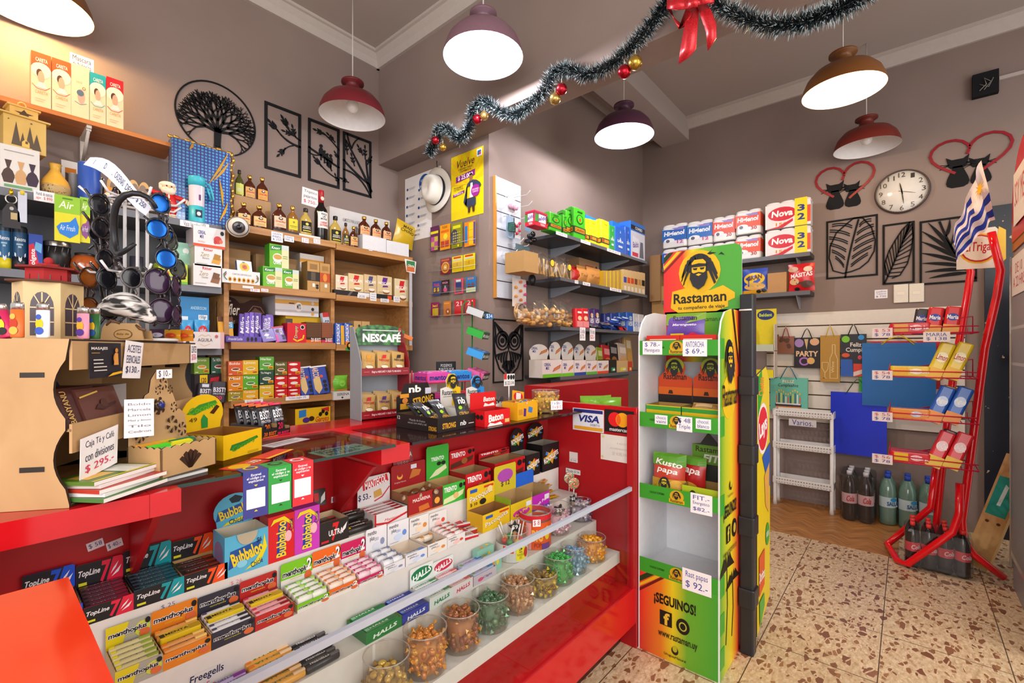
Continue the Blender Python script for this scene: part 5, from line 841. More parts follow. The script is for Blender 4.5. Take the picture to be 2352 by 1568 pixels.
# ================= MDF display unit on the counter, turned towards the aisle =================
DO=Vector((.104,1.0,.903)); E1=Vector((.6,.8,0)); E2=Vector((-.8,.6,0)); DR=53.13
def dloc(u,x=None,y=None):
 r=(u-CX)/F; d=Vector((sT*r+cT,sT-cT*r))
 if y is not None: ox,oy,ex,ey=DO.x+y*E2.x,DO.y+y*E2.y,E1.x,E1.y
 else: ox,oy,ex,ey=DO.x+x*E1.x,DO.y+x*E1.y,E2.x,E2.y
 det=-(ex*d.y-ey*d.x); q=(ox*d.y-oy*d.x)/det
 return Vector((ox+ex*q,oy+ey*q)),(q if x is None else x),(q if y is None else y)
DT=.265
o=put(None,'display_unit','laser cut MDF counter display with wavy sides at left','display stand',DO,DR)
def side():
 pr=[(0,0),(0,.004)]
 for zc in (.075,.185):
  pr+=[(max(0,.021*(1-((i-4)/4.6)**2)),zc-.046+.092*i/8) for i in range(9)]
 pr+=[(0,DT-.001),(.2,DT-.001),(.2,0)]
 return pr
pr=side()
for x in (-.005,.43):
 m=M(); k=len(pr); vs=[(x,y,z) for y,z in pr]+[(x+.005,y,z) for y,z in pr]; m.add(vs,[tuple(range(k)),tuple(range(2*k-1,k-1,-1))],MDF); m.add(vs,[(i,k+i,k+(i+1)%k,(i+1)%k) for i in range(k)],MDFE)
 m.dec([('r',.68,.77,.84,.8,'2a211c'),('r',.36,.77,.54,.8,'2a211c'),('r',.68,.22,.84,.25,'2a211c'),('r',.36,.22,.54,.25,'2a211c'),('r',.02,.77,.2,.8,'2a211c'),('r',.02,.22,.2,.25,'2a211c')],(x,.2,0),(0,-.2,0),(0,0,DT),(-1,0,0)); sub(m,'side_panel',o)
for z in (.0,.118,DT-.005): sub(M().box(0,.0,z,.43,.2,z+.004,MDF,{'F':MDFE}),'shelf_board',o)
for z in (.084,DT-.05): sub(M().box(0,-.001,z,.43,.003,z+.046,MDF),'front_lip',o)
sub(M().box(0,.196,0,.43,.2,DT-.006,MDF),'back_panel',o)
def onD(x,y,z): return DO+E1*x+E2*y+Vector((0,0,z))
ZT=DT-.0
price('white handwritten card for tea and coffee box, price 295',onD(.012,-.004,.035),[('Caja Té y Café',None),('con divisiones',None),('$ 295.-','e0205a')],.098,.07,DR,tc='2a2a4a',rot=(rd(4),rd(-5),rd(DR)))
price('white handwritten slip for essential oils hanging from MDF shelf',onD(.125,-.004,DT-.07),[('ACEITES',None),('ESENCIALES',None),('$130.-',None)],.058,.07,DR,tc='2a2a5a',rot=(rd(3),rd(4),rd(DR)))
price('small white tag for sunglasses at far end of MDF unit',onD(.4,-.004,DT-.05),[('LENTES',None),('$550-','e0405a')],.034,.045,DR,tc='2a2a3a')
m=M().box(0,0,0,.086,.0008,.06,C('23232b','p')); m.face('F',[('t','MASAJES',.05,.78,.55,.88,'e8e4dc',2),('r',.05,.7,.3,.72,'b08a3a'),('r',.1,.5,.4,.53,'d8d4cc'),('r',.1,.4,.4,.43,'d8d4cc'),('r',.1,.3,.5,.33,'d8d4cc'),('r',.1,.2,.5,.23,'d8d4cc'),('e',.78,.55,.08,.16,'e09a4a'),('e',.8,.78,.05,.07,'d88a3a'),('p',[(.7,.35),(.86,.35),(.84,.7),(.74,.7)],'e09a4a'),('p',[(.5,.02),(.66,.12),(.95,.16),(.99,.1),(.75,.06)],'e8b01e')],.086,.0008,.06); put(m,'business_card','black business card with golden figure on MDF shelf lip','business card',onD(.036,-.0035,DT-.066),DR)
# inside the unit
m=M().box(0,0,0,.1,.06,.062,C('4a2420','p')); m.v=[(x+.0,y+z*.35,z) for x,y,z in m.v]; o=put(m,'wallet','maroon leather clutch wallet with gold zip and vertical lettering','wallet',onD(.008,.012,.122),DR); m=M().box(.045,-.004,.002,.15,.05,.058,C('5e342c','p')); m.v=[(x,y+z*.35,z) for x,y,z in m.v]; m.dec([('l',[(.02,.75),(.5,.88)],.0014,'d8b04a'),('p',[(.3,.36),(.5,.3),(.85,.42),(.88,.5),(.6,.46),(.4,.5)],'3a1c18'),('e',.55,.5,.09,.13,'4a2620')],(.045,-.0045,.002),(.105,0,0),(0,.0196,.056),(0,-1,.35)); sub(m,'flap',o); m=M(); m.dec([('t','BANYANU',.3,.08,.6,.92,'d8b060',1,0,90)],(0,-.001,0),(.045,0,0),(0,.0217,.062),(0,-1,.35)); sub(m,'lettering',o)
m=M().box(0,0,0,.15,.004,.1,C('1f4f86','p')); m.face('F',[('p',[(0,.0),(1,.0),(1,.42),(0,.3)],'15191f'),('t','2025',.45,.62,.66,.78,'a8d0e8',0),('p',[(.75,.75),(.82,.78),(.84,.92),(.87,.78),(.95,.75),(.88,.68),(.9,.55),(.83,.64),(.76,.56),(.8,.68)],'9ac8e4')]+[('r',.42+.19*i,.08,.58+.19*i,.34,'5a5648') for i in range(3)],.15,.004,.1); put(m,'desk_calendar','blue 2025 desk calendar behind the maroon wallet','calendar',onD(.04,.1,.1225),rot=(rd(-30),0,rd(DR)))
carton_=M().box(0,0,0,.1,.06,.05,C('b9b6b8','m')); carton_.face('F',[('r',.1,.2,.4,.7,'8a888c'),('t','2',.55,.3,.65,.6,'5a585c',1)],.1,.06,.05); put(carton_,'white_carton','small grey white carton at back of MDF middle shelf','box',onD(.24,.1,.122),DR)
# magazines under it
for i,(c_,lb,dx,ro) in enumerate((('4a7a3a','green magazine at bottom of the leaflet pile',0,0),('e2dede','white magazine in leaflet pile',.01,4),('b83a2a','red leaflet in pile under MDF unit',.004,-3),('d8d0c8','cream leaflet in pile under MDF unit',.014,5),('5a7a2a','green and yellow magazine on top of leaflet pile',.006,2))):
 m=M().box(0,0,0,.12,.075,.006,C(c_,'p'),{'F':C('e8e4e0'),'R':C('e8e4e0')}); m.face('T',[('r',.1,.3,.5,.8,'d8a83a'),('r',.55,.1,.95,.9,'e6e6da'),('r',.0,.0,1,.08,'d8c81e')] if i==4 else [('r',.1,.2,.8,.7,hexmix(c_,'ffffff',.4))],.12,.075,.006); put(m,'magazine',lb,'magazine',onD(-.012+dx,-.05+.004*i,.006+.0065*i)+Vector((0,0,-.0)),DR+ro-18,group='leaflet pile')
# sunglasses carousel
rp=onD(.3,.06,DT+.001); o=put(None,'sunglasses_rack','white wire carousel holding sunglasses on MDF unit','sunglasses rack',rp); WW=C('d9d6d6','p')
for a_ in range(3):
 t=a_*2.1+.4; sub(M().tube([(.022*cos(t),.022*sin(t),0),(.022*cos(t),.022*sin(t),.31)],.0032,WW),'post',o)
sub(M().lathe([(.075,0),(.075,.004),(.07,.006),(1e-4,.006)],WW,24),'base',o)
for z in (.142,.3):
 m=M().tube([(.05*cos(t),.05*sin(t),z) for t in [2*PI*i/20 for i in range(20)]],.0028,WW,6,True)
 for k in range(7):
  t=2*PI*k/7+.3; m.tube([(.018*cos(t),.018*sin(t),z),(.075*cos(t),.075*sin(t),z),(.092*cos(t),.092*sin(t),z+.016)],.0026,WW,6)
 sub(m,'arm_ring',o)
m=M(); n=10; vs=[]
for i in range(n+1):
 t=i/n; vs+=[(-.03-.0+.09*t*0,0,0)]*0
pA,pB=P(192,378,Y=1.32),P(335,482,Y=1.2); pA2,pB2=P(212,372,Y=1.32),P(362,470,Y=1.2)
vs=[]
for i in range(n+1):
 t=i/n; s_=Vector((0,0,.012*sin(t*5))); w_=pA.lerp(pB,t)+s_; v_=w_+Vector((.012,.01,.022+.012*sin(t*PI))); vs+=[w_,v_]
m.add(vs+[Vector(v)+Vector((-.0005,.0008,0)) for v in vs],[(2*i,2*i+2,2*i+3,2*i+1) for i in range(n)]+[(2*n+2+2*i,2*n+3+2*i,2*n+5+2*i,2*n+4+2*i) for i in range(n)],C('d9dbe8','m'),True)
for k in range(5):
 t=.12+.17*k; b0=pA.lerp(pB,t)+Vector((0,0,.012*sin(t*5))); b1=pA.lerp(pB,t+.14)+Vector((0,0,.012*sin((t+.14)*5))); up=Vector((.012,.01,.022+.012*sin(t*PI))); m.dec([('t',('LENTES','DE SOL','CADENAS','DESDE','$ 250')[k],.0,.3,1,.75,'3a3a62',0)],b0,b1-b0,up,(b1-b0).cross(up))
put(m,'paper_sign','long curling white paper with handwriting hanging over sunglasses rack','paper sign')
def shades(lb,u,v,fr,ln,t_,rz,roll=90,rr=.0185,sh=0):
 p=Vector((0,0,0)); r=(u-CX)/F; q=Vector((sT*r+cT,sT-cT*r,(V0-v)/F))*t_; p=Vector((q.x,q.y,H+q.z)); o=put(None,'sunglasses',lb,'sunglasses',p,rot=(rd(R.uniform(-6,6)),rd(roll),rd(rz)),group='sunglasses on the wire carousel')
 fm=C(fr,'g'); m=M();
 for s in (-1,1):
  pts=[(s*.031+rr*1.12*cos(a_)*(1 if sh==0 else 1.05),-.0006-.004*abs(cos(a_)),rr*.95*sin(a_)*(1 if sin(a_)>0 or sh else 1.05)) for a_ in [2*PI*i/20 for i in range(20)]]
  m.tube(pts,.0019,fm,6,True)
 m.tube([(-.008,-.002,.006),(0,-.003,.009),(.008,-.002,.006)],.0024,fm,6); f_=sub(m,'frame',o)
 for s in (-1,1):
  m=M().ball((s*.031,0,0),rr*1.08,ln,16,6,1,.1,.9); sub(m,'lens',f_)
  m=M().tube([(s*.053,0,.01),(s*.055,.012+.006*s,.012),(s*.02,.02+.006*s,.009),(-s*.045,.018+.006*s,.002),(-s*.062,.014+.006*s,-.014)],[.003,.0034,.003,.003,.0024],fm,6); sub(m,'temple',o)
LN={'k':C('17171c','g'),'b':C('1a56a8','f'),'w':C('4a2a1e','g'),'g':C('4c5450','g'),'p':C('3a2440','g')}
for q in (('black sunglasses with round lenses, top left of carousel',228,505,'1b1b1e',LN['k'],.95,20),('black sunglasses with brown temples hanging second on the left',236,560,'2a2022',LN['k'],.94,35,82),('dark cat-eye sunglasses behind the black hairband at left',262,480,'1a1a1c',LN['p'],1.02,60,100),
('blue mirrored sunglasses at top right of carousel',372,502,'2a2a30',LN['b'],.98,5,84),('blue mirrored sunglasses on lower right of upper ring',372,560,'1c1c22',LN['b'],.96,-8,76),('grey green wayfarer sunglasses below the blue mirrored ones',398,585,'3a3430',LN['g'],1.0,30,70),
('brown sunglasses with orange lens at far left of lower ring',203,672,'3c2218',C('a85a1e','g'),.96,25),('black wide sunglasses on lower ring left',247,675,'17171a',LN['k'],.94,30,86),('dark aviator sunglasses with silver rim in lower middle',300,672,'5a5656',LN['k'],.95,10,92),('large round purple brown sunglasses on lower ring',366,680,'2a1c22',LN['p'],.97,5,84,.0235),('folded purple sunglasses at right of lower ring',404,690,'2a2030',LN['p'],.99,50,88)): shades(*q)
hb=Vector((0,0,0)); m=M().tube([(.036*cos(t),.012*sin(t*2),.062*sin(t)) for t in [.9+4.9*i/18 for i in range(19)]],[.004+.0025*sin(PI*i/18) for i in range(19)],C('1b1b20','p'),8); r=(300-CX)/F; q=Vector((sT*r+cT,sT-cT*r))*.9; put(m,'hairband','black curved hairband looped over top of carousel','hairband',(q.x,q.y,H+(V0-515)/F*.9),rot=(0,rd(25),rd(-50)))
# red roofed MDF lantern house
q,_,_=dloc(112,y=.13); o=put(None,'lantern_house','MDF Christmas lantern house with arched windows and red roof','lantern',(q.x,q.y,DO.z+DT+.001),-46); ML=wood('mdf_light','c9ac7c','d6ba8a',(3,3,3),.6); RF=C('a32a2c','m')
n=6; rr=.06; hx=[(rr*cos(2*PI*i/n+.52),rr*sin(2*PI*i/n+.52)) for i in range(n)]
m=M()
for i in range(n):
 a_,b_=Vector((*hx[i],0)),Vector((*hx[(i+1)%n],0)); e=b_-a_; nn=Vector((e.y,-e.x,0)).normalized(); m.add([a_,b_,b_+Vector((0,0,.115)),a_+Vector((0,0,.115))],[(0,1,2,3)],ML)
 arch=[(.18,.06),(.82,.06),(.82,.55)]+[(.5+.32*cos(t),.55+.28*sin(t)) for t in [PI*j/8 for j in range(9)]]
 m.dec([('p',arch,'4a3e48'),('l',[(.5,.06),(.5,.82)],.0012,'d6ba8a'),('l',[(.18,.3),(.82,.3)],.0012,'d6ba8a'),('l',[(.18,.55),(.82,.55)],.0012,'d6ba8a'),('l',[(.5,.55),(.3,.76)],.001,'d6ba8a'),('l',[(.5,.55),(.7,.76)],.001,'d6ba8a')]+([('p',[(.3,.1),(.72,.1),(.5,.6)],'4a7a3a'),('p',[(.46,.6),(.5,.68),(.54,.6)],'d8902a')] if i%3==1 else []),a_,e,(0,0,.115),nn)
o.scale=(.8,.8,.88); sub(m,'walls',o); m=M()
def hexlay(r_,z0,z1,mat): m.lathe([(r_,z0),(r_,z1)],mat,6,smooth=False)
hexlay(.072,.115,.119,C('5a3a2c','m')); sub(m,'eaves',o); m=M(); hexlay(.04,.119,.145,RF); hexlay(.056,.145,.149,C('7a2a24','m')); hexlay(.02,.149,.157,RF); m.ball((0,0,.163),.009,RF,10,6)
for i in range(6):
 t=2*PI*i/6; m.dec([('p',[(.2,.1),(.8,.1),(.8,.5),(.5,.8),(.2,.5)],'4a1a1c')],(.0348*cos(t)+.017*sin(t),.0348*sin(t)-.017*cos(t),.12),(-.034*sin(t),.034*cos(t),0),(0,0,.024),(cos(t),sin(t),0))
sub(m,'roof',o)
# lighters
def lighter(lb,u,x,c1,c2,c3,k=0,tilt=0):
 q,_,_=dloc(u,x=x); o=put(None,'lighter',lb,'lighter',(q.x,q.y,DO.z+DT+.001),rot=(0,rd(tilt),rd(-50)),group='printed lighters on the MDF unit'); o.scale=(.78,.78,.78); m=M().lathe([(.0115,0),(.0125,.002),(.0125,.056)],C(c1),18,sy=.62)
 m.dec([('e',.5,.5,.35,.2,c2),('e',.5,.25,.4,.14,c3),('e',.45,.75,.25,.1,c3)],(-.011,-.0075,0),(.022,0,0),(0,0,.056),(0,-1,0)); sub(m,'body',o); sub(M().lathe([(.0122,.056),(.0122,.066),(.011,.07),(1e-4,.07)],C('b8b4b0','f'),18,sy=.62),'metal_hood',o); sub(M().ball((0,0,.068),.0052,C('6a6664','f'),10,6,.7),'wheel',o)
lighter('orange printed lighter at left edge of MDF unit',40,.012,'d8682a','b8381e','e8b04a'); lighter('white lighter with blue and yellow print before the lantern house',99,.02,'e4e4e8','e8c020','3a5ab8'); lighter('pink and purple printed lighter right of lantern house',191,.085,'d890a8','e8b030','5a3a9a'); lighter('green and yellow printed lighter beside the pink one',217,.1,'2a5a2a','e0b82a','2a5aa0'); lighter('pink and yellow printed lighter leaning behind orange one',18,.035,'c8285a','d8d82a','2a2a2a',tilt=-14)
# cow print purse and small basket, sweets
r=(293-CX)/F; q=Vector((sT*r+cT,sT-cT*r))*.92
def cow(nt,b,N,L):
 n=N('ShaderNodeTexNoise'); n.inputs['Scale'].default_value=38; n.inputs['Distortion'].default_value=1.2; tc=N('ShaderNodeTexCoord'); mp=N('ShaderNodeMapping'); mp.inputs['Scale'].default_value=(.5,1,1.6); L(tc.outputs['Object'],mp.inputs[0]); L(mp.outputs[0],n.inputs['Vector']); rr_=N('ShaderNodeValToRGB'); rr_.color_ramp.elements[0].position=.44; rr_.color_ramp.elements[0].color=(*rgb('1d1a1b'),1); rr_.color_ramp.elements[1].position=.56; rr_.color_ramp.elements[1].color=(*rgb('d2ccc8'),1); L(n.outputs['Fac'],rr_.inputs[0]); L(rr_.outputs[0],b.inputs['Base Color']); b.inputs['Roughness'].default_value=.8
m=M().ball((0,0,.025),.055,nodemat('cow_print',cow),24,12,1,.5,.45); m.v=[(x,y,z+.012*cos(x*40)-.01*(x/.055)) for x,y,z in m.v]; put(m,'fur_purse','black and white cow print purse lying on small MDF basket','purse',(q.x,q.y,DO.z+DT+.034),-46)
q2=q*1.02; o=put(None,'mdf_basket','small MDF gift basket with ribbon handles and oval plaque','basket',(q2.x,q2.y,DO.z+DT+.001),-46); sub(M().prism([(-.042,0),(.04,0),(.036,.024),(.03,.034),(-.032,.034),(-.038,.024)],-.014,-.011,MDF).prism([(-.042,0),(.04,0),(.036,.02),(-.038,.02)],.012,.015,MDF).box(-.04,-.011,0,.038,.012,.003,MDF),'panel',o); m=M(); m.dec([('e',.5,.5,.5,.5,'6a4a2a'),('e',.5,.5,.45,.42,'b9925e'),('t','Baby dia',.18,.38,.82,.62,'3a2416',0,.2)],(-.016,-.0145,.002),(.036,0,0),(0,0,.02),(0,-1,0)); sub(m,'plaque',o); sub(M().tube([(-.03,-.012,.03),(-.02,-.016,.04),(-.004,-.014,.034)],.003,C('6a4a34'),6).tube([(.026,-.012,.03),(.034,-.016,.024),(.044,-.014,.02)],.003,C('6a4a34'),6),'ribbon',o)
for i,(u,t_,c_) in enumerate(((345,1.02,'4a2a4a'),(376,1.05,'e0a01e'),(405,1.06,'d8861a'))):
 r=(u-CX)/F; q=Vector((sT*r+cT,sT-cT*r))*t_; m=M().pouch(.038 if i else .03,.026,.014,C(c_,'c')); m.dec([('e',.5,.5,.3,.2,'c83a1a' if i else 'c8c0d0')],(0,0,0),(.038,0,0),(0,0,.026),(0,-1,0),bend=lambda a_,b_:.007*((sin(PI*a_)**.6)*(sin(PI*b_)**.55))+.001); put(m,'candy_bag',('dark purple sweet wrapper behind MDF basket','yellow candy bag left of the orange one, behind basket','orange yellow candy bag nearest the pink chocolate box')[i],'candy bag',(q.x,q.y,DO.z+DT+.0015),-46,'candy bags on MDF unit')
# ================= red counter and sweet showcase =================
ZC_=.895; RED=C('c0141c','g'); REDD=C('a8121a','p'); WHT=C('dcd6d0','p')
o=put(None,'red_counter','glossy red laminate counter with glass top and stepped sweet showcase','counter',(0,0,0))
def cbox(nm,mat,*b): return sub(M().box(*b,mat),nm,o)
for b in ((-.5,.985,.862,.1995,1.345,.9025),(.2,.985,.862,.245,1.0175,.9025),(.695,1.04,.85,.785,1.345,ZC_),(-.5,1.345,.855,1.665,1.5,.907),(.785,1.21,.85,1.665,1.345,.886)): cbox('top_slab',RED,*b)
cbox('back_panel',REDD,-.5,1.26,.12,1.665,1.275,.855)
sub(M().box(-.5,1.28,.84,.78,1.5,.845,REDD),'inner_shelf',o)
for x in (-.02,.22,.68): sub(M().prism([(1.055,.845),(1.26,.845),(1.26,.66)],0,.012,REDD).xf(Matrix(((0,1,0,x),(1,0,0,0),(0,0,1,0),(0,0,0,1)))),'bracket',o)
GLS=clear('counter_glass','d8e4dc',.2,.03)
sub(M().box(.2,1.02,ZC_+.0005,.725,1.343,ZC_+.007,GLS).box(.2,1.0185,ZC_+.0005,.725,1.0198,ZC_+.007,C('1f3a34','g')),'glass_top',o)
sub(M().box(.79,1.035,.887,1.664,1.343,ZC_,C('2a1214','g')),'shade_painted_glass',o)  # solid sheet, the dim compartment under the glass put into its colour
for y0,y1,z0,z1 in ((.862,1.259,.313,.356),(.967,1.259,.3565,.455),(1.06,1.259,.4555,.547),(1.154,1.259,.5475,.64)): sub(M().box(-.45,y0,z0,1.662,y1,z1,WHT),'step',o)
cbox('base',RED,-.5,.795,.1,1.664,1.259,.24); cbox('recess_front',REDD,-.5,.875,.2405,1.664,.89,.312); cbox('plinth',C('3a1214','p'),-.5,.86,0,1.664,1.25,.099)
sub(M().box(-.5,.803,.2405,1.64,.807,.612,clear('case_glass','f8faf9',.08,.02)),'front_glass',o)
sub(M().box(-.5,.799,.612,1.655,.811,.627,C('b0b6c2','p')),'glass_rail',o)
sub(M().box(1.64,.795,.2405,1.664,.82,.9,REDD),'corner_post',o)
o=put(None,'return_counter','red laminate return counter with card payment stickers','counter',(1.666,.795,0)); sub(M().box(.02,0,0,.5,.42,.84,REDD),'carcass',o); sub(M().box(0,0,0,.0195,.42,.905,REDD),'front_panel',o); sub(M().box(0,0,.905,.0195,.42,.925,RED),'top_lip',o); sub(M().box(.02,0,.8405,.5,.015,.925,REDD),'end_board',o)
put(M().box(1.98,1.42,0,2.86,1.6,.955,REDD),'red_cabinet','dark red cabinet behind return counter under grey shelves','cabinet')
put(M().box(-.5,.3,.3,.072,.717,ZC_,C('e23a1c','g')),'near_counter','orange red counter block in lower left corner','counter')  # warm lamplight tint put into the base colour of this red block
def onX(u,v,x=1.6645): return P(u,v,X=x)
def sticker(lb,u0,u1,v0_,v1_,col,sp,nm='sticker',x=1.6645):
 a=onX(u0,v0_,x);b=onX(u1,v1_,x); w=a.y-b.y;h=onX((u0+u1)/2,v0_,x).z-onX((u0+u1)/2,v1_,x).z; return put(M().box(0,-.0008,0,w,0,h,C(col)).face('F',sp,w,.001,h,y0=-.0008),nm,lb,nm.replace('_',' '),(x,a.y,onX((u0+u1)/2,v1_,x).z),-90)
sticker('white debit card sticker with blue letters and gold bar',1316,1387,939,990,'e2e4ec',[('r',.03,.82,.97,.97,'2a2f7a'),('t','VISA',.2,.4,.86,.72,'22307e',3,.2),('t','DEBITO',.58,.25,.88,.35,'4a4a58',0),('r',.05,.05,.97,.2,'e0a030')])
sticker('black card sticker with red and yellow overlapping circles',1389,1456,942,994,'1d1a1c',[('e',.36,.58,.23,.32,'e01f26'),('e',.62,.58,.23,.32,'eda01e'),('p',[(.49,.32),(.55,.45),(.57,.58),(.55,.71),(.49,.84),(.43,.71),(.41,.58),(.43,.45)],'e8641e'),('t','mastercard',.18,.06,.88,.22,'f0ecea',1)])
sticker('white wavy edged paper notice below the card stickers',1380,1456,1000,1060,'e2dcd4',[('t','A ADULTOS',.5,.66,.9,.74,'b8b2ac',0),('t','ACOMPAÑADOS DE...',.3,.46,.95,.54,'b8b2ac',0),('t','SE VUELVA',.36,.24,.8,.36,'c4beb8',1),('e',.08,.9,.04,.05,'d8c88a'),('e',.06,.12,.04,.05,'d8c88a')],'notice')
sticker('small price tag on red panel right of black boxes',1308,1327,1038,1061,'ddd2d0',[('t','$ 142',.15,.1,.85,.25,'4a4a54',0),('l',[(0,.36),(1,.36)],.0005,'b8a8a8')],'price_tag'); sticker('price tag above the lollipops on red panel',1300,1333,1077,1088,'ddd8d6',[('t','Pirulin $ 54',.08,.2,.92,.8,'3a3a44',0)],'price_tag')
# ---------- builders for open display boxes
def opentray(w,d,h,col,inn='b8935f',front=(),sidec=None,hd=0,hsp=(),hshape='r',fcut=0,lsp=(),hc=None,t=.0016):
 m=M(); sc=C(sidec or col); ic=C(inn,'m')
 m.box(t,t,.0004,w-t,d-t,t,ic); m.box(0,0,0,w,t,h*(1-fcut),C(col),{'K':ic}); m.box(0,t,0,t,d-t,h,sc,{'R':ic}); m.box(w-t,t,0,w,d-t,h,sc,{'L':ic}); m.box(0,d-t,0,w,d,h,sc,{'F':ic})
 m.face('F',front,w,d,h*(1-fcut));
 if lsp: m.face('L',lsp,w,d,h)
 hm=None
 if hd:
  hm=M(); k=hd
  if hshape=='r': pts=[(0,0),(w,0),(w,k*.93),(w*.96,k),(w*.04,k),(0,k*.93)]
  elif hshape=='o': pts=[(w*.08,0),(w*.92,0)]+[(w*(.5+.5*cos(a)),k*(.45+.55*sin(a))) for a in [-.5+4.14*i/14 for i in range(15)]]
  else: pts=[(w*.0,0),(w,0),(w,k*.55),(w*.9,k*.6),(w*.8,k),(w*.2,k),(w*.1,k*.6),(0,k*.55)]
  hm.prism([(x,h+z) for x,z in pts],d-t,d-t+.0015,C(hc or col)); hm.dec(hsp,(0,d-t,h),(w,0,0),(0,0,k),(0,-1,0))
 return m,hm
def tray(lb,pl,u0,u1,vt,z,d,col,group=None,hv=None,nm='display_box',ratio=None,**k):
 loc,w,h,rz=spot(pl,u0,u1,vt,z); hd=0
 if hv is not None:
  tt=Vector((w*.5,d,0)); wp=loc+tt; f=cT*wp.x+sT*wp.y; zt=H+(V0-hv)/F*f; hd=max(.01,zt-z-h)
 m,hm=opentray(w,d,h,col,hd=hd,**k); o=put(m,nm,lb,'display box',loc,rz,group)
 if hm: sub(hm,'header_card',o)
 return o,loc,w,h
def rollmesh(l,r,c1,c2,c3,text,tc,sq=False):
 m=M()
 if sq: m.rbox(0,0,0,l,r*2.1,r*1.5,r*.3,C(c1,'c'))
 else: m.lathe([(r*.8,0),(r,l*.03),(r,l*.97),(r*.8,l)],C(c1,'c'),10).xf(Matrix.Translation((0,r,r))@Matrix.Rotation(PI/2,4,'Y'))
 bd=None if sq else (lambda a,b:-r*(1-sqrt(max(0,1-((b-.5)*1.5)**2)))+.0004)
 zz=r*1.5 if sq else 2*r
 m.dec([('r',.0,.1,.12,.9,c2),('r',.72,.05,1,.95,c3),('t',text,.14,.26,.7,.74,tc,1)],(0,r*.25,zz),(l,0,0),(0,r*1.5,0),(0,0,1),bend=bd)
 return m.mesh('candy_roll')
def rolls(lb,loc,w,d,z0,n,spec,rise=.0,nm='candy_roll',cat='candy roll',skip=(),two=1,sq=False,rad=None):
 "n rolls lying across a box, one behind the other from the front"
 r=rad or min(.0105,d/(2.15*n)); me=None; l=w*.92/two
 for q in range(two):
  for i in range(n):
   if i in skip: continue
   if me is None: me=rollmesh(l*.97,r,*spec,sq=sq)
   y=.003+(d-.006-2*r)*(i/(max(1,n-1))); side='' if two==1 else (' in left half' if q==0 else ' in right half')
   put(me,nm,'%s, %s from the front%s'%(lb,ORD[i],side),cat,loc+Vector((w*.04+l*q,y,z0+rise*i)),group=lb+'s')
S4=('Y',1.154); z4=.6402
# step four: chewing gum and chocolate boxes
def TL(c): return [('p',[(.0,.0),(.62,0),(.78,1),(0,1)],'1d1a1e'),('t','TopLine',.05,.42,.5,.74,'e4e0e0',2,.3),('t','7',.5,.08,.74,.95,c,3,.2),('p',[(.74,.2),(.9,.35),(.96,.62),(.84,.4)],'e8e4e4'),('p',[(.72,.32),(.84,.55),(.9,.8),(.78,.55)],'e0dcdc'),('r',.05,.14,.22,.26,'d8d02a')]
for lb,u0,u1,vt,hv,c,cr,n in (('blue and black gum box half hidden by orange counter',60,190,1404,1308,'1f4fc8','16203a',5),('red and black gum box second in the row',192,307,1380,1285,'d81f3f','5a1a30',6),('teal and black gum box third in the row',308,423,1340,1252,'1496a0','123a48',6),('orange and black gum box with few packs left',423,523,1306,1232,'f0501a','4a2018',4)):
 o,loc,w,h=tray(lb,S4,u0,u1,vt,z4,.098,c,hv=hv,front=TL(c),hsp=TL(c),sidec='26222a',group='black gum boxes'); rolls('slim gum pack in '+lb.split(' box')[0]+' box',loc,w,.094,h*(.62 if n>4 else .3),n,(cr,'1a181c',hexmix(cr,c,.5),'TopLine','b8b0b4'),.0015,'gum_pack','gum pack',sq=True)
BB=lambda r: [('t','Bubbaloo',.06,.36,.92,.78,'f2d21e',3,.0,r)]
loc,w,h,_=spot(S4,516,616,1222,z4); m,hm=opentray(w,.075,h,'58b4d8',inn='cfc4ae',hd=.075,hshape='o',hc='58b4d8',hsp=[('p',[(.35,.85),(.5,.95),(.68,.85),(.6,.7),(.42,.7)],'1c2a3a'),('p',[(.05,.2),(.9,.42),(.9,.72),(.1,.5)],'1f4f9a'),('t','Bubbaloo',.12,.32,.95,.62,'f2d21e',2,.0,14),('p',[(.2,.02),(.9,.14),(.96,.3),(.3,.12)],'e8d81e'),('t','Chiclé',.35,.05,.7,.2,'1c3a6a',1,.1)],front=[('p',[(.08,.18),(.85,.42),(.8,.72),(.12,.62)],'1f4f9a'),('t','Bubbaloo',.14,.3,.88,.64,'f2d21e',3,.0,14),('p',[(.45,.06),(.8,.14),(.97,.5),(.9,.85),(.86,.5),(.7,.24)],'e8d81e'),('t','Chiclé',.58,.1,.86,.24,'1c3a6a',1,.1,14),('e',.38,.25,.12,.09,'8ad0e8'),('t','$6',.72,.66,.84,.8,'1c2a5a',1)],fcut=0,lsp=[('e',.5,.5,.38,.3,'8a7aa8')]);
m.dec([('p',[(.5+.24*cos(a_),1-.3*sin(a_)) for a_ in [PI*i/12 for i in range(13)]],'b8ab92')],(0,0,0),(w,0,0),(0,0,h),(0,-1,0),lay=8); o=put(m,'display_box','light blue open bubble gum box with round header','display box',loc); sub(hm,'header_card',o)
for lb,u0,u1,vt,c in (('red bubble gum box with vertical yellow lettering',616,676,1182,'d81c24'),('magenta bubble gum box with vertical yellow lettering',676.5,734,1165,'c83ab8')):
 carton('gum_box',lb,'gum box',S4,u0,u1,vt,z4,.05,c,[('p',[(.3,.06),(.62,.1),(.72,.85),(.4,.8)],'1f3f9a'),('t','Bubbaloo',.3,.08,.68,.86,'f2d21e',2,0,90),('e',.76,.5,.13,.12,'f0b8c0'),('p',[(.08,.8),(.2,.93),(.6,.96),(.9,.8),(.95,.55),(.84,.76),(.55,.88),(.25,.86)],'f0d81e'),('t','Chiclé',.78,.6,.94,.86,'1c2a6a',1,0,90)],side=hexmix(c,'000000',.3))
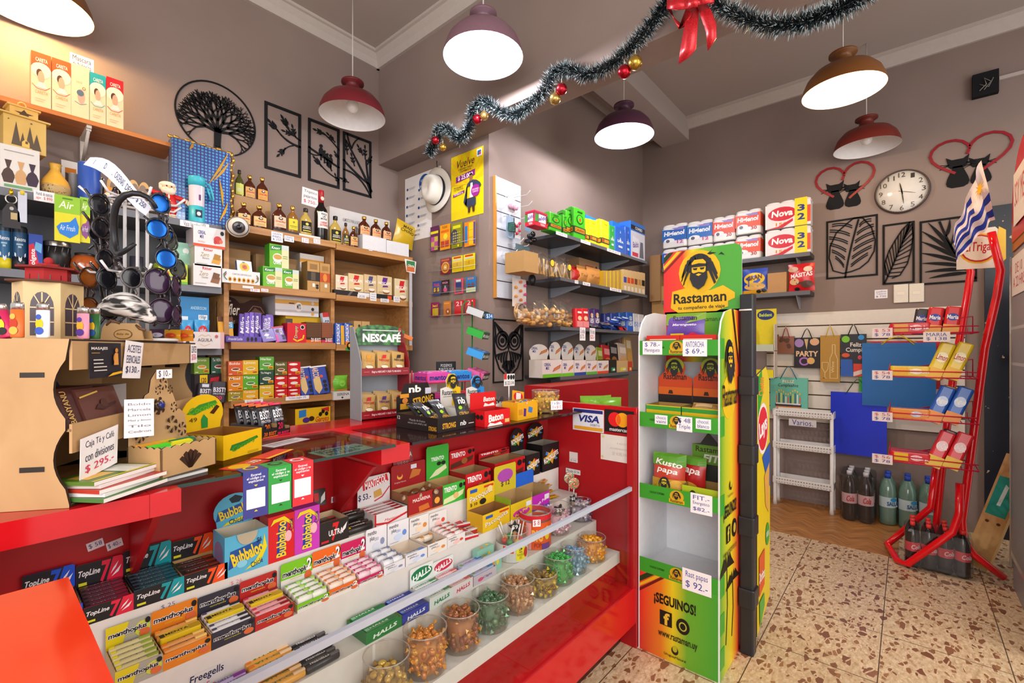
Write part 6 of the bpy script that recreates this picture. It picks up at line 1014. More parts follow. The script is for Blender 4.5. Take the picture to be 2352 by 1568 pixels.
o,loc,w,h=tray('black gum box with red seven and white lettering',S4,734,801,1195,z4,.085,'26201f',front=[('t','7',.4,.1,.66,.9,'d81f24',3,.2),('t','ULTRA',.3,.34,.8,.6,'f0e8e8',2),('p',[(.7,.3),(.88,.5),(.94,.8),(.8,.6)],'e8e4e4'),('r',.05,.1,.3,.2,'c8202a')],sidec='3a3230',inn='cdb38c'); rolls('dark gum pack in red seven box',loc,w,.08,h*.45,3,('3a2a28','1a1818','c83a3a','TopLine','c8bcb8'),.001,'gum_pack','gum pack',sq=True)
bar('small red and black gum card behind red seven box',722,750,1124,('v',1160),'26201f',[('p',[(.5,.1),(.9,.3),(.95,.8),(.6,.5)],'e0dcdc'),('r',.0,.3,.4,.8,'c81f24')],y=1.25,d=.003,name='gum_card',cat='card')
loc,w,h,_=spot(S4,802,860,1185,z4)
for i in range(4):
 m=rollmesh(w*.97,.0105,'2a2422','d8c02a','4a3a34','Coffee','f0ece4') if i==0 else m; put(m,'candy_roll','brown black coffee candy roll beside white nougat box, %s from the front'%ORD[i],'candy roll',loc+Vector((0,.002+.021*i,.0005)),group='coffee candy rolls')
for i in range(2): put(m,'candy_roll','coffee candy roll stacked on top, %s from front'%ORD[i],'candy roll',loc+Vector((0,.044+.021*i,.021)),group='coffee candy rolls')
o,loc,w,h=tray('white nougat bar box with red wave and price 53',S4,860,935,1172,z4,.09,'d9d2d2',hv=1092,sidec='ccc4c0',inn='c4b8ac',front=[('l',[(0,.3),(.4,.12),(1,.5)],.003,'c8202a'),('t','Mantecol',.3,.3,.8,.5,'c8404a',0,.2),('r',0,0,.05,1,'b81f2a')],hsp=[('p',[(.16,.55),(.95,.72),(.9,.98),(.14,.82)],'c81f2e'),('t','MANTECOL',.2,.62,.88,.9,'f2eeee',2,.2,10),('t','$ 53.-',.02,.2,.4,.44,'2a2a5a',1),('p',[(.5,.2),(.75,.26),(.7,.5),(.48,.44)],'c89a4a'),('l',[(.5,.1),(.75,.2),(.98,.5)],.002,'c83a4a')]); rolls('white and red nougat bar in nougat box',loc,w,.085,h*.55,4,('dcd2d2','c8202a','b81f2a','MANTECOL','a01822'),.001,'nougat_bar','nougat bar',sq=True)
o,loc,w,h=tray('maroon quince sweet box with wrapped brown sweets',S4,938,1017,1128,z4,.09,'a01c20',hv=1062,sidec='8a5a34',inn='b08a5a',front=[('t','MAZARENA',.12,.62,.62,.78,'f0d8d0',2),('p',[(.3,.1),(.6,.16),(.56,.42),(.28,.36)],'c86a2a'),('p',[(.68,.1),(1,.1),(1,.95),(.68,.95)],'5a2a1e'),('e',.82,.4,.08,.16,'e8a03a'),('r',0,0,1,.08,'c8784a')],hsp=[('e',.24,.5,.08,.13,'e8a84a'),('e',.24,.56,.06,.09,'a01c20'),('p',[(.5,.3),(.8,.38),(.86,.6),(.6,.7)],'c8722e'),('r',.55,.72,.72,.9,'e0dce8'),('t','Uruguay Natural',.08,.22,.4,.3,'e8c0b0',0)],lsp=[('r',.05,.1,.95,.6,'2a3a5a')])
for i in range(6):
 q=M().ball((0,0,0),.017,C('7a4426','c'),12,7,1.1,.9,.7).tube([(-.017,0,0),(-.03,0,.006)],[.003,.009],C('b89a80','c'),6) if i==0 else None
 if q: qm=q.mesh('sweet')
 put(qm,'wrapped_sweet','brown wrapped quince sweet in maroon box, %s from the left front'%ORD[i],'sweet',loc+Vector((w*(.18+.3*(i%3)),.02+.032*(i//3),h*.8)),rz=40*i,group='quince sweets')
bar('maroon box lid card with cream lettering standing behind',905,951,1030,('v',1075),'8e1a1e',[('t','MAZARENA',.06,.52,.94,.78,'f0dcd4',2),('t','U O O U',.2,.22,.7,.36,'d8a8a0',1)],y=1.25,d=.003,name='lid_card',cat='card')
def TRN(b): return [('t','TRENTO',.06,.6,.62,.86,'f4ecec',3),('p',[(.02,.05),(.5,.12),(.9,.3),(.95,.55),(.5,.42),(.05,.3)],b),('e',.58,.34,.12,.16,hexmix(b,'e08a3a',.5)),('e',.8,.78,.08,.13,'1a1618'),('e',.95,.8,.05,.1,'1a1618')]
o,loc,w,h=tray('bright green wafer box with lemon bars',S4,1017,1068,1108,z4,.085,'3fae3a',hv=1022,front=TRN('d8e0a8'),hsp=[('t','TRENTO',.2,.54,.78,.66,'f0f8ec',3),('e',.55,.44,.1,.06,'1a2418'),('e',.75,.44,.1,.06,'1a2418'),('p',[(.1,.05),(.5,.1),(.9,.25),(.85,.38),(.4,.26)],'e0e0b0')],sidec='c09a68'); rolls('green wafer bar in green wafer box',loc,w,.06,h*.4,2,('4ab03a','2a7a2a','d8e0a8','TRENTO','f0f4e8'),0,'wafer_bar','wafer bar',sq=True)
for lb,u0,u1,vt,hv in (('red chocolate wafer box next to green one',1070,1127,1082,1030),('red chocolate wafer box further right',1137,1206,1056,1033)):
 o,loc,w,h=tray(lb,S4,u0,u1,vt,z4,.085,'c01a22',hv=hv,front=TRN('5a2a1a'),hsp=TRN('5a2a1a'),sidec='a0161c',inn='9a7650',group='red wafer boxes'); rolls('dark wafer in '+lb.replace(' chocolate',''),loc,w,.06,h*.45,3,('3a2226','c8202a','2a1a1a','TRENTO','e8dcd8'),0,'wafer_bar','wafer bar',sq=True)
RK=[('p',[(.5+.46*cos(a)*(1 if i%2 else .5),.5+.3*sin(a)*(1 if i%2 else .5)) for i,a in enumerate([2*PI*j/14 for j in range(14)])],'d8a02a'),('e',.25,.65,.08,.06,'2a7ad0'),('e',.7,.68,.08,.06,'d82a2a'),('e',.35,.32,.08,.06,'3aa03a'),('e',.78,.4,.07,.05,'3a8ad0'),('t','ROCKLETS',.06,.4,.94,.6,'f2f0ee',3,0,16)]
for lb,u0,u1,vt,hv,fc in (('black candy box with open top, left of the two',1208,1240,1042,982,0),('black candy box, right one against red panel',1246,1284,1018,970,0)):
 o,loc,w,h=tray(lb,S4,u0,u1,vt,z4,.085,'1c1a1c',hv=hv,hshape='o',front=RK,hsp=RK,sidec='141214',inn='8a8478',group='black candy boxes')
# step three: menthol boxes
S3=('Y',1.06); z3=.5472
def MP(c,two=0,pic='d86a3a'): return [('t','menthoplus',.04,.4,.91,.74,'f2efea',7,.1),('t','menthoplus',.05,.42,.9,.72,'1c1a2a',2,.1),('t','mentol+pectina',.28,.3,.66,.4,'e8d82a',0,.1),('e',.85,.3,.12,.18,pic),('e',.92,.8,.06,.14,'1a181a')]+([('t','2',.78,.5,.95,.95,'f4f0ee',3,.1)] if two else [])
MW=lambda c: [('t','mentho\nplus',.08,.5,.5,.92,'26242e',1),('t','ZERO',.4,.5,.6,.62,c,0),('e',.5,.3,.2,.14,hexmix(c,'ffffff',.65)),('e',.78,.42,.1,.13,c),('r',.1,.08,.5,.11,'b0aeb4')]
for lb,u0,u1,vt,hv,c,f,h_,rc,n,tw in (
('grey and yellow menthol box with avocado picture, first in row',264,374,1522,1425,'a8a498',None,None,('cfc48a','e0d030','8aa03a','menthoplus','3a3a6a'),5,1),
('orange honey menthol box, second in the row',374,485,1482,1388,'e0801e',None,None,('e09a50','e8801e','f0c86a','menthoplus','3a2a3a'),5,1),
('black menthol box, third in the row',486,585,1436,1356,'33313f',None,None,('d8d6d8','4a4858','2a2a34','menthoplus','1a1a24'),5,1),
('red strawberry menthol box, fourth in row',586,674,1400,1322,'b82a26',None,None,('e09aa0','c8324a','8a1f1f','menthoplus','3a1a24'),5,1),
('lime green round candy menthol box',683,757,1374,1285,'7ac41e',1,None,('e8ece0','7ac41e','a8d860','mentho','5a8a2a'),4,2),
('bright orange menthol box with large 2',757,823,1342,1258,'e8681e',1,None,('f0dccb','e8782a','f0b080','mentho','c85a1e'),4,2),
('raspberry pink menthol box with large 2',824,881,1320,1240,'c81a5a',1,None,('f0d0da','c81a5a','e078a0','mentho','b01a4a'),4,2),
('white sugar-free menthol box with blue grey mint rolls',882,930,1292,1210,'e4e2e6','8a90b0',1,('e2e4ea','d8dae2','7a84a8','mentho','4a4e60'),3,2),
('white sugar-free menthol box with pale blue print and one pack',932,981,1266,1196,'e4e2e6','6a90d8',1,('dfe6f0','d0d8e8','5a8ad0','mentho','4a5a80'),1,1),
('white sugar-free menthol box with orange print',983,1027,1243,1184,'e6e2de','e08a3a',1,('ecdcc8','e8d0b0','d8862a','mentho','6a4a3a'),2,2),
('white sugar-free menthol box with red print',1028,1068,1228,1174,'e6e0de','d8503a',1,('ecd8d4','e0c8c4','c84a3a','mentho','6a3a3a'),4,2)):
 sp=MW(f) if h_ else MP(c,f);
 if c=='a8a498': sp=[('p',[(0,0),(.35,0),(.5,1),(0,1)],'dcc81e'),('e',.8,.5,.18,.34,'c8d04a'),('e',.76,.55,.08,.16,'d87a5a')]+MP(c)
 if f and not h_: sp=[('r',0,0,1,.4,'e4e0dc')]+sp
 o,loc,w,h=tray(lb,S3,u0,u1,vt,z3,.088,c,hv=hv,front=sp,hsp=sp,sidec='c4a478' if not h_ else 'cdbfae',inn='c4a478' if not h_ else 'd6c6b2',group='menthol candy boxes')
 rolls('roll in '+re.sub(' candy| sugar-free| round| with large 2| with avocado picture| and one pack| grey mint rolls','',lb.split(',')[0]),loc,w,.084,h*(.62 if n>2 else .25),n,rc,.002,two=tw,skip=(2,) if n==5 and c=='e0801e' else ())
 if c in ('e0801e','33313f','b82a26'): put(rollmesh(w*.86,.011,'e0c01e','2a2422','c8a01e','MENTA','3a2a12',True),'candy_roll','yellow promotional roll in the '+lb.split(',')[0],'candy roll',loc+Vector((w*.06,.036,h*.86)),group='yellow promotional rolls')
for i,(u0,u1,vt,ro) in enumerate(((1036,1082,1216,-14),(1062,1102,1206,-8),(1085,1134,1200,-16),(1050,1090,1196,-20))):
 loc,w,h,_=spot(('Y',1.075+.02*i),u0,u1,vt,z3+.002+.011*(i//2)); m=M().rbox(0,0,0,w*1.15,.028,.011,.003,C('ddd6d6','c')); m.face('T',[('r',0,0,.25,1,'c81f2a'),('r',.85,0,1,1,'c81f2a'),('t','MANTECOL',.28,.25,.82,.75,'b01822',1,.1)],w*1.15,.028,.011); m.face('F',[('r',0,0,1,.6,'c81f2a')],w*1.15,.028,.011); put(m,'nougat_bar',('white and red nougat bar at front of the loose heap','white nougat bar second in loose heap','red fronted nougat bar at right end of loose heap','nougat bar lying across top of loose heap')[i],'nougat bar',loc,ro)
PQ=[('t','Pacoquita',.08,.3,.92,.68,'7a2a1a',3,.05,10),('t','Pacoquita',.08,.32,.92,.68,'f2ecd8',1,.05,10),('r',.1,.72,.35,.88,'2a5ab0'),('r',.6,.8,.95,.9,'c83a1e')]
o,loc,w,h=tray('open yellow peanut candy box with cream lettering',S3,1109,1171,1172,z3,.075,'e2b81e',hv=1112,front=PQ,hsp=PQ+[('e',.82,.7,.1,.14,'e8d08a'),('t','$ 10',.1,.1,.35,.26,'5a3a1a',1),('e',.55,.2,.12,.14,'2a2420')],sidec='d8a81e',inn='8f6234')
for lb,u0,u1,vt,hv,c,hc,fr in (('yellow and green lollipop box with open front',1173,1222,1138,1066,'d8b81e','c8b42a',[('e',.5,.3,.4,.24,'c83a9a'),('t','Push Pop',.2,.2,.8,.42,'f0e030',2,.1,14),('r',.7,.55,.95,.85,'e0e0e0')]),('magenta lollipop box with blue lid',1222,1262,1122,1082,'b82ab0','1f5fc8',[('t','Push Pop',.15,.3,.85,.55,'f0d8f0',2,.1,14),('r',.7,.5,.97,.85,'e0dee4'),('r',0,0,1,.15,'3a3ab8')])):
 tray(lb,S3,u0,u1,vt,z3,.08,c,hv=hv,front=fr,hsp=[('e',.5,.6,.36,.24,'a84aa8'),('t','$ 12',.3,.2,.7,.4,'3a3a1a',1)] if c[0]=='d' else (),hc=hc,sidec='8aa82a' if c[0]=='d' else 'a08a7a',inn='a8875a',fcut=.25)
for i in range(5):
 m=M().pouch(.075,.026,.012,C('e0b01e','c')).xf(Matrix.Rotation(-PI/2,4,'X')) if i==0 else m
 if i==0: m.dec([('r',0,0,.15,1,'c8281e'),('r',.4,.2,.8,.6,'c84a1e')],(0,.0,-.0),(.075,0,0),(0,.026,0),(0,0,1),lay=22); ym=m.mesh('bar')
 p=P(1255+4*(i%3),1125,Y=1.11); put(ym,'candy_bar','yellow and red candy bar in heap by red panel, %s from the bottom'%ORD[i],'candy bar',(p.x-.03,1.09+.018*(i%3),z3+.008+.0135*i),rz=-12+9*i,group='yellow candy bars')
for i,(u,v,c) in enumerate(((1318,1110,'d86a2a'),(1346,1117,'3a8a3a'),(1308,1097,'d89a6a'))):
 p=P(u,v,Y=1.05+.02*i); o=put(M().lathe([(1e-4,-.004),(.022,-.003),(.024,0),(.022,.003),(1e-4,.004)],C(('e8c8a0','d8e0c8','e8d8b8')[i],'c'),20).xf(Matrix.Rotation(PI/2,4,'X')),'lollipop',('round striped lollipop nearest the purple box','red and green twisted lollipop at far right','pale round lollipop behind the striped one')[i],'lollipop',p,rz=-35); m=M()
 for k in range(9): m.tube([((.004+.018*j/5)*cos(2*PI*k/9+j*.35),-.0045,(.004+.018*j/5)*sin(2*PI*k/9+j*.35)) for j in range(6)],.0016,C((c,'c8202a','2a8a3a')[k%3],'c'),5)
 sub(m,'swirl',o); sub(M().tube([(0,0,-.022),(0,.004,-(p.z-z3)+.001)],.0022,C('e8e4e0'),6),'stick',o); sub(M().lathe([(1e-4,-.0052),(.025,-.0045),(.027,0),(.025,.0045),(1e-4,.0052)],clear('wrapper',refl=.3,rough=.1),16).xf(Matrix.Rotation(PI/2,4,'X')),'wrapper',o)
# step two: mints and throat sweets
S2=('Y',.968); z2_=.4552
for lb,u0,u1,spec,n,st in (('purple menthol roll in front heap',488,598,('b8a8d0','5a3aa0','7a2a8a','FREEGELLS','2a2a7a'),8,0),('orange vitamin C roll in heap',604,706,('e0a040','d8781e','e8c8a0','VIT.C','3a7a2a'),9,0),('black menthol roll in heap beside orange ones',706,784,('26252c','1a1a20','5a5a60','FREEGELLS','e8e6ea'),8,0)):
 loc,w,h,_=spot(S2,u0,u1,1400,z2_); me=rollmesh(w*.98,.0088,*spec)
 for i in range(n): put(me,'candy_roll','%s, %s from the front%s'%(lb,ORD[i%5],' in upper layer' if i>4 else ''),'candy roll',loc+Vector((0,.001+.0182*i if i<5 else .0105+.0182*(i-4),.0005 if i<5 else .0165)),group=lb+'s')
HL=lambda c,bg: [('t','HALLS',.18,.3,.86,.66,c,3,.15,4)]
for lb,u0,u1,vt,hv,c,side,rc,tc in (('dark green throat sweet box, nearest the front',841,923,1434,None,'1f7a3c','1f7a3c',('1f8a44','8ac0a0','2a6a3a','HALLS','eef6ee'),'e4efe4'),('blue throat sweet box',924,985,1398,None,'2f3f9e','2f3f9e',('2a3aa0','6a9ad8','22307e','HALLS','f0f2fa'),'e8ecf6'),
('white throat sweet box with green oval header',987,1040,1362,1297,'d6dcd8','c8d0c8',('e0e6e2','b8c8c0','2a8a4a','HALLS','1f6a3a'),'1f7a4a'),('white throat sweet box with red oval header',1040,1086,1336,1282,'e2d4d6','b89a70',('ecd4d6','e0b0b4','d85a5a','HALLS','c8404a'),'c8304a')):
 o,loc,w,h=tray(lb,S2,u0,u1,vt,z2_,.086,c,hv=hv,front=HL(tc,c),hsp=[('e',.5,.55,.46,.36,tc),('t','HALLS',.08,.36,.92,.72,'f6f6f4',3,.2,12)],sidec=side,hc='e2e6e4',group='throat sweet boxes'); rolls('sweet stick in '+lb.split(',')[0],loc,w,.082,h*.62,5,rc,.001,two=1,sq=True)
o,loc,w,h=tray('pink and blue drink sachet box',S2,1088,1140,1312,z2_,.08,'c8b8c4',front=[('e',.3,.4,.12,.2,'d8507a'),('t','Clight',.4,.3,.8,.6,'5a5a9a',1,.2)],inn='9a7a54'); rolls('blue pink sachet pack in drink box',loc,w,.076,h*.6,3,('b0b8d8','7a9a5a','4a7ac0','clight','c84a6a'),.004,'sachet_pack','sachet pack',sq=True)
for i,(u0,u1,vt,y) in enumerate(((1120,1152,1276,.985),(1096,1134,1258,1.03))): carton('mint_box','mint green candy box with orange fruit print, '+('front one' if i==0 else 'rear one by drink sachets'),'candy box',('Y',y),u0,u1,vt,z2_,.022,'8cc0ac',[('e',.4,.5,.1,.2,'d89a3a'),('e',.7,.55,.1,.2,'e8d04a')],group='mint green boxes',tp=[('e',.4,.5,.12,.26,'d89a3a'),('e',.75,.6,.1,.22,'e8d04a')])
for lb,u,v,t in (('handwritten sweet price on white step riser',468,1545,('Freegells','$ 15.-')),):
 p=P(442,1560,Y=.9665); m=M().box(0,-.0004,0,.06,0,.04,WHT); m.face('F',[('t',t[0],.0,.5,.98,.98,'26264a',1,.1),('t',t[1],.12,.05,.72,.4,'e0507a',0)],.06,.001,.04,y0=-.0004); put(m,'price_tag',lb,'price tag',(p.x,1.0595,.5) if 0 else (p.x+.02,1.0594,.475))
for i,(u,v,t,y) in enumerate(((368,1377,'$ 25',1.0,),(528,1327,'$ 26',1),(746,1257,'$ 25',1),(925,1185,'$ 17',1),(830,1220,'$ 17',1))):
 p=P(u,v,Y=1.1535); m=M().box(0,-.0004,0,.026,0,.012,WHT); m.face('F',[('t',t,.05,.1,.95,.9,('6a6a8a','d87a8a')[i%2],0)],.026,.001,.012,y0=-.0004); put(m,'price_tag','small price written on white riser '+('under teal gum box','under orange gum box','under magenta gum box','under quince box','under coffee rolls')[i],'price tag',(p.x,1.1535,min(p.z,.62)))
for i,(u,v,t) in enumerate(((222,1252,'$ 58'),(266,1251,'$ 40.-'),(770,1145,'$ 24.'))):
 p=P(u,v,Y=1.2595); m=M().box(0,-.0006,0,.026,0,.017,C('e0dce0','m')); m.face('F',[('t',t,.1,.2,.9,.8,'4a3a7a',0)],.026,.001,.017,y0=-.0006); put(m,'price_tag',('price sticker on red back panel, left of the 40 sticker','price sticker reading 40 on red back panel','price sticker on red back panel beside small black gum card')[i],'price tag',(p.x-.013,1.2592,p.z-.009),rot=(0,rd(-12 if i<2 else 3),0))
# ---------- tubs of wrapped sweets
TUB=clear('tub_plastic','f6f2ee',.3,.08,.06)
def candy(c1,c2):
 m=M().ball((0,0,0),.0095,C(c1,'k'),8,5,1.25,.9,.8); c=C(c2,'k')
 for s in (-1,1): m.add([(s*.01,0,0),(s*.02,-.006,.004),(s*.021,.002,-.004),(s*.02,.007,.005)],[(0,1,2),(0,2,3)],c)
 return m.mesh('sweet')
def tub(lb,u,vb,rp,vt,z,c1,c2,fill,yc,wrap=None,sp=(),tagt=None,cname=''):
 p=P(u,vb,Y=yc); f=cT*p.x+sT*yc; r=rp*f/F*.93; h=(H+(V0-vt)/F*(f))-z-.0; h=max(.05,min(.15,h)); o=put(None,'candy_tub',lb,'candy tub',(p.x,yc,z+.001),group='round clear candy tubs')
 sub(M().lathe([(1e-4,.001),(r*.96,.001),(r*.98,.004),(r*.98,h*.55),(r,h*.57),(r,h)],TUB,32,cap=False),'tub',o)
 sub(M().tube([(r*cos(t),r*sin(t),h) for t in [2*PI*i/32 for i in range(32)]],.0016,clear('tub_rim','ece8e4',.5,.1,.25),5,True),'rim',o)
 if wrap:
  m=M(); z0,z1=wrap[1]*h,wrap[2]*h; n=32; vs=[]
  for i in range(n): vs+=[(r*1.012*cos(2*PI*i/n),r*1.012*sin(2*PI*i/n),q) for q in (z0,z1)]
  m.add(vs,[(2*i,2*((i+1)%n),2*((i+1)%n)+1,2*i+1) for i in range(n)],C(wrap[0]),True); ca=atan2(-yc,-p.x)+.25; L=r*1.5; ux=Vector((-sin(ca),cos(ca),0)); nn=Vector((cos(ca),sin(ca),0)); m.dec(sp,nn*r*1.016-ux*L/2+Vector((0,0,z0)),ux*L,(0,0,z1-z0),nn,bend=lambda a,b:-r*(1-sqrt(max(0,1-((a-.5)*1.5)**2)))+.0004); sub(m,'printed_band',o)
 if fill:
  me=candy(c1,c2); big=M(); n=0; rr=r*.84
  for k in range(int(60*fill)+40):
   a=R.uniform(0,2*PI); q=rr*sqrt(R.random()) if k%3 else rr*.97; zz=.012+R.random()*max(.001,h*fill-.022); mt=Matrix.Translation((q*cos(a),q*sin(a),zz))@Euler((R.random()*6,R.random()*6,R.random()*6)).to_matrix().to_4x4(); i0=len(big.v)
   for mm_ in range(2): pass
   big.ball((0,0,0),.0095,C(c1 if k%4 else c2,'k'),7,4,1.25,.9,.8); c=C(c2,'k')
   for s in (-1,1): big.add([(s*.01,0,0),(s*.02,-.006,.004),(s*.021,.002,-.004),(s*.02,.007,.005)],[(0,1,2),(0,2,3)],c)
   big.xf(mt,i0)
  big.lathe([(rr*.8,.003),(rr*.85,h*fill*.9),(1e-4,h*fill*.93)],C(hexmix(c1,c2,.4),'p'),16); s_=put(big,'wrapped_sweets','%s wrapped sweets filling the %s'%(cname,lb.split(',')[0]),'sweets',(p.x,yc,z+.001),kind='stuff')
  for k in range(12):
   a=2.4*k; q=rr*.75*sqrt((k+.5)/12); put(me,'wrapped_sweet','%s sweet on top in %s'%(cname,lb.split(',')[0]),'sweet',(p.x+q*cos(a),yc+q*sin(a),z+h*fill+.005+.006*R.random()),rot=(R.random()*1.2-.6,R.random()*1.2-.6,R.random()*6),group='%s sweets in %s'%(cname,lb.split(',')[0]))
 return o,p,r,h
YJ=.915; zj=.3565
for lb,u,vb,rp,vt,c1,c2,fl,cn in (('clear tub of gold sweets at lower edge',888,1590,56,1500,'e0b850','b8944a',.45,'gold'),('clear tub of amber sweets, second tub from lower edge',976,1540,53,1440,'e08a34','f0b050',.74,'amber'),('clear tub of dark copper sweets',1057,1496,47,1396,'a05a34','e09a4a',.78,'copper'),('clear tub of dark green sweets',1126,1448,45,1362,'3a6a48','7aa884',.76,'dark green'),('clear tub of bronze toffee sweets',1188,1404,42,1326,'b8805a','e0b88a',.8,'bronze'),('clear tub of brown and yellow sweets',1244,1370,39,1312,'8a6a34','e8c83a',.66,'yellow brown'),('clear tub of bright green sweets',1283,1336,37,1272,'2aa84a','6ad07a',.78,'bright green'),('clear tub of pale blue sweets',1318,1302,32,1252,'7aa8d0','a8c8e0',.7,'pale blue'),('clear tub of orange yellow sweets at far right end',1359,1283,34,1232,'f8b01e','f09a14',.8,'orange')):
 tub(lb,u,vb,rp,vt,zj,c1,c2,fl,YJ,cname=cn)
def tagflower(lb,p,r,t,star=0,dz=.12):
 pts=[((r*(1 if i%2==0 else (.5 if star else .72)))*cos(2*PI*i/10+.3),(r*(1 if i%2==0 else (.5 if star else .72)))*sin(2*PI*i/10+.3)) for i in range(10)] if star else [(r*(.72+.28*cos(5*a))*cos(a),r*(.72+.28*cos(5*a))*sin(a)) for a in [2*PI*i/40 for i in range(40)]]
 m=M().prism(pts,-.003,0,C('232226','p')); m.dec([('t',t,.28,.34,.72,.66,'e8e6e2',1)],(-r,-.0032,-r),(2*r,0,0),(0,0,2*r),(0,-1,0)); o=put(m,'price_marker',lb,'price tag',p,-38); sub(M().box(-.004,0,-dz,.004,.003,-r*.4,C('b8925a')),'peg',o)
YK=1.015; z2k=.4555
o,p,r,h=tub('clear lollipop tub with colourful paper band and star tag',1176,1250,39,1216,z2k,'d8c8a0','c83a3a',.0,YK,('d8d2c8',.0,.62),[('r',0,.0,.5,.55,'c8c8c4'),('r',.0,.55,.4,.95,'d83a2a'),('r',.5,.1,.9,.95,'e8d81e'),('t','5',.62,.7,.78,.92,'2a2a1a',2),('t','PARA\nTU KIOSCO\n$ 53',.54,.18,.86,.66,'3a3a1a',0),('e',.95,.5,.1,.3,'c82a2a')])
for i in range(7): put(M().tube([(0,0,0),(.006*(i-3),.004*((i*3)%5-2),.05)],.0022,C('e8e6e0'),6).ball((0,0,-.008),.011,C(('d83a3a','3a9a4a','e0b01e')[i%3],'c'),10,6),'lollipop','stick-up lollipop in banded tub, %s of seven'%ORD[i],'lollipop',(p.x+r*.55*cos(i*.9),YK+r*.55*sin(i*.9),z2k+h*.72),rot=(.3*sin(i*2),.3*cos(i),0),group='lollipops in banded tub')
tagflower('black star price tag reading 9 in lollipop tub',(p.x-.0,YK-.012,z2k+h+.012),.024,'$9',1)
o,p,r,h=tub('clear tub with red top band and orange lettered paper',1229,1215,39,1172,z2k,'d87a5a','c83a3a',.0,YK+.002,('d8521e',.0,.78),[('t','BIG',.2,.3,.66,.75,'f0a83a',3),('t','POP',.3,.08,.6,.26,'a82a1a',2),('r',.0,.0,.18,1,'e8a0a0'),('e',.86,.6,.13,.26,'e8c01e'),('t','Chupa',.77,.52,.96,.68,'c8282a',1),('r',.62,.0,.98,.22,'6a3a8a')]); sub(M().lathe([(r*1.014,h*.84),(r*1.014,h*.98)],C('d01f2e'),32,cap=False),'red_band',o); ca=atan2(-YK,-p.x)+.1; price('white price tag reading 8 on the red banded tub',(p.x+cos(ca)*r*1.03-.012,YK+sin(ca)*r*1.03+.01,z2k+h*.7),[('$ 8',None)],.028,.024,-40,tc='c8304a')
o,p,r,h=tub('clear tub of pink sweets with black flower tag',1279,1190,32,1158,z2k,'e8b0c8','f0d8e4',.72,YK+.004,cname='pink'); tagflower('black flower price tag reading 5 in pink sweet tub',(p.x-.02,YK-.02,z2k+h*.9),.024,'$5')
o,p,r,h=tub('clear tub of silver and purple sweets next to red panel',1333,1172,26,1148,z2k,'d0ccd8','7a6a90',.76,YK+.004,cname='silver'); tagflower('black flower price tag reading 5 in silver sweet tub',(p.x-.03,YK+.02,z2k+h+.01),.018,'$5')
# ================= goods on top of the counter =================
def hgt(p,vt): return H+(V0-vt)/F*(cT*p[0]+sT*p[1])-p[2]
def cornertray(lb,B,ang,w,d,vt,col,nm='display_box',hd=0,**k):
 h=hgt(B,vt); m,hm=opentray(w,d,h,col,hd=hd,**k); o=put(m,nm,lb,'display box',B,ang)
 if hm: sub(hm,'header_card',o)
 return o,h
Tz=ZC_+.0075
# pierced wooden tea box
for i,(x,y,a,c) in enumerate(((.165,1.03,20,'d8d6d4'),(.175,1.025,32,'c9c6cc'))): put(M().box(0,0,0,.16,.1,.0055,C(c,'m')),'leaflet_stack',('pale stack of leaflets on glass under tea box, lower','pale stack of leaflets directly under tea box')[i],'leaflets',(x,y,Tz+.006*i),a)
B=Vector((.227,1.036,Tz+.0122)); o=put(None,'tea_chest','laser cut MDF tea box with pierced scalloped back and blue stone','tea box',B,27); w,d=.118,.08
sc=lambda w_,h_,n: [(0,0),(w_,0)]+[(w_*(1-i/(4*n)),h_+.004*abs(sin(PI*i/4))) for i in range(4*n+1)]
m=M().prism(sc(w,.052,6),0,.003,MDF,MDFE)
for k in range(-2,3):
 a=PI/2+k*.42; m.dec([('p',[(.47,.12),(.53,.12),(.53+.2*cos(a)+.03,.16+.55*sin(a)),(.5+.2*cos(a),.22+.6*sin(a)),(.47+.2*cos(a)-.02,.16+.55*sin(a))],'3a241a')],(0,0,0),(w,0,0),(0,0,.052),(0,-1,0))
sub(m,'front_panel',o)
for x in (0,w-.003): sub(M().prism(sc(d,.052,5),0,.003,MDF,MDFE).xf(Matrix(((0,-1,0,x+.003),(1,0,0,0),(0,0,1,0),(0,0,0,1)))),'side_panel',o)
sub(M().box(.003,.003,0,w-.003,d-.003,.003,MDF),'bottom',o); sub(M().box(.06,.003,.003,.063,d-.003,.045,MDF).box(.003,.05,.003,w-.003,.053,.045,MDF),'divider',o)
bp=[(0,0),(w,0),(w,.06)]+[(w*(.5+a),.052+b) for a,b in ((.5,.03),(.47,.05),(.36,.062),(.3,.06),(.3,.075),(.24,.095),(.17,.1),(.14,.125),(.06,.14),(0,.145),(-.06,.14),(-.14,.125),(-.17,.1),(-.24,.095),(-.3,.075),(-.3,.06),(-.36,.062),(-.47,.05),(-.5,.03))]+[(0,.06)]
m=M().prism(bp,d-.003,d,MDF,MDFE); hs=[]
for cx_,cz_,r_ in ((.5,.62,.1),(.3,.42,.1),(.7,.42,.1),(.14,.36,.08),(.86,.36,.08),(.5,.84,.07),(.4,.78,.05),(.6,.78,.05),(.36,.6,.06),(.64,.6,.06)):
 for k in range(6):
  a=2*PI*k/6+.3; hs.append(('p',[(cx_+r_*.35*cos(a)-.012*sin(a),cz_+r_*.3*sin(a)+.01*cos(a)),(cx_+r_*cos(a-.3),cz_+r_*.85*sin(a-.3)),(cx_+r_*1.05*cos(a),cz_+r_*.9*sin(a)),(cx_+r_*cos(a+.3),cz_+r_*.85*sin(a+.3))],'3a261c'))
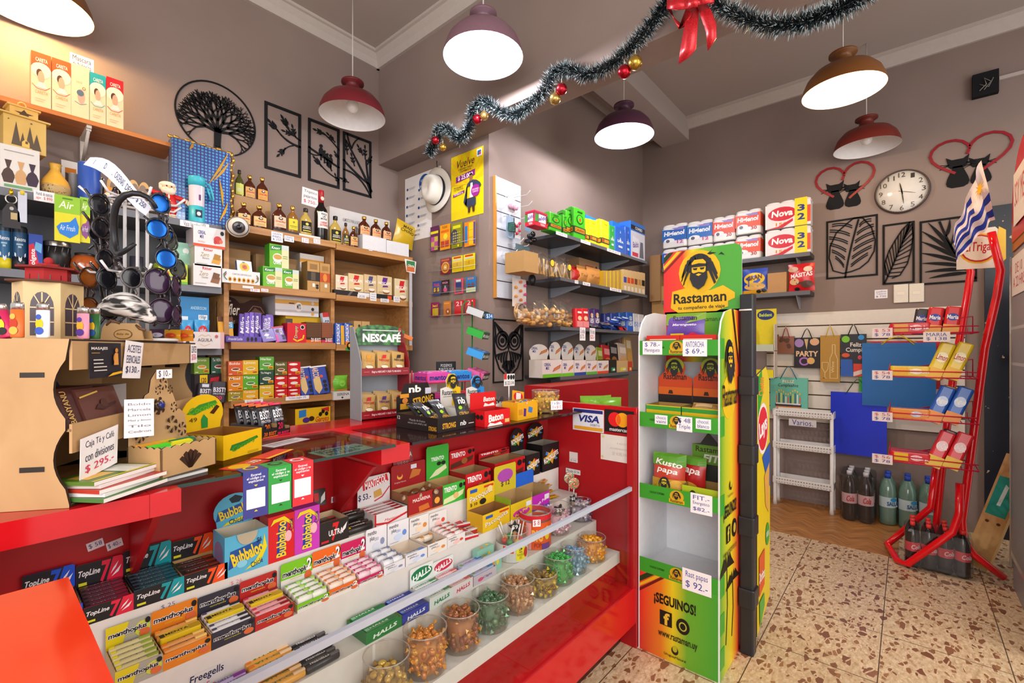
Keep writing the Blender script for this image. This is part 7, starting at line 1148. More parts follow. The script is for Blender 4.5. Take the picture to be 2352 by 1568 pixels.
m.dec(hs,(0,d-.003,0),(w,0,0),(0,0,.2),(0,-1,0)); sub(m,'back_panel',o); sub(M().ball((w*.5,d-.005,.125),.011,C('6a5a4a','f'),14,8,1,.4,1).ball((w*.5,d-.0085,.125),.0072,C('22307a','g'),14,8,1,.5,1),'stone',o,'blue stone in metal rim')
price('white handwritten list of tea flavours on tea box',B+Vector((-.046,.04,.075)),[('Boldo',None),('Marcela',None),('Limon',None),('Miel y limon',None),('Tilo',None),('Cedron',None)],.048,.07,15,tc='7a7a8a',rot=(rd(-6),rd(3),rd(15)))
q=Euler((0,0,rd(27))).to_matrix()@Vector((.05,d-.008,.178)); price('small price tag 10 on top of tea box back',B+q,[('$ 10.-',None)],.032,.018,27,tc='3a2a5a')
for i,(x,y,c,n) in enumerate(((.02,.05,'d89a2a',3),(.065,.052,'c8b02a',3),(.03,.02,'4ac82a',3),(.07,.02,'d8d01e',3),(.09,.035,'1f7a4a',3))):
 for j in range(n):
  if i==0 and j==0: tm=M().box(-.028,0,0,.028,.0035,.052,C('d89a2a'))
  if j==0: tm=M().rbox(-.024,0,0,.024,.004,.05,.001,C(c)).face('F',[('r',.1,.75,.9,.9,hexmix(c,'ffffff',.4)),('t','Te',.3,.5,.7,.7,'4a4a2a',0)],.048,.004,.05,-.024).mesh('sachet')
  q=Euler((0,0,rd(27))).to_matrix()@Vector((max(.03,min(w-.03,x)),y+.007*j,.006)); put(tm,'tea_sachet','%s tea sachet in tea box, %s from the front'%(('amber','olive yellow','bright green','lemon yellow','dark green')[i],ORD[j]),'tea sachet',B+q,rot=(rd(-16+4*j),0,rd(27)),group=('amber','olive','bright green','lemon','dark green')[i]+' tea sachets')
# yellow wafer box
B=Vector((.367,1.159,Tz)); CO=[('p',[(.15,.35),(.3,.3),(.9,.62),(.86,.72),(.5,.6),(.2,.55)],'2a7a2a'),('t','Cocolny',.2,.34,.85,.6,'4a9a1e',2,.2,14),('r',.6,.05,.9,.08,'a88a1a'),('r',.6,.11,.9,.13,'a88a1a')]
o,h=cornertray('open yellow wafer box with tall oval header card',B,28,.115,.115,1001,'e8ba12',hd=.085,hshape='o',front=CO,hsp=[('p',[(.1,.5),(.3,.45),(.85,.7),(.8,.8),(.4,.72)],'3a8a2a'),('t','Cocolny',.15,.48,.85,.72,'5aa81e',2,.2,10),('p',[(.65,.45),(.75,.4),(.9,.6),(.82,.66)],'4a2416'),('p',[(.45,.05),(.6,.05),(.6,.3),(.5,.44),(.44,.3)],'2a8a3a'),('t','49',.16,.26,.34,.38,'4a3a1a',0)],sidec='e0b210',inn='8a5a24',lsp=[('r',.1,.3,.6,.7,'e4ddc0'),('r',.15,.6,.5,.63,'8a8468'),('r',.15,.5,.55,.53,'8a8468'),('r',.15,.4,.5,.43,'8a8468')])
# protein bar boxes
for i,(x,y,a,c,lb) in enumerate(((.518,1.335,20,'d8641e','black and orange protein bar box'),(.56,1.346,20,'d81f4a','black and pink protein bar box beside red counter edge'))):
 B=Vector((x,y if i==0 else 1.352,.9075)); o,h=cornertray(lb,B,a,.05,.12,978+4*i,'221e20',front=[('t','20 B3ST',.08,.2,.92,.62,c,3,.1),('r',0,0,1,.13,c)],sidec='2a2426',inn='b08a58',fcut=.3)
 for j in range(4):
  if j==0: pm=M().pouch(.042,.085,.016,C('24222a','c'))
  if j==0: pm.dec([('t','B3ST!',.12,.5,.88,.78,'eceaf0',2,.05),('t','PROTEIN',.14,.38,.86,.47,'d8d4dc',1),('t','20',.3,.1,.7,.32,c,2),('r',.0,.93,1,1,c)],(0,0,0),(.042,0,0),(0,0,.085),(0,-1,0),bend=lambda a_,b_:.008*((max(0,sin(PI*a_))**.6)*(max(0,sin(PI*b_))**.55))+.0025); pmm=pm.mesh('bar')
  q=Euler((0,0,rd(a))).to_matrix()@Vector((.004,.014+.027*j,.006)); put(pmm,'protein_bar','protein bar with %s top in %s box, %s from the front'%(('orange','red')[i],lb.split(' protein')[0],ORD[j]),'protein bar',B+q,rot=(rd(-14),0,rd(a)),group=('orange','red')+() and ('orange','red')[i]+' topped protein bars')
bar('large dark protein bar pack leaning behind yellow header, left',454,486,878,.9,'2a232c',[('t','B3ST!',.1,.5,.9,.72,'e8e4ee',2),('t','PROTEIN',.12,.38,.88,.46,'d8d4dc',1),('t','20',.3,.14,.7,.32,'d8641e',2),('r',.2,.8,.7,.95,'d8dce8')],y=2.515,d=.03,lean=-6,roll=6,name='protein_bar',cat='protein bar'); bar('large dark protein bar pack leaning behind yellow header, right',484,519,874,.9,'2c2530',[('t','B3ST!',.1,.5,.9,.72,'e8e4ee',2),('t','PROTEIN',.12,.38,.88,.46,'d8d4dc',1),('t','20',.3,.14,.7,.32,'d83a5a',2)],y=2.505,d=.03,lean=-6,roll=6,name='protein_bar',cat='protein bar')
# flyers and papers
for lb,x,y,w_,d_,a,c,sp,z in (('red and yellow flyer beneath glass edge near tea box',.36,1.04,.09,.05,30,'d01f22',[('e',.3,.5,.25,.4,'e8b01e'),('t','USD',.6,.3,.95,.7,'f0e8d8',2)],Tz),('red flyer with yellow edge beside yellow wafer box',.44,1.1,.1,.045,35,'d8301e',[('r',0,0,1,.2,'e8c01e')],Tz),
('white handwritten card sign lying under the glass top',.56,1.06,.14,.085,6,'d4dcd8',[('t','NO PASAMOS',.08,.66,.7,.92,'2a2e2e',2),('t','TARJETA $ 50',.06,.36,.94,.62,'2a2e2e',1),('t','POR DEBITO',.1,.06,.72,.32,'2a2e2e',1)],ZC_-.004),('white paper slip beside protein bar boxes on glass',.5,1.22,.12,.05,20,'c8c2c6',[('r',.1,.3,.8,.4,'8a8488'),('r',.1,.6,.8,.7,'8a8488')],Tz)):
 m=M().box(0,0,0,w_,d_,.0008,C(c)); m.face('T',sp,w_,d_,.0008); put(m,'flyer' if 'flyer' in lb else 'paper_sign',lb,'flyer' if 'flyer' in lb else 'paper',(x,y,z),a)
for i,(u0,u1,vb0,vb1,c,tc) in enumerate(((559,616,1196,1182,'3c3f8a','e8c82a'),(617,672,1182,1168,'2f9a40','1f3a24'),(670,720,1168,1152,'d8303a','f0e8e8'))):
 a=P(u0,1090,Y=1.012);b=P(u1,1090,Y=1.012); w_=b.x-a.x; h=Tz-P((u0+u1)/2,(vb0+vb1)/2,Y=1.012).z; m=M().box(0,-.001,0,w_,0,h,C(c)).box(0,0,h-.0008,w_,.05,h,C(c)); sp=[('t','Escaneá\nel código y te\nexplicamos',.14,.74,.88,.94,'f0eef4',1,.1),('p',[(.42,.7),(.58,.7),(.5,.66)],tc),('r',.12,.2,.88,.62,'eeecf0'),('p',[(.42,.13),(.58,.13),(.5,.17)],tc)]
 m.face('F',sp,w_,.001,h,y0=-.001); m.dec([('e',.5,.55,.3,.3,tc),('e',.5,.55,.2,.18,c)],(0,0,h),(w_,0,0),(0,.05,0),(0,0,1)); put(m,'hanging_leaflet',('blue','green','red')[i]+' leaflet folded over glass edge with white square','leaflet',(a.x,1.014,Tz-h+.001),group='leaflets over the glass edge')
# coffee sachet stand
B=Vector((.862,1.41,.9075)); o=put(None,'coffee_stand','two tier cardboard coffee sachet stand with leafy green header','display stand',B,-6); w=.185; GRS=C('8f9298','p'); MR=C('8a1622','p')
ht=hgt(B,742); h1=.035;
for x in (0,w): sub(M().prism([(0,0),(.085,0),(.085,ht*.97),(.06,ht*.97),(.0,ht*.6)],0,.003,GRS if x==0 else MR).xf(Matrix(((0,1,0,x),(1,0,0,0),(0,0,1,0),(0,0,0,1)))),'side_panel',o)
sub(M().box(.003,.082,0,w,.085,ht*.8,GRS),'back_panel',o)
for z in (.005,ht*.46):
 sub(M().box(.003,.002,z,w,.082,z+.003,GRS),'shelf',o); m=M().box(.003,-.001,z,w,.001,z+.026,MR); m.face('F',[('t','Elegí tu NESCAFÉ Y CREÁ TU MUNDO',.2,.3,.82,.7,'f0dce0',1),('r',.04,.48,.15,.54,'d86a7a'),('r',.86,.48,.97,.54,'d86a7a')],w-.003,.002,.026,.003,-.001,z); sub(m,'shelf_lip',o)
def leafm(nt,b,N,L):
 v=N('ShaderNodeTexVoronoi'); v.inputs['Scale'].default_value=55; tc=N('ShaderNodeTexCoord'); L(tc.outputs['Object'],v.inputs['Vector']); r=N('ShaderNodeValToRGB'); r.color_ramp.elements[0].color=(*rgb('4a9a4a'),1); r.color_ramp.elements[1].position=.7; r.color_ramp.elements[1].color=(*rgb('0e3a20'),1); L(v.outputs['Distance'],r.inputs[0]); L(r.outputs[0],b.inputs['Base Color']); b.inputs['Roughness'].default_value=.4
m=M().prism([(.015,ht*.78),(w+.01,ht*.78),(w+.016,ht*.94)]+[(w/2+.01+(w/2)*cos(a),ht*.94+.02*sin(a)) for a in [PI*i/10 for i in range(1,10)]]+[(.01,ht*.94)],.058,.061,nodemat('leaf_print',leafm)); m.dec([('t','NESCAFÉ',.1,.16,.92,.72,'eef0ec',4),('r',.1,.78,.92,.82,'eef0ec'),('p',[(.86,.78),(.9,.8),(.92,.96),(.87,.92)],'d0202a')],(.015,.0575,ht*.78),(w,0,0),(0,0,ht*.2),(0,-1,0)); sub(m,'header_card',o,'leaf printed header'); m=M(); m.dec([('t','Elegí tu\nNESCAFÉ\nY CREÁ TU\nMUNDO',.2,.15,.8,.6,'e8c8cc',1)],(w+.003,.0,ht*.3),(0,.085,0),(0,0,ht*.4),(1,0,0)); sub(m,'side_print',o)
rm=Euler((0,0,rd(-6))).to_matrix()
for tz,row,cs in ((ht*.46+.004,'upper',('d8902a','c8202a','2a2426')),(.009,'lower',('b81f2a','4a2a7a','b81f2a'))):
 for i in range(3):
  for j in range(3):
   if j==0: m=M().pouch(.052,.082,.01,C('bd9554','f' if 0 else 'c')); m.dec([('t','NESCAFÉ',.12,.58,.88,.7,cs[i] if i!=2 or row!='upper' else '2a2226',2,.1),('p',[(.3,.7),(.6,.72),(.66,.88),(.38,.86)],cs[i]),('e',.5,.3,.26,.14,'7a4a2a'),('e',.5,.34,.26,.07,'e8d8bc')],(0,0,0),(.052,0,0),(0,0,.082),(0,-1,0),bend=lambda a_,b_:.005*((max(0,sin(PI*a_))**.6)*(max(0,sin(PI*b_))**.55))+.0025); pm=m.mesh('sachet')
   put(pm,'coffee_sachet','gold coffee sachet in %s tier, %s column, %s from front'%(row,('left','middle','right')[i],ORD[j]),'coffee sachet',B+rm@Vector((.008+.058*i+.004*j,.012+.022*j,tz+.003*j)),rot=(rd(-14),rd(6),rd(-6)),group='coffee sachets in the stand')
# nut bar box
TZ=ZC_+.0005
B=Vector((.925,1.088,TZ)); o,h=cornertray('black nut bar box with round topped header and loose bars',B,2,.168,.2,961,'221d1c',hd=.095,hshape='n',front=[('t','STRONG',.12,.2,.46,.6,'d89a2a',3),('t','nb',.58,.25,.74,.6,'e8e6e2',2),('r',.8,.3,.95,.36,'c8c4c0')],lsp=[('t','12',.03,.6,.1,.85,'d8d4d0',1),('t','Mezcla de frutos\nsecos con miel y sal',.3,.35,.75,.75,'a8a4a0',0),('t','STRONG',.8,.1,.98,.4,'d89a2a',2)],hsp=[('t','nb',.3,.66,.62,.92,'f0efea',3),('t','STRONG',.4,.24,.95,.5,'d8a02a',3,0,6),('r',.08,.5,.3,.64,'d8902a'),('r',.08,.1,.3,.3,'c8902a'),('e',.2,.4,.07,.1,'c87a3a'),('e',.5,.1,.1,.08,'c88a4a'),('r',.72,.58,.88,.8,'d0ccd8'),('e',.3,.2,.05,.05,'8ac81e')],inn='6a543c')
for i,(x,y,a,r_) in enumerate(((.02,.05,20,-50),(.055,.04,5,-46),(.075,.09,30,-60),(.11,.03,-20,-34),(.03,.12,0,-58))):
 if i==0: m=M().pouch(.05,.095,.018,C('26262c','c')); m.dec([('t','nb',.25,.52,.75,.78,'f0f0ee',2),('e',.3,.38,.12,.07,'9ac81e'),('t','STRONG',.15,.06,.85,.22,'c8902a',2)],(0,0,0),(.05,0,0),(0,0,.095),(0,-1,0),bend=lambda a_,b_:.009*((max(0,sin(PI*a_))**.6)*(max(0,sin(PI*b_))**.55))+.0025); nm_=m.mesh('bar')
 put(nm_,'nut_bar',('dark nut bar at left front of black box','dark nut bar second from left in black box','dark nut bar at back of black box','large dark nut bar leaning on right side of black box','dark nut bar lying at left rear of black box')[i],'nut bar',B+Vector((x,y,.022 if i!=3 else .028)),rot=(rd(r_),0,rd(a)),group='nut bars in black box')
# bearded-head snack boxes
def dread(s,o,ux,uz,n,c='2b2a2e',lay=0,face='e8b81e'):
 "bearded head with sunglasses and dreadlocks"
 sp=[('p',[(.5+.36*cos(a),.6+.36*sin(a)) for a in [-.35+i*.24 for i in range(17)]],c)]; W=Vector(ux).length
 for i in range(12):
  a=-.5+4.14*i/11; x,z=.5+.34*cos(a),.6+.3*sin(a); dn=.34 if sin(a)<.6 else .2; sp.append(('p',[(x-.05*(1 if cos(a)>0 else -1),z+.06),(x+.05*(1 if cos(a)>0 else -1),z+.03),(x+.16*cos(a)+.03,max(.02,z-dn+.05)),(x+.16*cos(a)-.02,max(.0,z-dn))],c))
 sp+=[('p',[(.31,.42),(.36,.34),(.64,.34),(.69,.42),(.7,.72),(.62,.8),(.38,.8),(.3,.72)],face),('p',[(.3,.6),(.7,.6),(.71,.67),(.5,.7),(.29,.67)],c),('p',[(.33,.58),(.47,.58),(.44,.52),(.36,.53)],c),('p',[(.53,.58),(.67,.58),(.64,.53),(.56,.52)],c),('p',[(.27,.5),(.36,.44),(.5,.47),(.64,.44),(.73,.5),(.75,.3),(.66,.1),(.5,.0),(.34,.1),(.25,.3)],c),('p',[(.42,.4),(.5,.43),(.58,.4),(.5,.36)],face)]
 s.dec(sp,o,ux,uz,n,lay); return s
for lb,x,y,hv,c,pc in (('white snack box with yellow bearded head header',1.075,1.15,858,'e2b81e','e8c01e'),('white snack box with blue bearded head header',1.2,1.15,862,'2a8ad0','2a8ad8')):
 B=Vector((x,y,TZ)); h=.055; w_=.095; m,hm=opentray(w_,.1,h,'e0dcd6',inn='d6d0c8',front=[('r',0,0,1,.5,c),('p',[(.2,.5),(.5,.7),(.8,.5)],'2a2a2e')],hd=0); o=put(m,'display_box',lb,'display box',B,0)
 k=hgt(B+Vector((.05,.1,0)),hv)-h; hm=M().prism([(0,h),(w_,h),(w_,h+k*.55),(w_*.8,h+k*.6),(w_*.86,h+k*.8),(w_*.7,h+k),(w_*.4,h+k),(w_*.26,h+k*.8),(w_*.3,h+k*.6),(0,h+k*.55)],.0985,.1,C('e2ded8')); hm.dec([('p',[(.55,0),(1,0),(1,.55),(.8,.6),(.86,.8),(.7,1),(.4,1),(.27,.8),(.3,.6),(.6,.5)],pc),('t','Rastaman',.08,.34,.78,.5,'26242a',1),('r',.12,.28,.6,.3,'8a8684')],(0,.0985,h),(w_,0,0),(0,0,k),(0,-1,0)); dread(hm,(w_*.26,.098,h+k*.52),(w_*.62,0,0),(0,0,k*.48),(0,-1,0),lay=4,face=pc); sub(hm,'header_card',o)
B=Vector((1.095,1.053,TZ)); o,h=cornertray('red chocolate bar box with white splash and tall red flap',B,-1,.125,.07,945,'d0161c',hd=.055,front=[('t','Baton',.14,.3,.72,.78,'f4efe8',3,.1,4),('p',[(.1,.02),(.7,.02),(.6,.22),(.4,.14),(.2,.24)],'f0e8e0'),('r',.78,.12,.96,.35,'d8b86a')],hsp=[('t','Baton',.5,.4,.95,.7,'f4efe8',2,.1),('p',[(.5,.1),(.95,.1),(.9,.3),(.7,.2),(.55,.32)],'f0e8e0')],lsp=[('e',.3,.6,.12,.16,'241a1a'),('e',.55,.6,.12,.16,'241a1a'),('e',.8,.6,.12,.16,'241a1a')],inn='a8161c')
B=Vector((1.272,1.06,TZ)); o,h=cornertray('yellow bonbon box with mixed wrapped sweets',B,4,.13,.07,925,'e2a41a',front=[('p',[(.28,.2),(.4,.16),(.42,.6),(.3,.64)],'5a2a7a'),('p',[(.5,.4),(.7,.3),(.74,.6),(.54,.7)],'3a7ac0'),('r',.06,.3,.24,.6,'c8862a')],inn='b88a3a'); bar('yellow and red bonbon card with price behind bonbon box',1176,1203,894,('v',938),'e8a01e',[('e',.5,.7,.4,.25,'d0202a'),('r',.3,.55,.7,.9,'e8e0e0'),('t','Garoto',.1,.2,.9,.38,'c81f2a',1,.2)],y=1.17,d=.002,lean=-6,roll=10,name='bonbon_card',cat='card')
for i in range(7): put(candy(('d8a01e','c8202a','3a7ac0')[i%3],('e8c04a','e84a4a','e8e0d8')[i%3]) if i<3 else bpy.data.objects['bonbon' if i%3==0 else 'bonbon.%03d'%(i%3)].data,'bonbon',('gold','red','blue')[i%3]+' wrapped bonbon in yellow bonbon box','bonbon',(1.29+.016*i,1.08+.02*(i%2),TZ+h*.9),rz=50*i,group=('gold','red','blue')[i%3]+' bonbons')
o,p,r,h=tub('clear tub of golden yellow sweets on counter',1253,962,34,897,TZ,'d8a01e','e8c83a',.75,1.13,cname='golden yellow'); price('white handwritten price card on counter sweet tub',p+Vector((-r*.75,-r*1.02,h*.3+.02)),[('1 x $6.-',None),('3 x $12',"c84a5a")],.05,.036,-30)
m=M().box(0,0,0,.1,.09,.06,clear('clam','f0ecec',.4,.08,.06)).xf(Matrix.Rotation(.2,4,'Z')); put(m,'plastic_box','clear plastic sweet box behind red chocolate box','plastic box',(1.35,1.22,TZ)); tagflower('black flower price tag reading three for 18 on clear box',Vector((1.3,1.17,TZ+.05)),.032,'3x$18',dz=.049)
o=put(M().box(0,0,0,.055,.001,.052,C('e6e2e0')).face('F',[('r',0,.55,.25,1,'d02a1e'),('e',.42,.72,.11,.2,'1a1618'),('e',.66,.72,.11,.2,'1a1618'),('e',.88,.72,.1,.2,'1a1618'),('t','$ 22.1/4',.1,.08,.9,.4,'4a2a3a',0)],.055,.001,.052),'price_sign','white price card with three black octagons over sweets','price sign',(1.47,1.3,TZ+.1),-15); sub(M().tube([(.027,.003,-.1),(.027,.003,.01)],.003,C('e0dcd8')),'stick',o)
# wire racks with chewing sweets
GW=C('1f7a3a','p'); B=Vector((1.36,1.44,.908)); o=put(None,'gum_rack','green wire rack of stepped gum trays next to pillar','gum rack',B,-12)
sub(M().tube([(0,0,0),(0,.0,.43),(.02,.0,.45),(.05,0,.45),(.05,0,0)],.003,GW,6).tube([(0,.0,0),(.16,-.02,0)],.003,GW,6),'wire_frame',o)
GT=(('24242a','c8ccd0','$34'),('1f8a2a','2aa83a',''),('2a7ac8','3a9ae0',''),('c83a8a','e06aa8',''))
rm=Euler((0,0,rd(-12))).to_matrix()
for i,(c1,c2,t) in enumerate(GT):
 z=.375-.088*i; m,_=opentray(.1,.075,.03,'22463a',inn='8a7050',front=[('t','trident',.3,.2,.95,.75,'c8d0c8',2,.15),('r',.05,.3,.22,.7,'d8d4dc')],lsp=[('r',0,0,1,1,c2)]); t_=put(m,'gum_tray','tray of '+('black and silver','green','blue','pink')[i]+' gum on wire rack','gum tray',B+rm@Vector((.06,-.06,z)),rot=(rd(20),0,rd(28)))
 for j in range(3):
  if j==0: gm=rollmesh(.09,.012,c1,c2,hexmix(c1,'000000',.3),'trident','e8ecec',True)
  put(gm,'gum_pack',('black and silver','green','blue','pink')[i]+' gum pack on wire rack, %s from front'%ORD[j],'gum pack',B+rm@Vector((.06,-.06,z))+Euler((rd(20),0,rd(28))).to_matrix()@Vector((.004,.003+.023*j,.014)),rot=(rd(20),0,rd(28)),group='gum packs on green rack')
price('blue framed price tag 34 on top gum tray',B+rm@Vector((.07,-.0725,.372)),[('$34','e8ecf2')],.04,.024,-12,col='1f5f9a')
B=Vector((1.12,1.38,.908)); o=put(None,'candy_rack','red wire rack of chewy candy rolls in two tiers','candy rack',B,-4);
for z in (.03,.115): sub(M().tube([(0,0,z+.03),(0,0,z),(.27,0,z),(.27,0,z+.03)],.0025,C('c81f3a'),6).tube([(0,.1,z),(.27,.1,z)],.0025,C('c81f3a'),6).tube([(0,0,z),(0,.1,z)],.0025,C('c81f3a'),6).tube([(.27,0,z),(.27,.1,z)],.0025,C('c81f3a'),6),'wire_tier',o)
sub(M().tube([(0,.1,0),(0,.1,.16)],.003,C('c81f3a'),6).tube([(.27,.1,0),(.27,.1,.16)],.003,C('c81f3a'),6),'wire_post',o)
for i,(x,z,c,c2,nm_) in enumerate(((.005,.117,'d84aa8','b0308a','pink upper'),(.12,.117,'2a8ad8','e8ecf4','blue upper'),(.005,.032,'c83a8a','d8a02a','magenta lower'),(.12,.032,'d01f3a','e8c8d0','red lower'))):
 m,_=opentray(.112,.09,.035,c,inn='d8c0a8',front=[('t','mentos',.1,.2,.9,.75,'22307e',3)],lsp=[('t','mentos',.1,.2,.9,.7,'22307e',2)]); L0=B+Vector((x,.003,z)); put(m,'candy_tray','tray of '+nm_+' chewy rolls on red wire rack','candy tray',L0,-4)
 for j in range(3):
  if j==0: gm=rollmesh(.1,.011,c,c2,hexmix(c,'ffffff',.3),'mentos','f0f0f4')
  put(gm,'candy_roll',nm_+' chewy roll, %s from front'%ORD[j],'candy roll',L0+Vector((.006,.008+.024*j,.018)),-4,group='chewy rolls on red rack')
m=M().rbox(0,0,0,.13,.003,.15,.001,C('e0dcdc')); m.face('F',[('t','cuanto\nsea',.4,.55,.75,.75,'c8c4c4',0)],.13,.003,.15); o=put(m,'white_board','white upright board behind the coffee stand','board',(1.12,1.49,.908),-8); put(M().box(-.03,0,0,.03,.008,.015,C('e0701e')).xf(Matrix.Rotation(.35,4,'Y')),'orange_cutter','orange box cutter hanging above the white board','cutter',(1.1,1.485,1.195),-10)
carton_=M().box(0,0,0,.1,.004,.07,C('232126')).face('F',[('t','PODEMOS\nPUNTOS POR\nGANAR A LAS 6',.05,.2,.95,.85,'d8d4d0',0)],.1,.004,.07); put(carton_,'notice_card','black notice card with white lettering behind candy rack','card',(1.27,1.5,1.03),-6)
# ================= dark shelves on the back wall, accessory strip =================
SHZ=(1.865,1.593,1.292,.985); YS=1.607; DG=C('3b3b40','p'); DGL=C('5c5d63','p')
o=put(None,'wall_shelving','four dark grey wall shelves on brackets between pillar and corner','shelving',(2.335,YS,0))
for z in SHZ: sub(M().box(0,0,z-.02,1.235,.278,z,DG,{'F':DGL}),'shelf_board',o)
for x in (.27,.97):
 sub(M().box(x-.012,.266,.8,x+.012,.281,1.9,DGL),'rail',o)
 for z in SHZ: sub(M().prism([(.03,-.0205),(.268,-.0205),(.268,-.085),(.24,-.085),(.03,-.032)],-.002,.002,C('8a8f98','p')).xf(Matrix(((0,1,0,x),(1,0,0,0),(0,0,1,0),(0,0,0,1))),0),'bracket',o,loc=(0,0,z))
K=('Y',1.62)
def yerba(lb,u0,u1,vt,col,sp,y=1.62,d=.07,g='yerba packs',zz=None):
 loc,w,h,_=spot(('Y',y),u0,u1,vt,zz or SHZ[0]); m=M().rbox(0,0,0,w,d,h*.96,min(w,d)*.16,C(col,'c')).box(w*.08,d*.3,h*.95,w*.92,d*.7,h,C(col,'c')); m.face('F',sp,w,d,h*.95,lay=3); m.face('L',sp,w,d,h*.95,lay=3); return put(m,'yerba_pack',lb,'yerba pack',loc,group=g)
BAL=[('r',.0,0,1,.26,'c8243a'),('r',0,.9,1,1,'c8244a'),('r',.0,.78,1,.88,'8a2a4a'),('r',.3,.26,.85,.8,'e0e0ea'),('t','Baldo',.06,.42,.96,.68,'5a2a8a',2,.2,14),('t','YERBA',.4,.06,.8,.2,'f0d8dc',1),('r',.0,.26,.26,.76,'3a8a3a')]
CAN=[('r',0,.18,1,.4,'22402c'),('r',.1,.22,.9,.36,'e08a1e'),('t','CANARIAS',.14,.24,.86,.34,'3a1a10',2),('e',.5,.66,.28,.16,'1a4a1a'),('e',.5,.66,.22,.13,'3fae1e'),('e',.5,.64,.08,.06,'d8401e'),('r',.3,.88,.7,.92,'1a4a1a')]
SAR=[('p',[(.5,.62),(.42,.48),(.58,.48)],'d8e4f0'),('p',[(.46,.78),(.54,.78),(.5,.9)],'d8e4f0'),('t','SARA',.2,.4,.8,.5,'e8eef6',2),('r',.3,.2,.7,.28,'c8d8e8')]
yerba('white and crimson yerba pack at left end of top dark shelf',1228,1257,485,'d8284a',BAL)
for i,(u0,u1,vt,y) in enumerate(((1262,1291,489,1.62),(1293,1303,492,1.64),(1299,1323,484,1.64),(1318,1345,477,1.615))): yerba('bright green yerba pack, %s in the green row'%ORD[i],u0,u1,vt,'3aa81e',CAN,y)
for i,(u0,u1,vt,y) in enumerate(((1344,1356,500,1.63),(1355,1371,503,1.62),(1370,1382,506,1.63),(1382,1400,504,1.61))): yerba('yellow yerba pack, %s in the yellow row'%ORD[i],u0,u1,vt,'e0d01e',[('r',0,.14,1,.34,'22402c'),('r',.3,.18,.9,.3,'e08a1e'),('t','S',.02,.17,.24,.31,'e0521e',3),('r',.3,.85,.7,.87,'a8981a')],y)
yerba('green yerba pack between yellow and blue ones',1400,1413,516,'2a9a3a',SAR); yerba('blue yerba pack with white tower, larger one',1413,1436,520,'1f5fc0',SAR,1.615); yerba('blue yerba pack, narrow one beside boxed set',1437,1448,518,'1f52b0',SAR,1.63)
for lb,u0,u1,vt,sp in (('blue topped mate set box at right end of top dark shelf',1449,1481,513,[('r',0,0,1,.74,'c8ccd8'),('r',0,.78,1,.9,'22242c'),('t','COMBO',.3,.8,.8,.88,'e8e8f0',1),('p',[(.1,.0),(.55,.0),(.55,.56),(.1,.6)],'d8dae4'),('r',.1,.05,.5,.16,'c8243a'),('t','Baldo',.12,.3,.52,.46,'5a2a8a',1,.2,10),('p',[(.6,.06),(.9,.06),(.84,.5),(.66,.5)],'5a5c66')]),): carton('mate_set_box',lb,'box',('Y',1.62),u0,u1,vt,SHZ[0],.1,'2a6ac0',sp)
for i,(u0,u1) in enumerate(((1345,1372),(1407,1432))): carton('mate_set_box','blue topped box half hidden behind %s yerba packs'%(('yellow','blue')[i]),'box',('Y',1.72),u0,u1,(498,512)[i],SHZ[0],.1,'2a7ad0')
# second dark shelf: breadsticks and pasta
CLB=clear('cello_bag','f0ece8',.45,.12,.05)
def cello(lb,u0,u1,vt,z,fill,col,kind,lab=None,y=1.62):
 loc,w,h,_=spot(('Y',y),u0,u1,vt,z); o=put(None,'biscuit_bag',lb,'biscuit bag',loc+Vector((w/2,.05,0)),group='clear bags of '+kind); m=M(); d=.06
 if kind=='breadsticks':
  for i in range(10): x=(R.random()-.5)*w*.8; m.tube([(x,(R.random()-.5)*d*.7,.006),(x*1.05+R.uniform(-.006,.006),(R.random()-.5)*d*.6,h*fill*R.uniform(.9,1.05))],.0052,C(('d8b070','c89a58','e0c088')[i%3],'m'),6)
 else:
  for i in range(26): m.ball(((R.random()-.5)*w*.78,(R.random()-.5)*d*.7,.012+R.random()*h*fill),.019,C(('c8985a','d8b078','b88648')[i%3],'m'),8,5,1,1,.45 if i%2 else .8)
 sub(m,'breadsticks' if kind=='breadsticks' else 'biscuits',o)
 m=M().pouch(w,h*.86,d*1.15,CLB,x0=-w/2,n=6,m=6); vs=[]
 for i in range(14): a=2*PI*i/14; q=1 if i%2 else .6; vs.append((w*.42*q*cos(a),.03*q*sin(a),h*(1 if i%2 else .95)))
 n=len(m.v); m.add([(0,0,h*.8)]+vs,[(0,1+i,1+(i+1)%14) for i in range(14)],CLB); sub(m,'bag_film',o)
 if lab: m=M(); m.dec([('e',.5,.5,.5,.5,'2a2420'),('e',.5,.5,.4,.4,lab)],(-w*.2,-d*.62,h*.4),(w*.4,0,0),(0,0,w*.4),(0,-1,0)); sub(m,'label',o)
carton('cardboard_box','brown cardboard box at left end of second dark shelf','box',('Y',1.64),1203,1236,578,SHZ[1],.14,'b08a58',k='m')
for i,(u0,u1,vt,l) in enumerate(((1236,1262,574,None),(1259,1286,580,'e8c83a'),(1282,1308,588,None),(1300,1324,592,'e8c83a'))): cello('clear bag of breadsticks, %s from the cardboard box'%ORD[i],u0,u1,vt,SHZ[1],.72,0,'breadsticks',l)
for i,(u0,u1,vt,c) in enumerate(((1319,1342,611,'b81f1e'),(1332,1357,610,'c88a4a'),(1354,1386,614,'c08444'))): bag('snack_bag',('red snack bag behind orange ones on second dark shelf','red and tan crisp bread bag in middle','tan crisp bread bag next to kraft packs')[i],'snack bag',('Y',1.66-.012*i),u0,u1,vt,SHZ[1],.05,c,[('t','Tosti',.2,.4,.8,.56,'8a5a24',0,.2)])
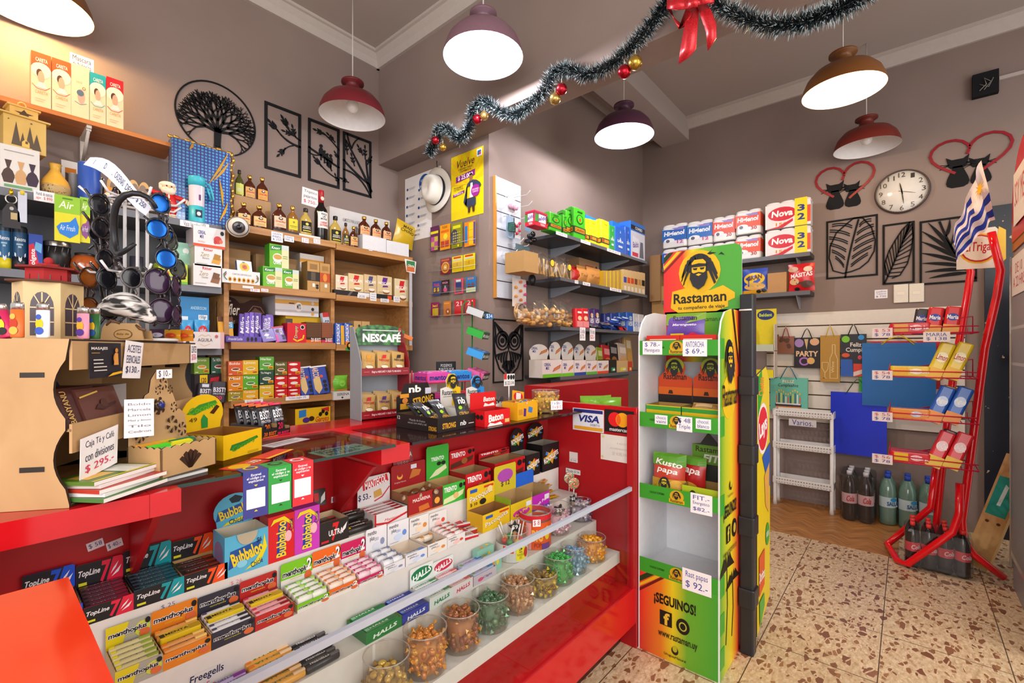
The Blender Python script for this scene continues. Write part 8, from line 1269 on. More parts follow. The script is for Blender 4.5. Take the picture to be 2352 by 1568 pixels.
carton('kraft_box','flat kraft box lying behind crisp bread bags','box',('Y',1.76),1330,1376,597,SHZ[1],.1,'8a6a4a',[('r',.3,.5,.7,.8,'8a2a24'),('e',.85,.7,.06,.14,'26201e')])
for i in range(5): carton('biscuit_pack','yellow cracker pack upright, %s in the yellow row'%ORD[i],'biscuit pack',('Y',1.62),1386+8.6*i,1394+8.6*i,622,SHZ[1],.1,'c8a024',[('r',.0,.0,.75,1,'b8904a'),('r',.75,0,1,1,'e0c81e')],group='yellow cracker packs')
for i,c in enumerate(('3a4a9a','c8481e','c8481e','7a4a2a','b88a4a','26221e')): carton('pasta_pack','kraft pasta pack with %s band, %s in the row'%(('blue','orange','orange red','brown','tan','black')[i],ORD[i]),'pasta pack',('Y',1.62),1432+8.3*i,1440+8.3*i,619+1.5*i,SHZ[1],.09,'d0b07a',[('r',.08,.4,.92,.66,c),('r',.2,.05,.8,.25,'e0d8c8')],group='kraft pasta packs')
# third dark shelf: cookies
for i,(u0,u1,vt) in enumerate(((1205,1228,694),(1222,1250,700),(1240,1266,686),(1258,1290,684),(1286,1306,690),(1300,1333,684))): cello('clear bag of round biscuits, %s from the left'%ORD[i],u0,u1,vt,SHZ[2],.55,0,'biscuits',None,1.62+.012*(i%2))
for i,(u0,u1) in enumerate(((1325,1340),(1339,1354))): bar('red and pink cracker tube standing, %s of two'%('left' if i==0 else 'right'),u0,u1,708,SHZ[2],'d0202a',[('r',.05,.05,.95,.35,'e08a8a'),('e',.5,.5,.3,.12,'e8c8a0'),('r',.2,.75,.8,.85,'f0e0d8')],y=1.615,d=.035,lean=-3,name='cracker_pack',cat='cracker pack',group='red cracker tubes')
for i,(u0,u1,vt,c,lb) in enumerate(((1354,1366,710,'4a2a7a','purple biscuit tube, leftmost of dark tubes'),(1366,1379,709,'3a2470','dark purple tube with orange spot'),(1390,1404,720,'22327a','navy blue biscuit tube in blue row'),(1405,1420,719,'24409a','royal blue biscuit tube in blue row'),(1424,1438,718,'1f5ab0','bright blue biscuit tube in blue row'),(1441,1456,717,'2a62c8','tall blue cracker tube with white print'),(1456,1468,720,'d8dce0','white and lime wafer tube, left'),(1468,1481,722,'dcdfe6','white and blue wafer tube, right'))): bar(lb,u0,u1,vt,SHZ[2],c,[('r',.1,.3,.9,.55,hexmix(c,'f0e8c8' if i<6 else '3a5ac8',.5)),('e',.5,.7,.25,.12,'d8a03a' if i<2 else hexmix(c,'ffffff',.4)),('t','Oreo',.25,.3,.75,.8,'eef0f6',1,0,90)],y=1.66,d=.04,lean=-2,name='biscuit_tube',cat='biscuit tube')
for i in range(12):
 if i==0: m1=M().pouch(.1,.05,.022,C('26489c','c')); m1.dec([('e',.5,.5,.3,.3,'c8d4ea')],(0,0,0),(.1,0,0),(0,0,.05),(0,-1,0),bend=lambda a,b:.013); me_=m1.mesh('pack'); m2=M().pouch(.1,.05,.022,C('b8b4c0','f')); m2.dec([('p',[(.2,.2),(.8,.3),(.7,.7)],'4a2a7a')],(0,0,0),(.1,0,0),(0,0,.05),(0,-1,0),bend=lambda a,b:.013); me2=m2.mesh('pack')
 s=i>7; u=(1356+12*(i-8)) if s else (1384+8*(i%4)+(16 if i>3 else 0)); p=P(u,748,Y=1.64); put(me2 if s else me_,'biscuit_pack',('silver purple wafer pack lying at front, %s of four'%ORD[i-8]) if s else 'small blue biscuit pack in heap, %s of eight'%ORD[i],'biscuit pack',(p.x,1.63-.012*(i%2),SHZ[2]+.012+.021*((i%8)//2 if not s else (i-8)//2)),rot=(rd(-62),0,rd(R.uniform(-15,15))),group='silver wafer packs' if s else 'small blue biscuit packs')
for i,(u,c) in enumerate(((1424,'d8302a'),(1438,'c8202a'),(1431,'e0902a'))): p=P(u,748,Y=1.62); put(candy(c,'e8c04a').copy() if 0 else M().pouch(.06,.04,.02,C(c,'c')),'biscuit_pack',('bright red','dark red','orange')[i]+' small wrapped pack at right of blue heap','biscuit pack',(p.x,1.617,SHZ[2]+.002+.018*(i==2)),rot=(rd(-40),0,.3*i))
for lb,u,t in (('handwritten price card hanging from third dark shelf, left',1333,[('Criollas',None),('$ 72.-',None)]),('handwritten price card hanging from third dark shelf, right',1356,[('Mini Tamaños',None),('$25.-',"c83a4a")])): p=P(u,770,Y=1.6); price(lb,(p.x,1.604,1.21),t,.068,.085,0,tc='4a4a6a')
for lb,u,z,w_,t in (('price strip under green yerba',1290,SHZ[0],.12,'Yerba $ 190'),('price strip under yellow yerba',1345,SHZ[0],.12,'Compuesta $ 205'),('price strip at right end of top dark shelf',1410,SHZ[0],.2,'Baldo $ 240  Sara $ 210'),('small price tag below breadsticks',1324,SHZ[1],.04,'$ 69'),('price strip below crisp bread bags',1347,SHZ[1],.09,'Maiz Tostado'),('price strip below kraft pasta packs',1414,SHZ[1],.17,'Pastas $ 130')): p=P(u,600,Y=YS); price(lb,(p.x-w_/2,YS-.001,z-.021),[(t,None)],w_,.021,0,tc='4a4a5a')
# fourth dark shelf: cereal bars
CB=lambda c: [('r',0,0,1,.2,c),('t','CEREAL\nMIX',.08,.45,.42,.82,'2a3a8a',2),('p',[(.5,.3),(.9,.5),(.95,.72),(.6,.52)],'b83a2a'),('p',[(.55,.34),(.88,.52),(.9,.66),(.62,.5)],'c88a4a')]
for i,(u0,u1,vt,hv,c) in enumerate(((1246,1290,826,790,'6ac02a'),(1291,1318,827,785,'6ac02a'),(1319,1346,827,785,'2a4a9a'),(1347,1371,828,790,'5ab03a'),(1372,1398,828,792,'d8502a'))): tray('cereal bar display box with %s base stripe, %s from the left'%({'6':'lime','2':'blue','5':'green','d':'orange'}[c[0]],ORD[i]),('Y',1.615),u0,u1,vt,SHZ[3],.1,'dcd6d2',hv=hv,hshape='o',front=CB(c),hsp=CB(c)[1:],sidec='c8c0ba',inn='b89a70',group='cereal bar displays')
for i,(u0,u1,vt,c,lb) in enumerate(((1374,1388,796,'8a9a2a','small green bar card at back of fourth dark shelf'),(1386,1410,790,'b81f2a','red bar box tilted at back of fourth dark shelf'),(1402,1424,786,'1d1b1e','black bar box tilted beside red one'),(1422,1446,786,'c8b4a4','beige bar box tilted at right'),(1440,1456,768,'b8985a','kraft box with bearded face at far right'))): bar(lb,u0,u1,vt,SHZ[3]+.03,c,[('r',.2,.6,.8,.85,hexmix(c,'ffffff',.5)),('e',.5,.3,.3,.18,hexmix(c,'e8a04a',.6))],y=1.7,d=.03,lean=-8,roll=5,name='bar_box',cat='box')
for i,(u0,u1,vt,c) in enumerate(((1399,1416,826,'26241f'),(1418,1442,828,'c8a878'),(1443,1452,830,'c8402a'))): carton('bar_box',('black bar box with green label','kraft bar tray with loose sachets','red and yellow bar box at right end')[i]+' on fourth dark shelf','box',('Y',1.62),u0,u1,vt,SHZ[3],.09,c,[('r',.3,.1,.8,.4,('2a8a5a','e0d83a','e8c83a')[i]),('r',.5,.15,.8,.3,'e0e0dc')])
for i in range(8):
 p=P(1338+14*(i%4)+6*(i//4),930,X=1.85+.06*(i//4)); m=M().pouch(.1,.085,.03,C('7ab82a','c')) if i==0 else m
 if i==0: m.dec([('r',.3,.12,.9,.4,'d8e0c8'),('t','SIN',.34,.22,.6,.36,'2a3a1a',1)],(0,0,0),(.1,0,0),(0,0,.085),(0,-1,0),bend=lambda a,b:.016*((max(0,sin(PI*a))**.6)*(max(0,sin(PI*b))**.55))+.002); gm_=m.mesh('bag')
 put(gm_,'snack_bag','lime green snack bag behind the card stickers, %s of eight'%ORD[i],'snack bag',(p.x,p.y+.03*(i//4),.843),rot=(rd(-12),rd(-8+5*(i%3)),rd(-75)),group='lime snack bags')
# narrow slat strip with hair accessories
SW=C('d2d4dc','p'); a=P(1135,405,Y=YC); o=put(None,'slat_strip','narrow white slatwall strip with hair accessories on hooks','display panel',(a.x,YC-.022,1.46)); w=.225
for i in range(7): sub(M().box(.0,0,.104*i+.004,w,.014,.104*i+.102,SW).box(.0,.006,.104*i-.004,w,.015,.104*i+.006,C('4a3a34','m')),'slat',o)
sub(M().box(-.012,0,0,-.0005,.02,.73,C('c88a3a','p')),'edge_strip',o)
for i,(x,z) in enumerate(((.07,.62),(.16,.64),(.18,.58),(.06,.5),(.16,.5),(.17,.33),(.1,.34),(.19,.27),(.04,.26),(.17,.16),(.12,.17))): sub(M().tube([(x,.0,z),(x,-.1,z-.004),(x+.004,-.125,z+.018)],.0022,C('d8d8dc','p'),6),'hook',o)
def acc(lb,x,z,wc,hc,cc,build,y=-.06):
 o=put(None,'hair_accessory',lb,'hair accessory',Vector((a.x+x,YC-.022+y,1.46+z))); sub(M().box(-wc/2,.004,-hc,wc/2,.006,0,C(cc)),'card',o)
 for b in (build if isinstance(build,list) else [build]): m=M(); b(m); sub(m,'clip',o)
def claw(c,n=5,s=1): return lambda m: [m.tube([(-.028*s,-.006,-.05-.008*k),(0,-.02*s,-.042-.01*k),(.028*s,-.006,-.05-.008*k)],.0045,C(c,'g'),6) for k in range(n)]
acc('pink bow scrunchie on card, top of slat strip',.07,.6,.07,.085,'c8c4cc',lambda m:[m.ball((x,-.01,-.055),.02,C('c89ab0'),10,6,1.2,.6,.8) for x in (-.02,.02)]); acc('dark green hair claw on pale blue card',.06,.49,.075,.13,'8aa0b8',claw('2a5a4e',6,1.2)); acc('white card of red and pink hair ties',.12,.49,.06,.12,'dcdada',lambda m:[m.ball((.012*(-1)**k,-.008,-.03-.022*k),.009,C(('d83a5a','c8203a')[k%2]),10,6) for k in range(4)]); acc('pale blue card with black bead hair tie',.19,.5,.06,.08,'7a9ab8',lambda m:[m.ball((.02*cos(k*1.3),-.02-.01*(k%2),-.1-.017*(k//2)),.016,C('16161a','g'),12,8) for k in range(8)],-.09)
acc('slate card with black ribbed hair claw, left of pair',.12,.33,.07,.15,'5a7078',claw('141418',7,1.1),-.08); acc('slate card with black ribbed hair claw, right of pair',.19,.33,.07,.15,'5a7078',claw('18181c',6,1.2),-.075); acc('coral hair claw on white card',.05,.25,.06,.1,'d8d4d4',claw('d87a6a',5,.9)); acc('black oval scrunchie hanging on lowest right hook',.2,.17,.02,.02,'2a2a2e',lambda m:m.ball((0,-.01,-.05),.03,C('141416'),14,8,.8,.8,1.2),-.1); acc('white card of orange and pink hair clips, bottom of strip',.12,.12,.13,.17,'dcd2cc',[(lambda m,k=k:m.ball((.05*sin(k*2.1),-.008,-.02-.018*k),.009,C(('d86a3a','d83a8a','e0902a')[k%3]),10,6)) for k in range(8)],-.08); acc('tan and striped hairbands hanging lowest by the owl panel',.1,-.02,.02,.02,'c8a078',lambda m:[m.tube([(.03*cos(t)+.015*k,-.01-.004*k,-.06+.045*sin(t)) for t in [2*PI*i/18 for i in range(18)]],.006,C(('c8a070','d8b8a8','1c1a1c')[k]),8,True) for k in range(3)],-.07)
# ================= bearded-man snack stand =================
def grad(nm,ax,stops,sc=1,off=0):
 def bd(nt,b,N,L):
  tc=N('ShaderNodeTexCoord'); s=N('ShaderNodeSeparateXYZ'); L(tc.outputs['Object'],s.inputs[0]); m=N('ShaderNodeMath'); m.operation='MULTIPLY_ADD'; m.inputs[1].default_value=1/sc; m.inputs[2].default_value=-off/sc; L(s.outputs[ax],m.inputs[0]); r=N('ShaderNodeValToRGB'); e=r.color_ramp.elements
  while len(e)<len(stops): e.new(.5)
  for q,(p,c) in zip(e,stops): q.position=p; q.color=(*rgb(c),1)
  L(m.outputs[0],r.inputs[0]); L(r.outputs[0],b.inputs['Base Color']); b.inputs['Roughness'].default_value=.35
 return nodemat(nm,bd)
SX=1.68; SW_=.3; SD=.27; WB=C('d9dade','p'); GN=C('3c9a2c','p'); o=put(None,'snack_stand','tall white snack stand with red yellow green print and bearded man logo','display stand',(SX,.792,0),-90)
GF=grad('stand_front',0,((.0,'d8202a'),(.3,'e07a1e'),(.45,'e0c81e'),(.62,'6aa82a'),(1,'3c9a2c')),SW_); GS=grad('stand_side',1,((.0,'4aa02a'),(.25,'b8c02a'),(.5,'e0c81e'),(.72,'e07a1e'),(.85,'d8202a')),SD)
LZ=(1.13,.857,.583,.3)
for z in LZ: sub(M().box(.006,.004,z,SW_-.006,SD-.006,z+.004,WB),'shelf',o)
sub(M().box(.006,SD-.006,.0,SW_-.006,SD,1.3,WB),'back_panel',o)
pr=[(0,0),(SD,0),(SD,1.3),(.14,1.3),(.06,1.285),(.02,1.25),(0,1.2)]
for x in (0,SW_-.006):
 m=M(); k=len(pr); vs=[(x,y,z) for y,z in pr]+[(x+.006,y,z) for y,z in pr]; m.add(vs,[tuple(range(k))],WB).add(vs,[tuple(range(2*k-1,k-1,-1))],GS if x else WB).add(vs,[(i,k+i,k+(i+1)%k,(i+1)%k) for i in range(k)],C('e6e6e8'))
 if x:
  R_=((x+.0063,0,0),(0,SD*.82,0),(0,0,1.3),(1,0,0)); m.dec([('p',[(.62,1),(.7,1),(1,.86),(1,.84)],'2a1a1a'),('p',[(.72,1),(.8,1),(1,.9),(1,.87)],'e0b01e')]+[('r',0,.003,.02,.004,'3a9a2a')]+[('t','¡SEGUINOS!',.16,.415,.88,.46,'1c1a1a',3),('r',.3,.352,.52,.4,'1c1a1a'),('t','f',.36,.356,.46,.396,'d8c83a',3),('e',.74,.378,.13,.026,'1c1a1a'),('e',.74,.378,.07,.014,'c8a83a'),('t','www.rastaman.uy',.14,.315,.88,.335,'2a2a1a',0),('t','UruguayNatural',.36,.475,.66,.485,'2a2a1a',0),('e',.52,.505,.06,.012,'2a2a1a'),('e',.52,.51,.04,.009,'d8c02a'),('t','Rastaman',.1,.73,.92,.79,'1c1a1a',1)],*R_,lay=3)
  i0=len(m.v); m.dec([('e',.5,.5,.46,.5,'e2ba1e')],(x+.0063,.015,.9),(0,.18,0),(0,0,.16),(1,0,0),lay=1);
  dread(m,(x+.0065,.04,.985+.04),(0,.13,0),(0,0,.17),(1,0,0),lay=4)
  for px,ph in ((.3,.27),(.62,.2)):
   m.dec([('l',[(px,.0),(px+.08,.5),(px+.05,1)],.004,'1c1712')]+[('p',[(px+.05,1),(px+.05+.36*cos(a)*.6,1+.14*sin(a)+.08),(px+.05+.42*cos(a),1+.1*sin(a)-.06)],'1c1712') for a in [.2+i*.55 for i in range(6)]],(x+.0063,0,.1),(0,SD*.82,0),(0,0,ph),(1,0,0),lay=2)
 for z in (1.13,.857,.583,.3,.17,.05):
  if x: m.rbox(x+.006,.002,z-.01,x+.0085,.045,z+.06,.001,GN)
 sub(m,'side_panel',o)
for i,z in enumerate(LZ):
 m=M().box(.006,-.001,z,SW_-.006,.001,z+.055,GN); sp=[('e',.5,.55,.09,.4,'d8a81e'),('r',.4,.1,.6,.35,'d8a81e'),('t','CALIDAD SUPREMA',.14,.45,.34,.6,'1c3a14',1),('t','Rastaman',.42,.14,.58,.34,'2a2416',1)]; m.face('F',sp,SW_-.012,.002,.055,.006,-.001,z); dread(m,(.006+.45*(SW_-.012),-.0013,z+.02),(.03,0,0),(0,0,.03),(0,-1,0),lay=5,face='d8a81e'); sub(m,'shelf_lip',o)
m=M().box(.006,-.001,.0,SW_-.006,.001,.3,GF); sp=[('p',[(0,.86),(.2,1),(.1,1),(0,.93)],'1f3a1a'),('p',[(0,.8),(.28,1),(.22,1),(0,.84)],'e0b01e'),('p',[(0,.74),(.34,1),(.29,1),(0,.78)],'6a1a1a'),('t','¡SEGUINOS!',.2,.64,.74,.8,'1a1714',3),('p',[(.28,.42),(.44,.42),(.44,.6),(.28,.6)],'1a1714'),('t','f',.33,.43,.41,.58,'e0b83a',3),('e',.58,.49,.085,.095,'1a1714'),('e',.58,.49,.05,.055,'b8b83a'),('e',.58,.49,.035,.04,'1a1714'),('t','www.rastaman.uy',.26,.25,.76,.35,'1a1714',1),('e',.48,.16,.045,.05,'2a2416'),('e',.48,.18,.03,.035,'b8b02a'),('t','UruguayNatural',.34,.06,.62,.1,'2a2416',1)]; m.face('F',sp,SW_-.012,.002,.3,.006,-.001,0); sub(m,'base_front',o)
GB_=grad('stand_header',0,((.0,'e0222a'),(.25,'e0401e'),(.38,'e0c81e'),(.5,'7ab02e'),(.7,'4aa032'),(1,'4aa032')),.32)
hb=[(.0,0),(.31,0),(.31,.24),(.303,.258),(.285,.265),(.03,.265),(.01,.258),(0,.24)]; m=M().prism(hb,0,.004,GB_,WB)
m.dec([('p',[(0,.82),(.14,.99),(.07,.99),(0,.92)],'1f3a1a'),('p',[(0,.72),(.24,.99),(.18,.99),(0,.78)],'e0b81e'),('p',[(0,.66),(.3,.99),(.26,.99),(0,.7)],'7a1f1f'),('e',.48,.64,.27,.33,'e6b41a'),('p',[(.1,.1),(.2,.02),(.7,.02),(.84,.08),(.84,.16),(.92,.2),(.92,.28),(.78,.4),(.62,.34),(.3,.4),(.12,.36)],'e6b41a'),('t','Rastaman',.14,.16,.82,.32,'2a2420',2),('t','tu compañero de viaje',.2,.05,.8,.12,'2a2420',1),('p',[(.58,.9),(.66,.96),(.62,.92),(.7,.9),(.62,.88)],'1c2a1a'),('p',[(.72,.86),(.76,.9),(.8,.85),(.75,.87)],'1c2a1a')],(0,0,0),(.31,0,0),(0,0,.265),(0,-1,0)); dread(m,(.31*.25,-.0002,.265*.36),(.31*.46,0,0),(0,0,.265*.58),(0,-1,0),lay=9,face='e6b41a')
sub(m,'header_board',o,loc=(-.005,SD-.012,1.3)); m=M().box(0,0,1.1,SW_,.002,1.31,GB_) ; m.dec([('t','www.rastaman.uy',.3,.8,.8,.9,'2a3a1a',0)],(0,-.0002,1.1),(SW_,0,0),(0,0,.2),(0,-1,0)); sub(m,'back_print',o,loc=(0,SD-.012,0))
def onS(x,y,z): return Vector((SX+y,.792-x,z))
def snack(lb,x,y,z,w,h,d,col,sp,lean=-8,rz=-90,nm='snack_bag',hd=None):
 m=M().pouch(w,h,d,C(col,'c')); bel=lambda a,b:d/2*((max(0,sin(PI*a))**.6)*(max(0,sin(PI*b))**.55))+.0025; m.dec(sp,(0,0,0),(w,0,0),(0,0,h),(0,-1,0),bend=bel);
 if hd: dread(m,(w*hd[0],-d*.55,h*hd[1]),(w*hd[2],0,0),(0,0,w*hd[2]*1.1),(0,-1,0),lay=6,face=hd[3])
 return put(m,nm,lb,'snack bag',onS(x,y,z),rot=(rd(lean),0,rd(rz)))
snack('purple and green sweet bag standing at top of snack stand',.075,.08,1.19,.15,.1,.03,'6a4aa8',[('p',[(0,1),(1,1),(1,.75),(.6,.6),(0,.55)],'7aa02a'),('t','Rastaman',.2,.7,.8,.9,'2a2416',1),('t','Merengueto',.2,.46,.8,.58,'e8e0f4',2,.2),('p',[(.5,.05),(.7,.25),(.95,.1)],'d8305a'),('r',.15,.05,.5,.2,'e0c81e')])
for i,x in enumerate((.02,.15)): put(opentray(.128,.1,.07,'e05a1e',front=[('r',0,.6,1,1,'d8281e'),('e',.5,.3,.2,.25,'e8a01e'),('r',.1,.75,.9,.8,'f0d8c8')],inn='b88a4a')[0],'display_box','flat orange red sweet box on top shelf of stand, %s'%('left' if i==0 else 'right'),'display box',onS(x,.03,LZ[0]+.0045),-90,'top shelf sweet boxes')
for i,x in enumerate((.01,.15)):
 mm,_=opentray(.136,.12,.075,'2a8a4a',front=[('r',0,.55,1,1,'e0b81e'),('r',0,.75,1,.95,'3a9a3a'),('e',.3,.2,.1,.2,'2a2a2e')],inn='b08a50'); b_=put(mm,'display_box','green snack box with sunset header, %s on second shelf'%('left' if i==0 else 'right'),'display box',onS(x,.05,LZ[1]+.0045),-90,'sunset header boxes')
 hm=M().prism([(0,.075),(.136,.075),(.136,.175)]+[(.068+.042*cos(a),.215+.042*sin(a)) for a in [-.6+i_*.45 for i_ in range(10)]]+[(0,.175)],0,.0015,C('c8461e')); hm.dec([('r',0,0,1,.18,'221a18'),('r',.0,.18,1,.35,'d8641e'),('t','Rastaman',.16,.52,.84,.66,'241c1a',1),('e',.5,.84,.27,.17,'9aa82a'),('p',[(.3,.2),(.45,.2),(.42,.28),(.33,.28)],'3a2016')],(0,0,.075),(.136,0,0),(0,0,.18),(0,-1,0)); dread(hm,(.036,-.0012,.182),(.064,0,0),(0,0,.07),(0,-1,0),lay=6,face='9aa82a'); sub(hm,'header_card',b_,loc=(0,.118,0))
snack('clear bag of beige sweets in right sunset box',.165,.08,LZ[1]+.06,.1,.06,.03,'c8a060',[('r',.2,.3,.8,.6,'e8c890')],-60)
snack('green and red crinkle chip bag, front one on third shelf',.035,.05,LZ[2]+.005,.125,.165,.05,'c8402a',[('r',0,.72,1,1,'5a9a2a'),('r',0,0,1,.42,'c89a2a'),('t','Kusto\npapa',.1,.52,.9,.84,'f4ece4',2,.1,-6),('e',.42,.22,.26,.16,'e0c81e'),('e',.75,.3,.2,.12,'e8b04a'),('r',0,.0,1,.07,'2a1a14')],-6,-84,hd=(.24,.18,.36,'e0c81e')); snack('red chip bag leaning behind the front green one',.11,.12,LZ[2]+.005,.11,.155,.05,'b81f1e',[('r',0,.8,1,1,'5a9a2a'),('t','papa',.15,.55,.85,.72,'f0e4dc',2,.1,-6),('e',.5,.25,.3,.14,'d8a03a')],-4,-98)
mm,_=opentray(.13,.11,.065,'b8c82a',front=[('r',0,.0,1,.35,'d8d83a'),('e',.3,.5,.1,.3,'3a4a1a')],inn='a8854a'); b_=put(mm,'display_box','yellow green bar box with dark header at right of third shelf','display box',onS(.158,.03,LZ[2]+.0045),-90); hm=M().prism([(0,.065),(.13,.065),(.13,.2),(.1,.205),(.06,.25),(.03,.205),(0,.2)],0,.0015,C('2a2e28')); hm.dec([('r',0,.35,1,.75,'5a8a2a'),('t','Rastaman',.1,.6,.95,.72,'2a2a16',1),('t','FIT',.3,.4,.8,.56,'c8d0c0',3,.2)],(0,0,.065),(.13,0,0),(0,0,.18),(0,-1,0)); sub(hm,'header_card',b_,loc=(0,.108,0))
def stag(lb,u0,u1,v0_,v1_,t): a=P(u0,v0_,X=SX-.003);b=P(u1,v1_,X=SX-.003); price(lb,(SX-.003,a.y,P((u0+u1)/2,v1_,X=SX-.003).z),[(q,None) for q in t],a.y-b.y,P((u0+u1)/2,v0_,X=SX).z-P((u0+u1)/2,v1_,X=SX).z,-90,tc='4a4a9a')
stag('left white price card on top lip of snack stand',1476,1521,783,814,['$ 78.-','Merengueto']); stag('right white price card on top lip of snack stand',1568,1624,780,818,['ANTORCHA','$ 69.-']); stag('small price card at left of second stand lip',1504,1533,953,974,['choco','vaini']); stag('small price card in middle of second stand lip',1554,1590,957,991,['$ 48','Triple']); stag('small price card at right of second stand lip',1598,1633,962,986,['chocol.','blanco']); stag('white price card hanging from third stand lip',1586,1636,1135,1181,['FIT.-','Energetico','$82.-']); stag('white price card on lowest stand lip',1567,1634,1312,1362,['Rast papas','$ 92.-'])
# black snack rack with yellow side board
BKP=C('26262b','p'); o=put(None,'snack_rack','black wire snack rack with yellow printed side board behind snack stand','display rack',(2.0,.45,0)); sub(M().rbox(-.1,-.012,0,-.05,.036,1.36,.006,BKP),'post',o); sub(M().rbox(.2,.3,0,.23,.33,1.2,.006,BKP),'post',o); sub(M().rbox(-.04,.29,0,.0,.32,1.36,.006,BKP),'post',o)
for z in (.18,.45,.72,.98): sub(M().rbox(-.11,-.018,z,-.04,.04,z+.07,.008,BKP),'collar',o); sub(M().box(-.04,.02,z+.02,.2,.33,z+.026,BKP),'shelf',o)
for z in (1.04,1.3): sub(M().tube([(-.105,-.005,z),(-.05,-.005,z),(-.05,.034,z),(-.105,.034,z)],.003,C('e0e0e0'),5,True),'cable_tie',o)
m=M().prism([(.01,.02),(.23,.1),(.235,.6),(.22,1.02),(.16,1.08),(.01,1.05)],.0,.006,C('dcc01e'),BKP); m.dec([('p',[(.05,.82),(.4,.9),(.35,1.0),(.05,.97)],'2a9a2a'),('t','Cheetos',.1,.9,.5,.97,'e0861e',2,0,90),('e',.42,.77,.4,.1,'e8e4e0'),('e',.42,.77,.36,.085,'d8242a'),('t','Lays',.12,.73,.72,.81,'f4f0ee',3,.1,14),('p',[(.35,.66),(.95,.7),(.95,.52),(.7,.56)],'2a5ab0'),('p',[(.5,.58),(.9,.62),(.85,.42),(.6,.46)],'d8a04a'),('e',.75,.34,.15,.045,'3a9a3a'),('t','100%',.64,.33,.86,.352,'e8f0e0',1),('p',[(.1,.14),(.5,.16),(.52,.3),(.1,.29)],'d0501e'),('t','Doritos',.1,.19,.5,.23,'f0ece8',2,.1),('p',[(.15,.02),(.5,.08),(.48,.13),(.12,.12)],'4aa03a')],(.01,0,.02),(.225,0,0),(0,0,1.05),(0,-1,0)); sub(m,'side_board',o); sub(M().box(-.03,.02,.9,-.026,.11,1.32,C('c8ccd4')),'sheet',o,'pale grey sheet')
# ================= wall with clock: shelves, paper rolls =================
o=put(None,'wall_shelf','two dark grey shelves on clock wall with paper rolls','shelf',(3.9,1.62,0),-90)
for z in (1.853,1.576): sub(M().box(0,0,z-.03,1.09,.198,z,DG,{'F':DGL}),'shelf_board',o); sub(M().prism([(.03,-.03),(.19,-.03),(.19,-.12),(.17,-.12)],-.003,.003,C('a8abb0')).xf(Matrix(((0,1,0,1.0),(1,0,0,0),(0,0,1,0),(0,0,0,1)))),'bracket',o,loc=(0,0,z))
def rollpack(lb,u0,u1,vt,z,base,band,sp,n=2):
 loc,w,h,_=spot(('X',3.915),u0,u1,vt,z); d=.11; m=M().rbox(0,0,0,w,d,h*.93,.02,C('dedcdc','c'))
 for i in range(n):
  for y in (.27,.74): m.lathe([(w/n*.5*.96,h*.85),(w/n*.48,h*.98),(w/n*.4,h),(w/n*.15,h),(w/n*.12,h*.95)],C('e8e6e6','m'),14,w/n*(i+.5),d*y,sy=.5*d/(w/n)*.98)
 m.face('F',[('r',.0,base,1,.84,band)]+sp,w,d,h,lay=3); m.face('R',[('r',0,base,1,.84,band)],w,d,h,lay=3); return put(m,'paper_roll_pack',lb,'paper rolls',loc,-90,'paper roll packs')
HG=lambda n: [('p',[(0,.8),(.3,.9),(.8,.9),(.5,.75)],'e0e0e4'),('t','Higienol',.08,.44,.92,.7,'f4f4f8',3,.1),('e',.3,.3,.22,.1,'e8e8ec'),('e',.24,.28,.08,.07,'5a5a6a'),('t',n,.62,.14,.86,.28,'a8302a' if n=='30' else 'c83a8a',2),('p',[(.4,.82),(.9,.82),(.9,.72),(.55,.74)],'8a7ac0')]
for j,(vts,zb) in enumerate((((570,562,556,540,523),None),((514,506,496,481,459),(567,560,552,536,521)))):
 for i,(u0,u1,c,nm_) in enumerate(((1521,1577,'2a62b0','blue'),(1578,1636,'2a6ab8','blue'),(1637,1688,'d8421e','orange'),(1689,1747,'d8481e','orange'),(1758,1862,'','red and yellow'))):
  sp=HG('30' if i in (2,3) else '12') if i<4 else [('r',0,0,1,.9,'e2dcdc'),('e',.38,.52,.32,.26,'c8182e'),('t','Nova',.14,.42,.62,.66,'f4f0f0',3,.1),('r',.66,.0,.93,1,'e6d21e'),('t','3',.72,.52,.88,.76,'22327a',3),('t','2',.72,.2,.88,.44,'22327a',3),('r',.93,.1,1,.7,'d84a2a'),('t','150',.24,.08,.5,.2,'d88a1e',2),('p',[(0,.0),(.3,.06),(.62,.3),(.62,.2),(.4,.0)],'c8182e')]
  rollpack(('%s paper roll pack, %s of stack %s'%(nm_,('bottom','top')[j],('nearest the corner','second from corner','third from corner','fourth from corner','beside the cat heart')[i])),u0,u1,vts[i],1.8535 if zb is None else ('v',zb[i]),.28 if i<4 else .9,c or 'e2dcdc',sp,2 if i<4 else 3)
X_=('X',3.915); bag('snack_bag','blue and yellow cereal bag on lower shelf of clock wall','snack bag',X_,1704,1762,616,1.577,.05,'2a4ab0',[('r',0,0,1,.16,'e0a01e'),('e',.48,.6,.42,.24,'e0b81e'),('t','GRAN',.2,.56,.8,.74,'5a2a14',3,.1,8),('e',.5,.3,.42,.14,'d8a85a'),('e',.66,.1,.1,.06,'201c1a'),('e',.86,.12,.1,.06,'201c1a')]); bag('snack_bag','red cookie bag with chocolate rabbit at end of lower shelf','snack bag',X_,1809,1871,604,1.577,.05,'c8161e',[('t','MASITAS',.1,.5,.92,.66,'f0e4e0',3,.1,6),('e',.25,.35,.18,.12,'d8b080'),('e',.72,.24,.22,.13,'4a2a1a'),('p',[(.3,.3),(.7,.36),(.7,.28),(.36,.24)],'4a2a1a'),('e',.35,.08,.1,.06,'201c1a'),('e',.2,.8,.2,.1,'c8a080'),('e',.75,.78,.16,.1,'e0c8b0')])
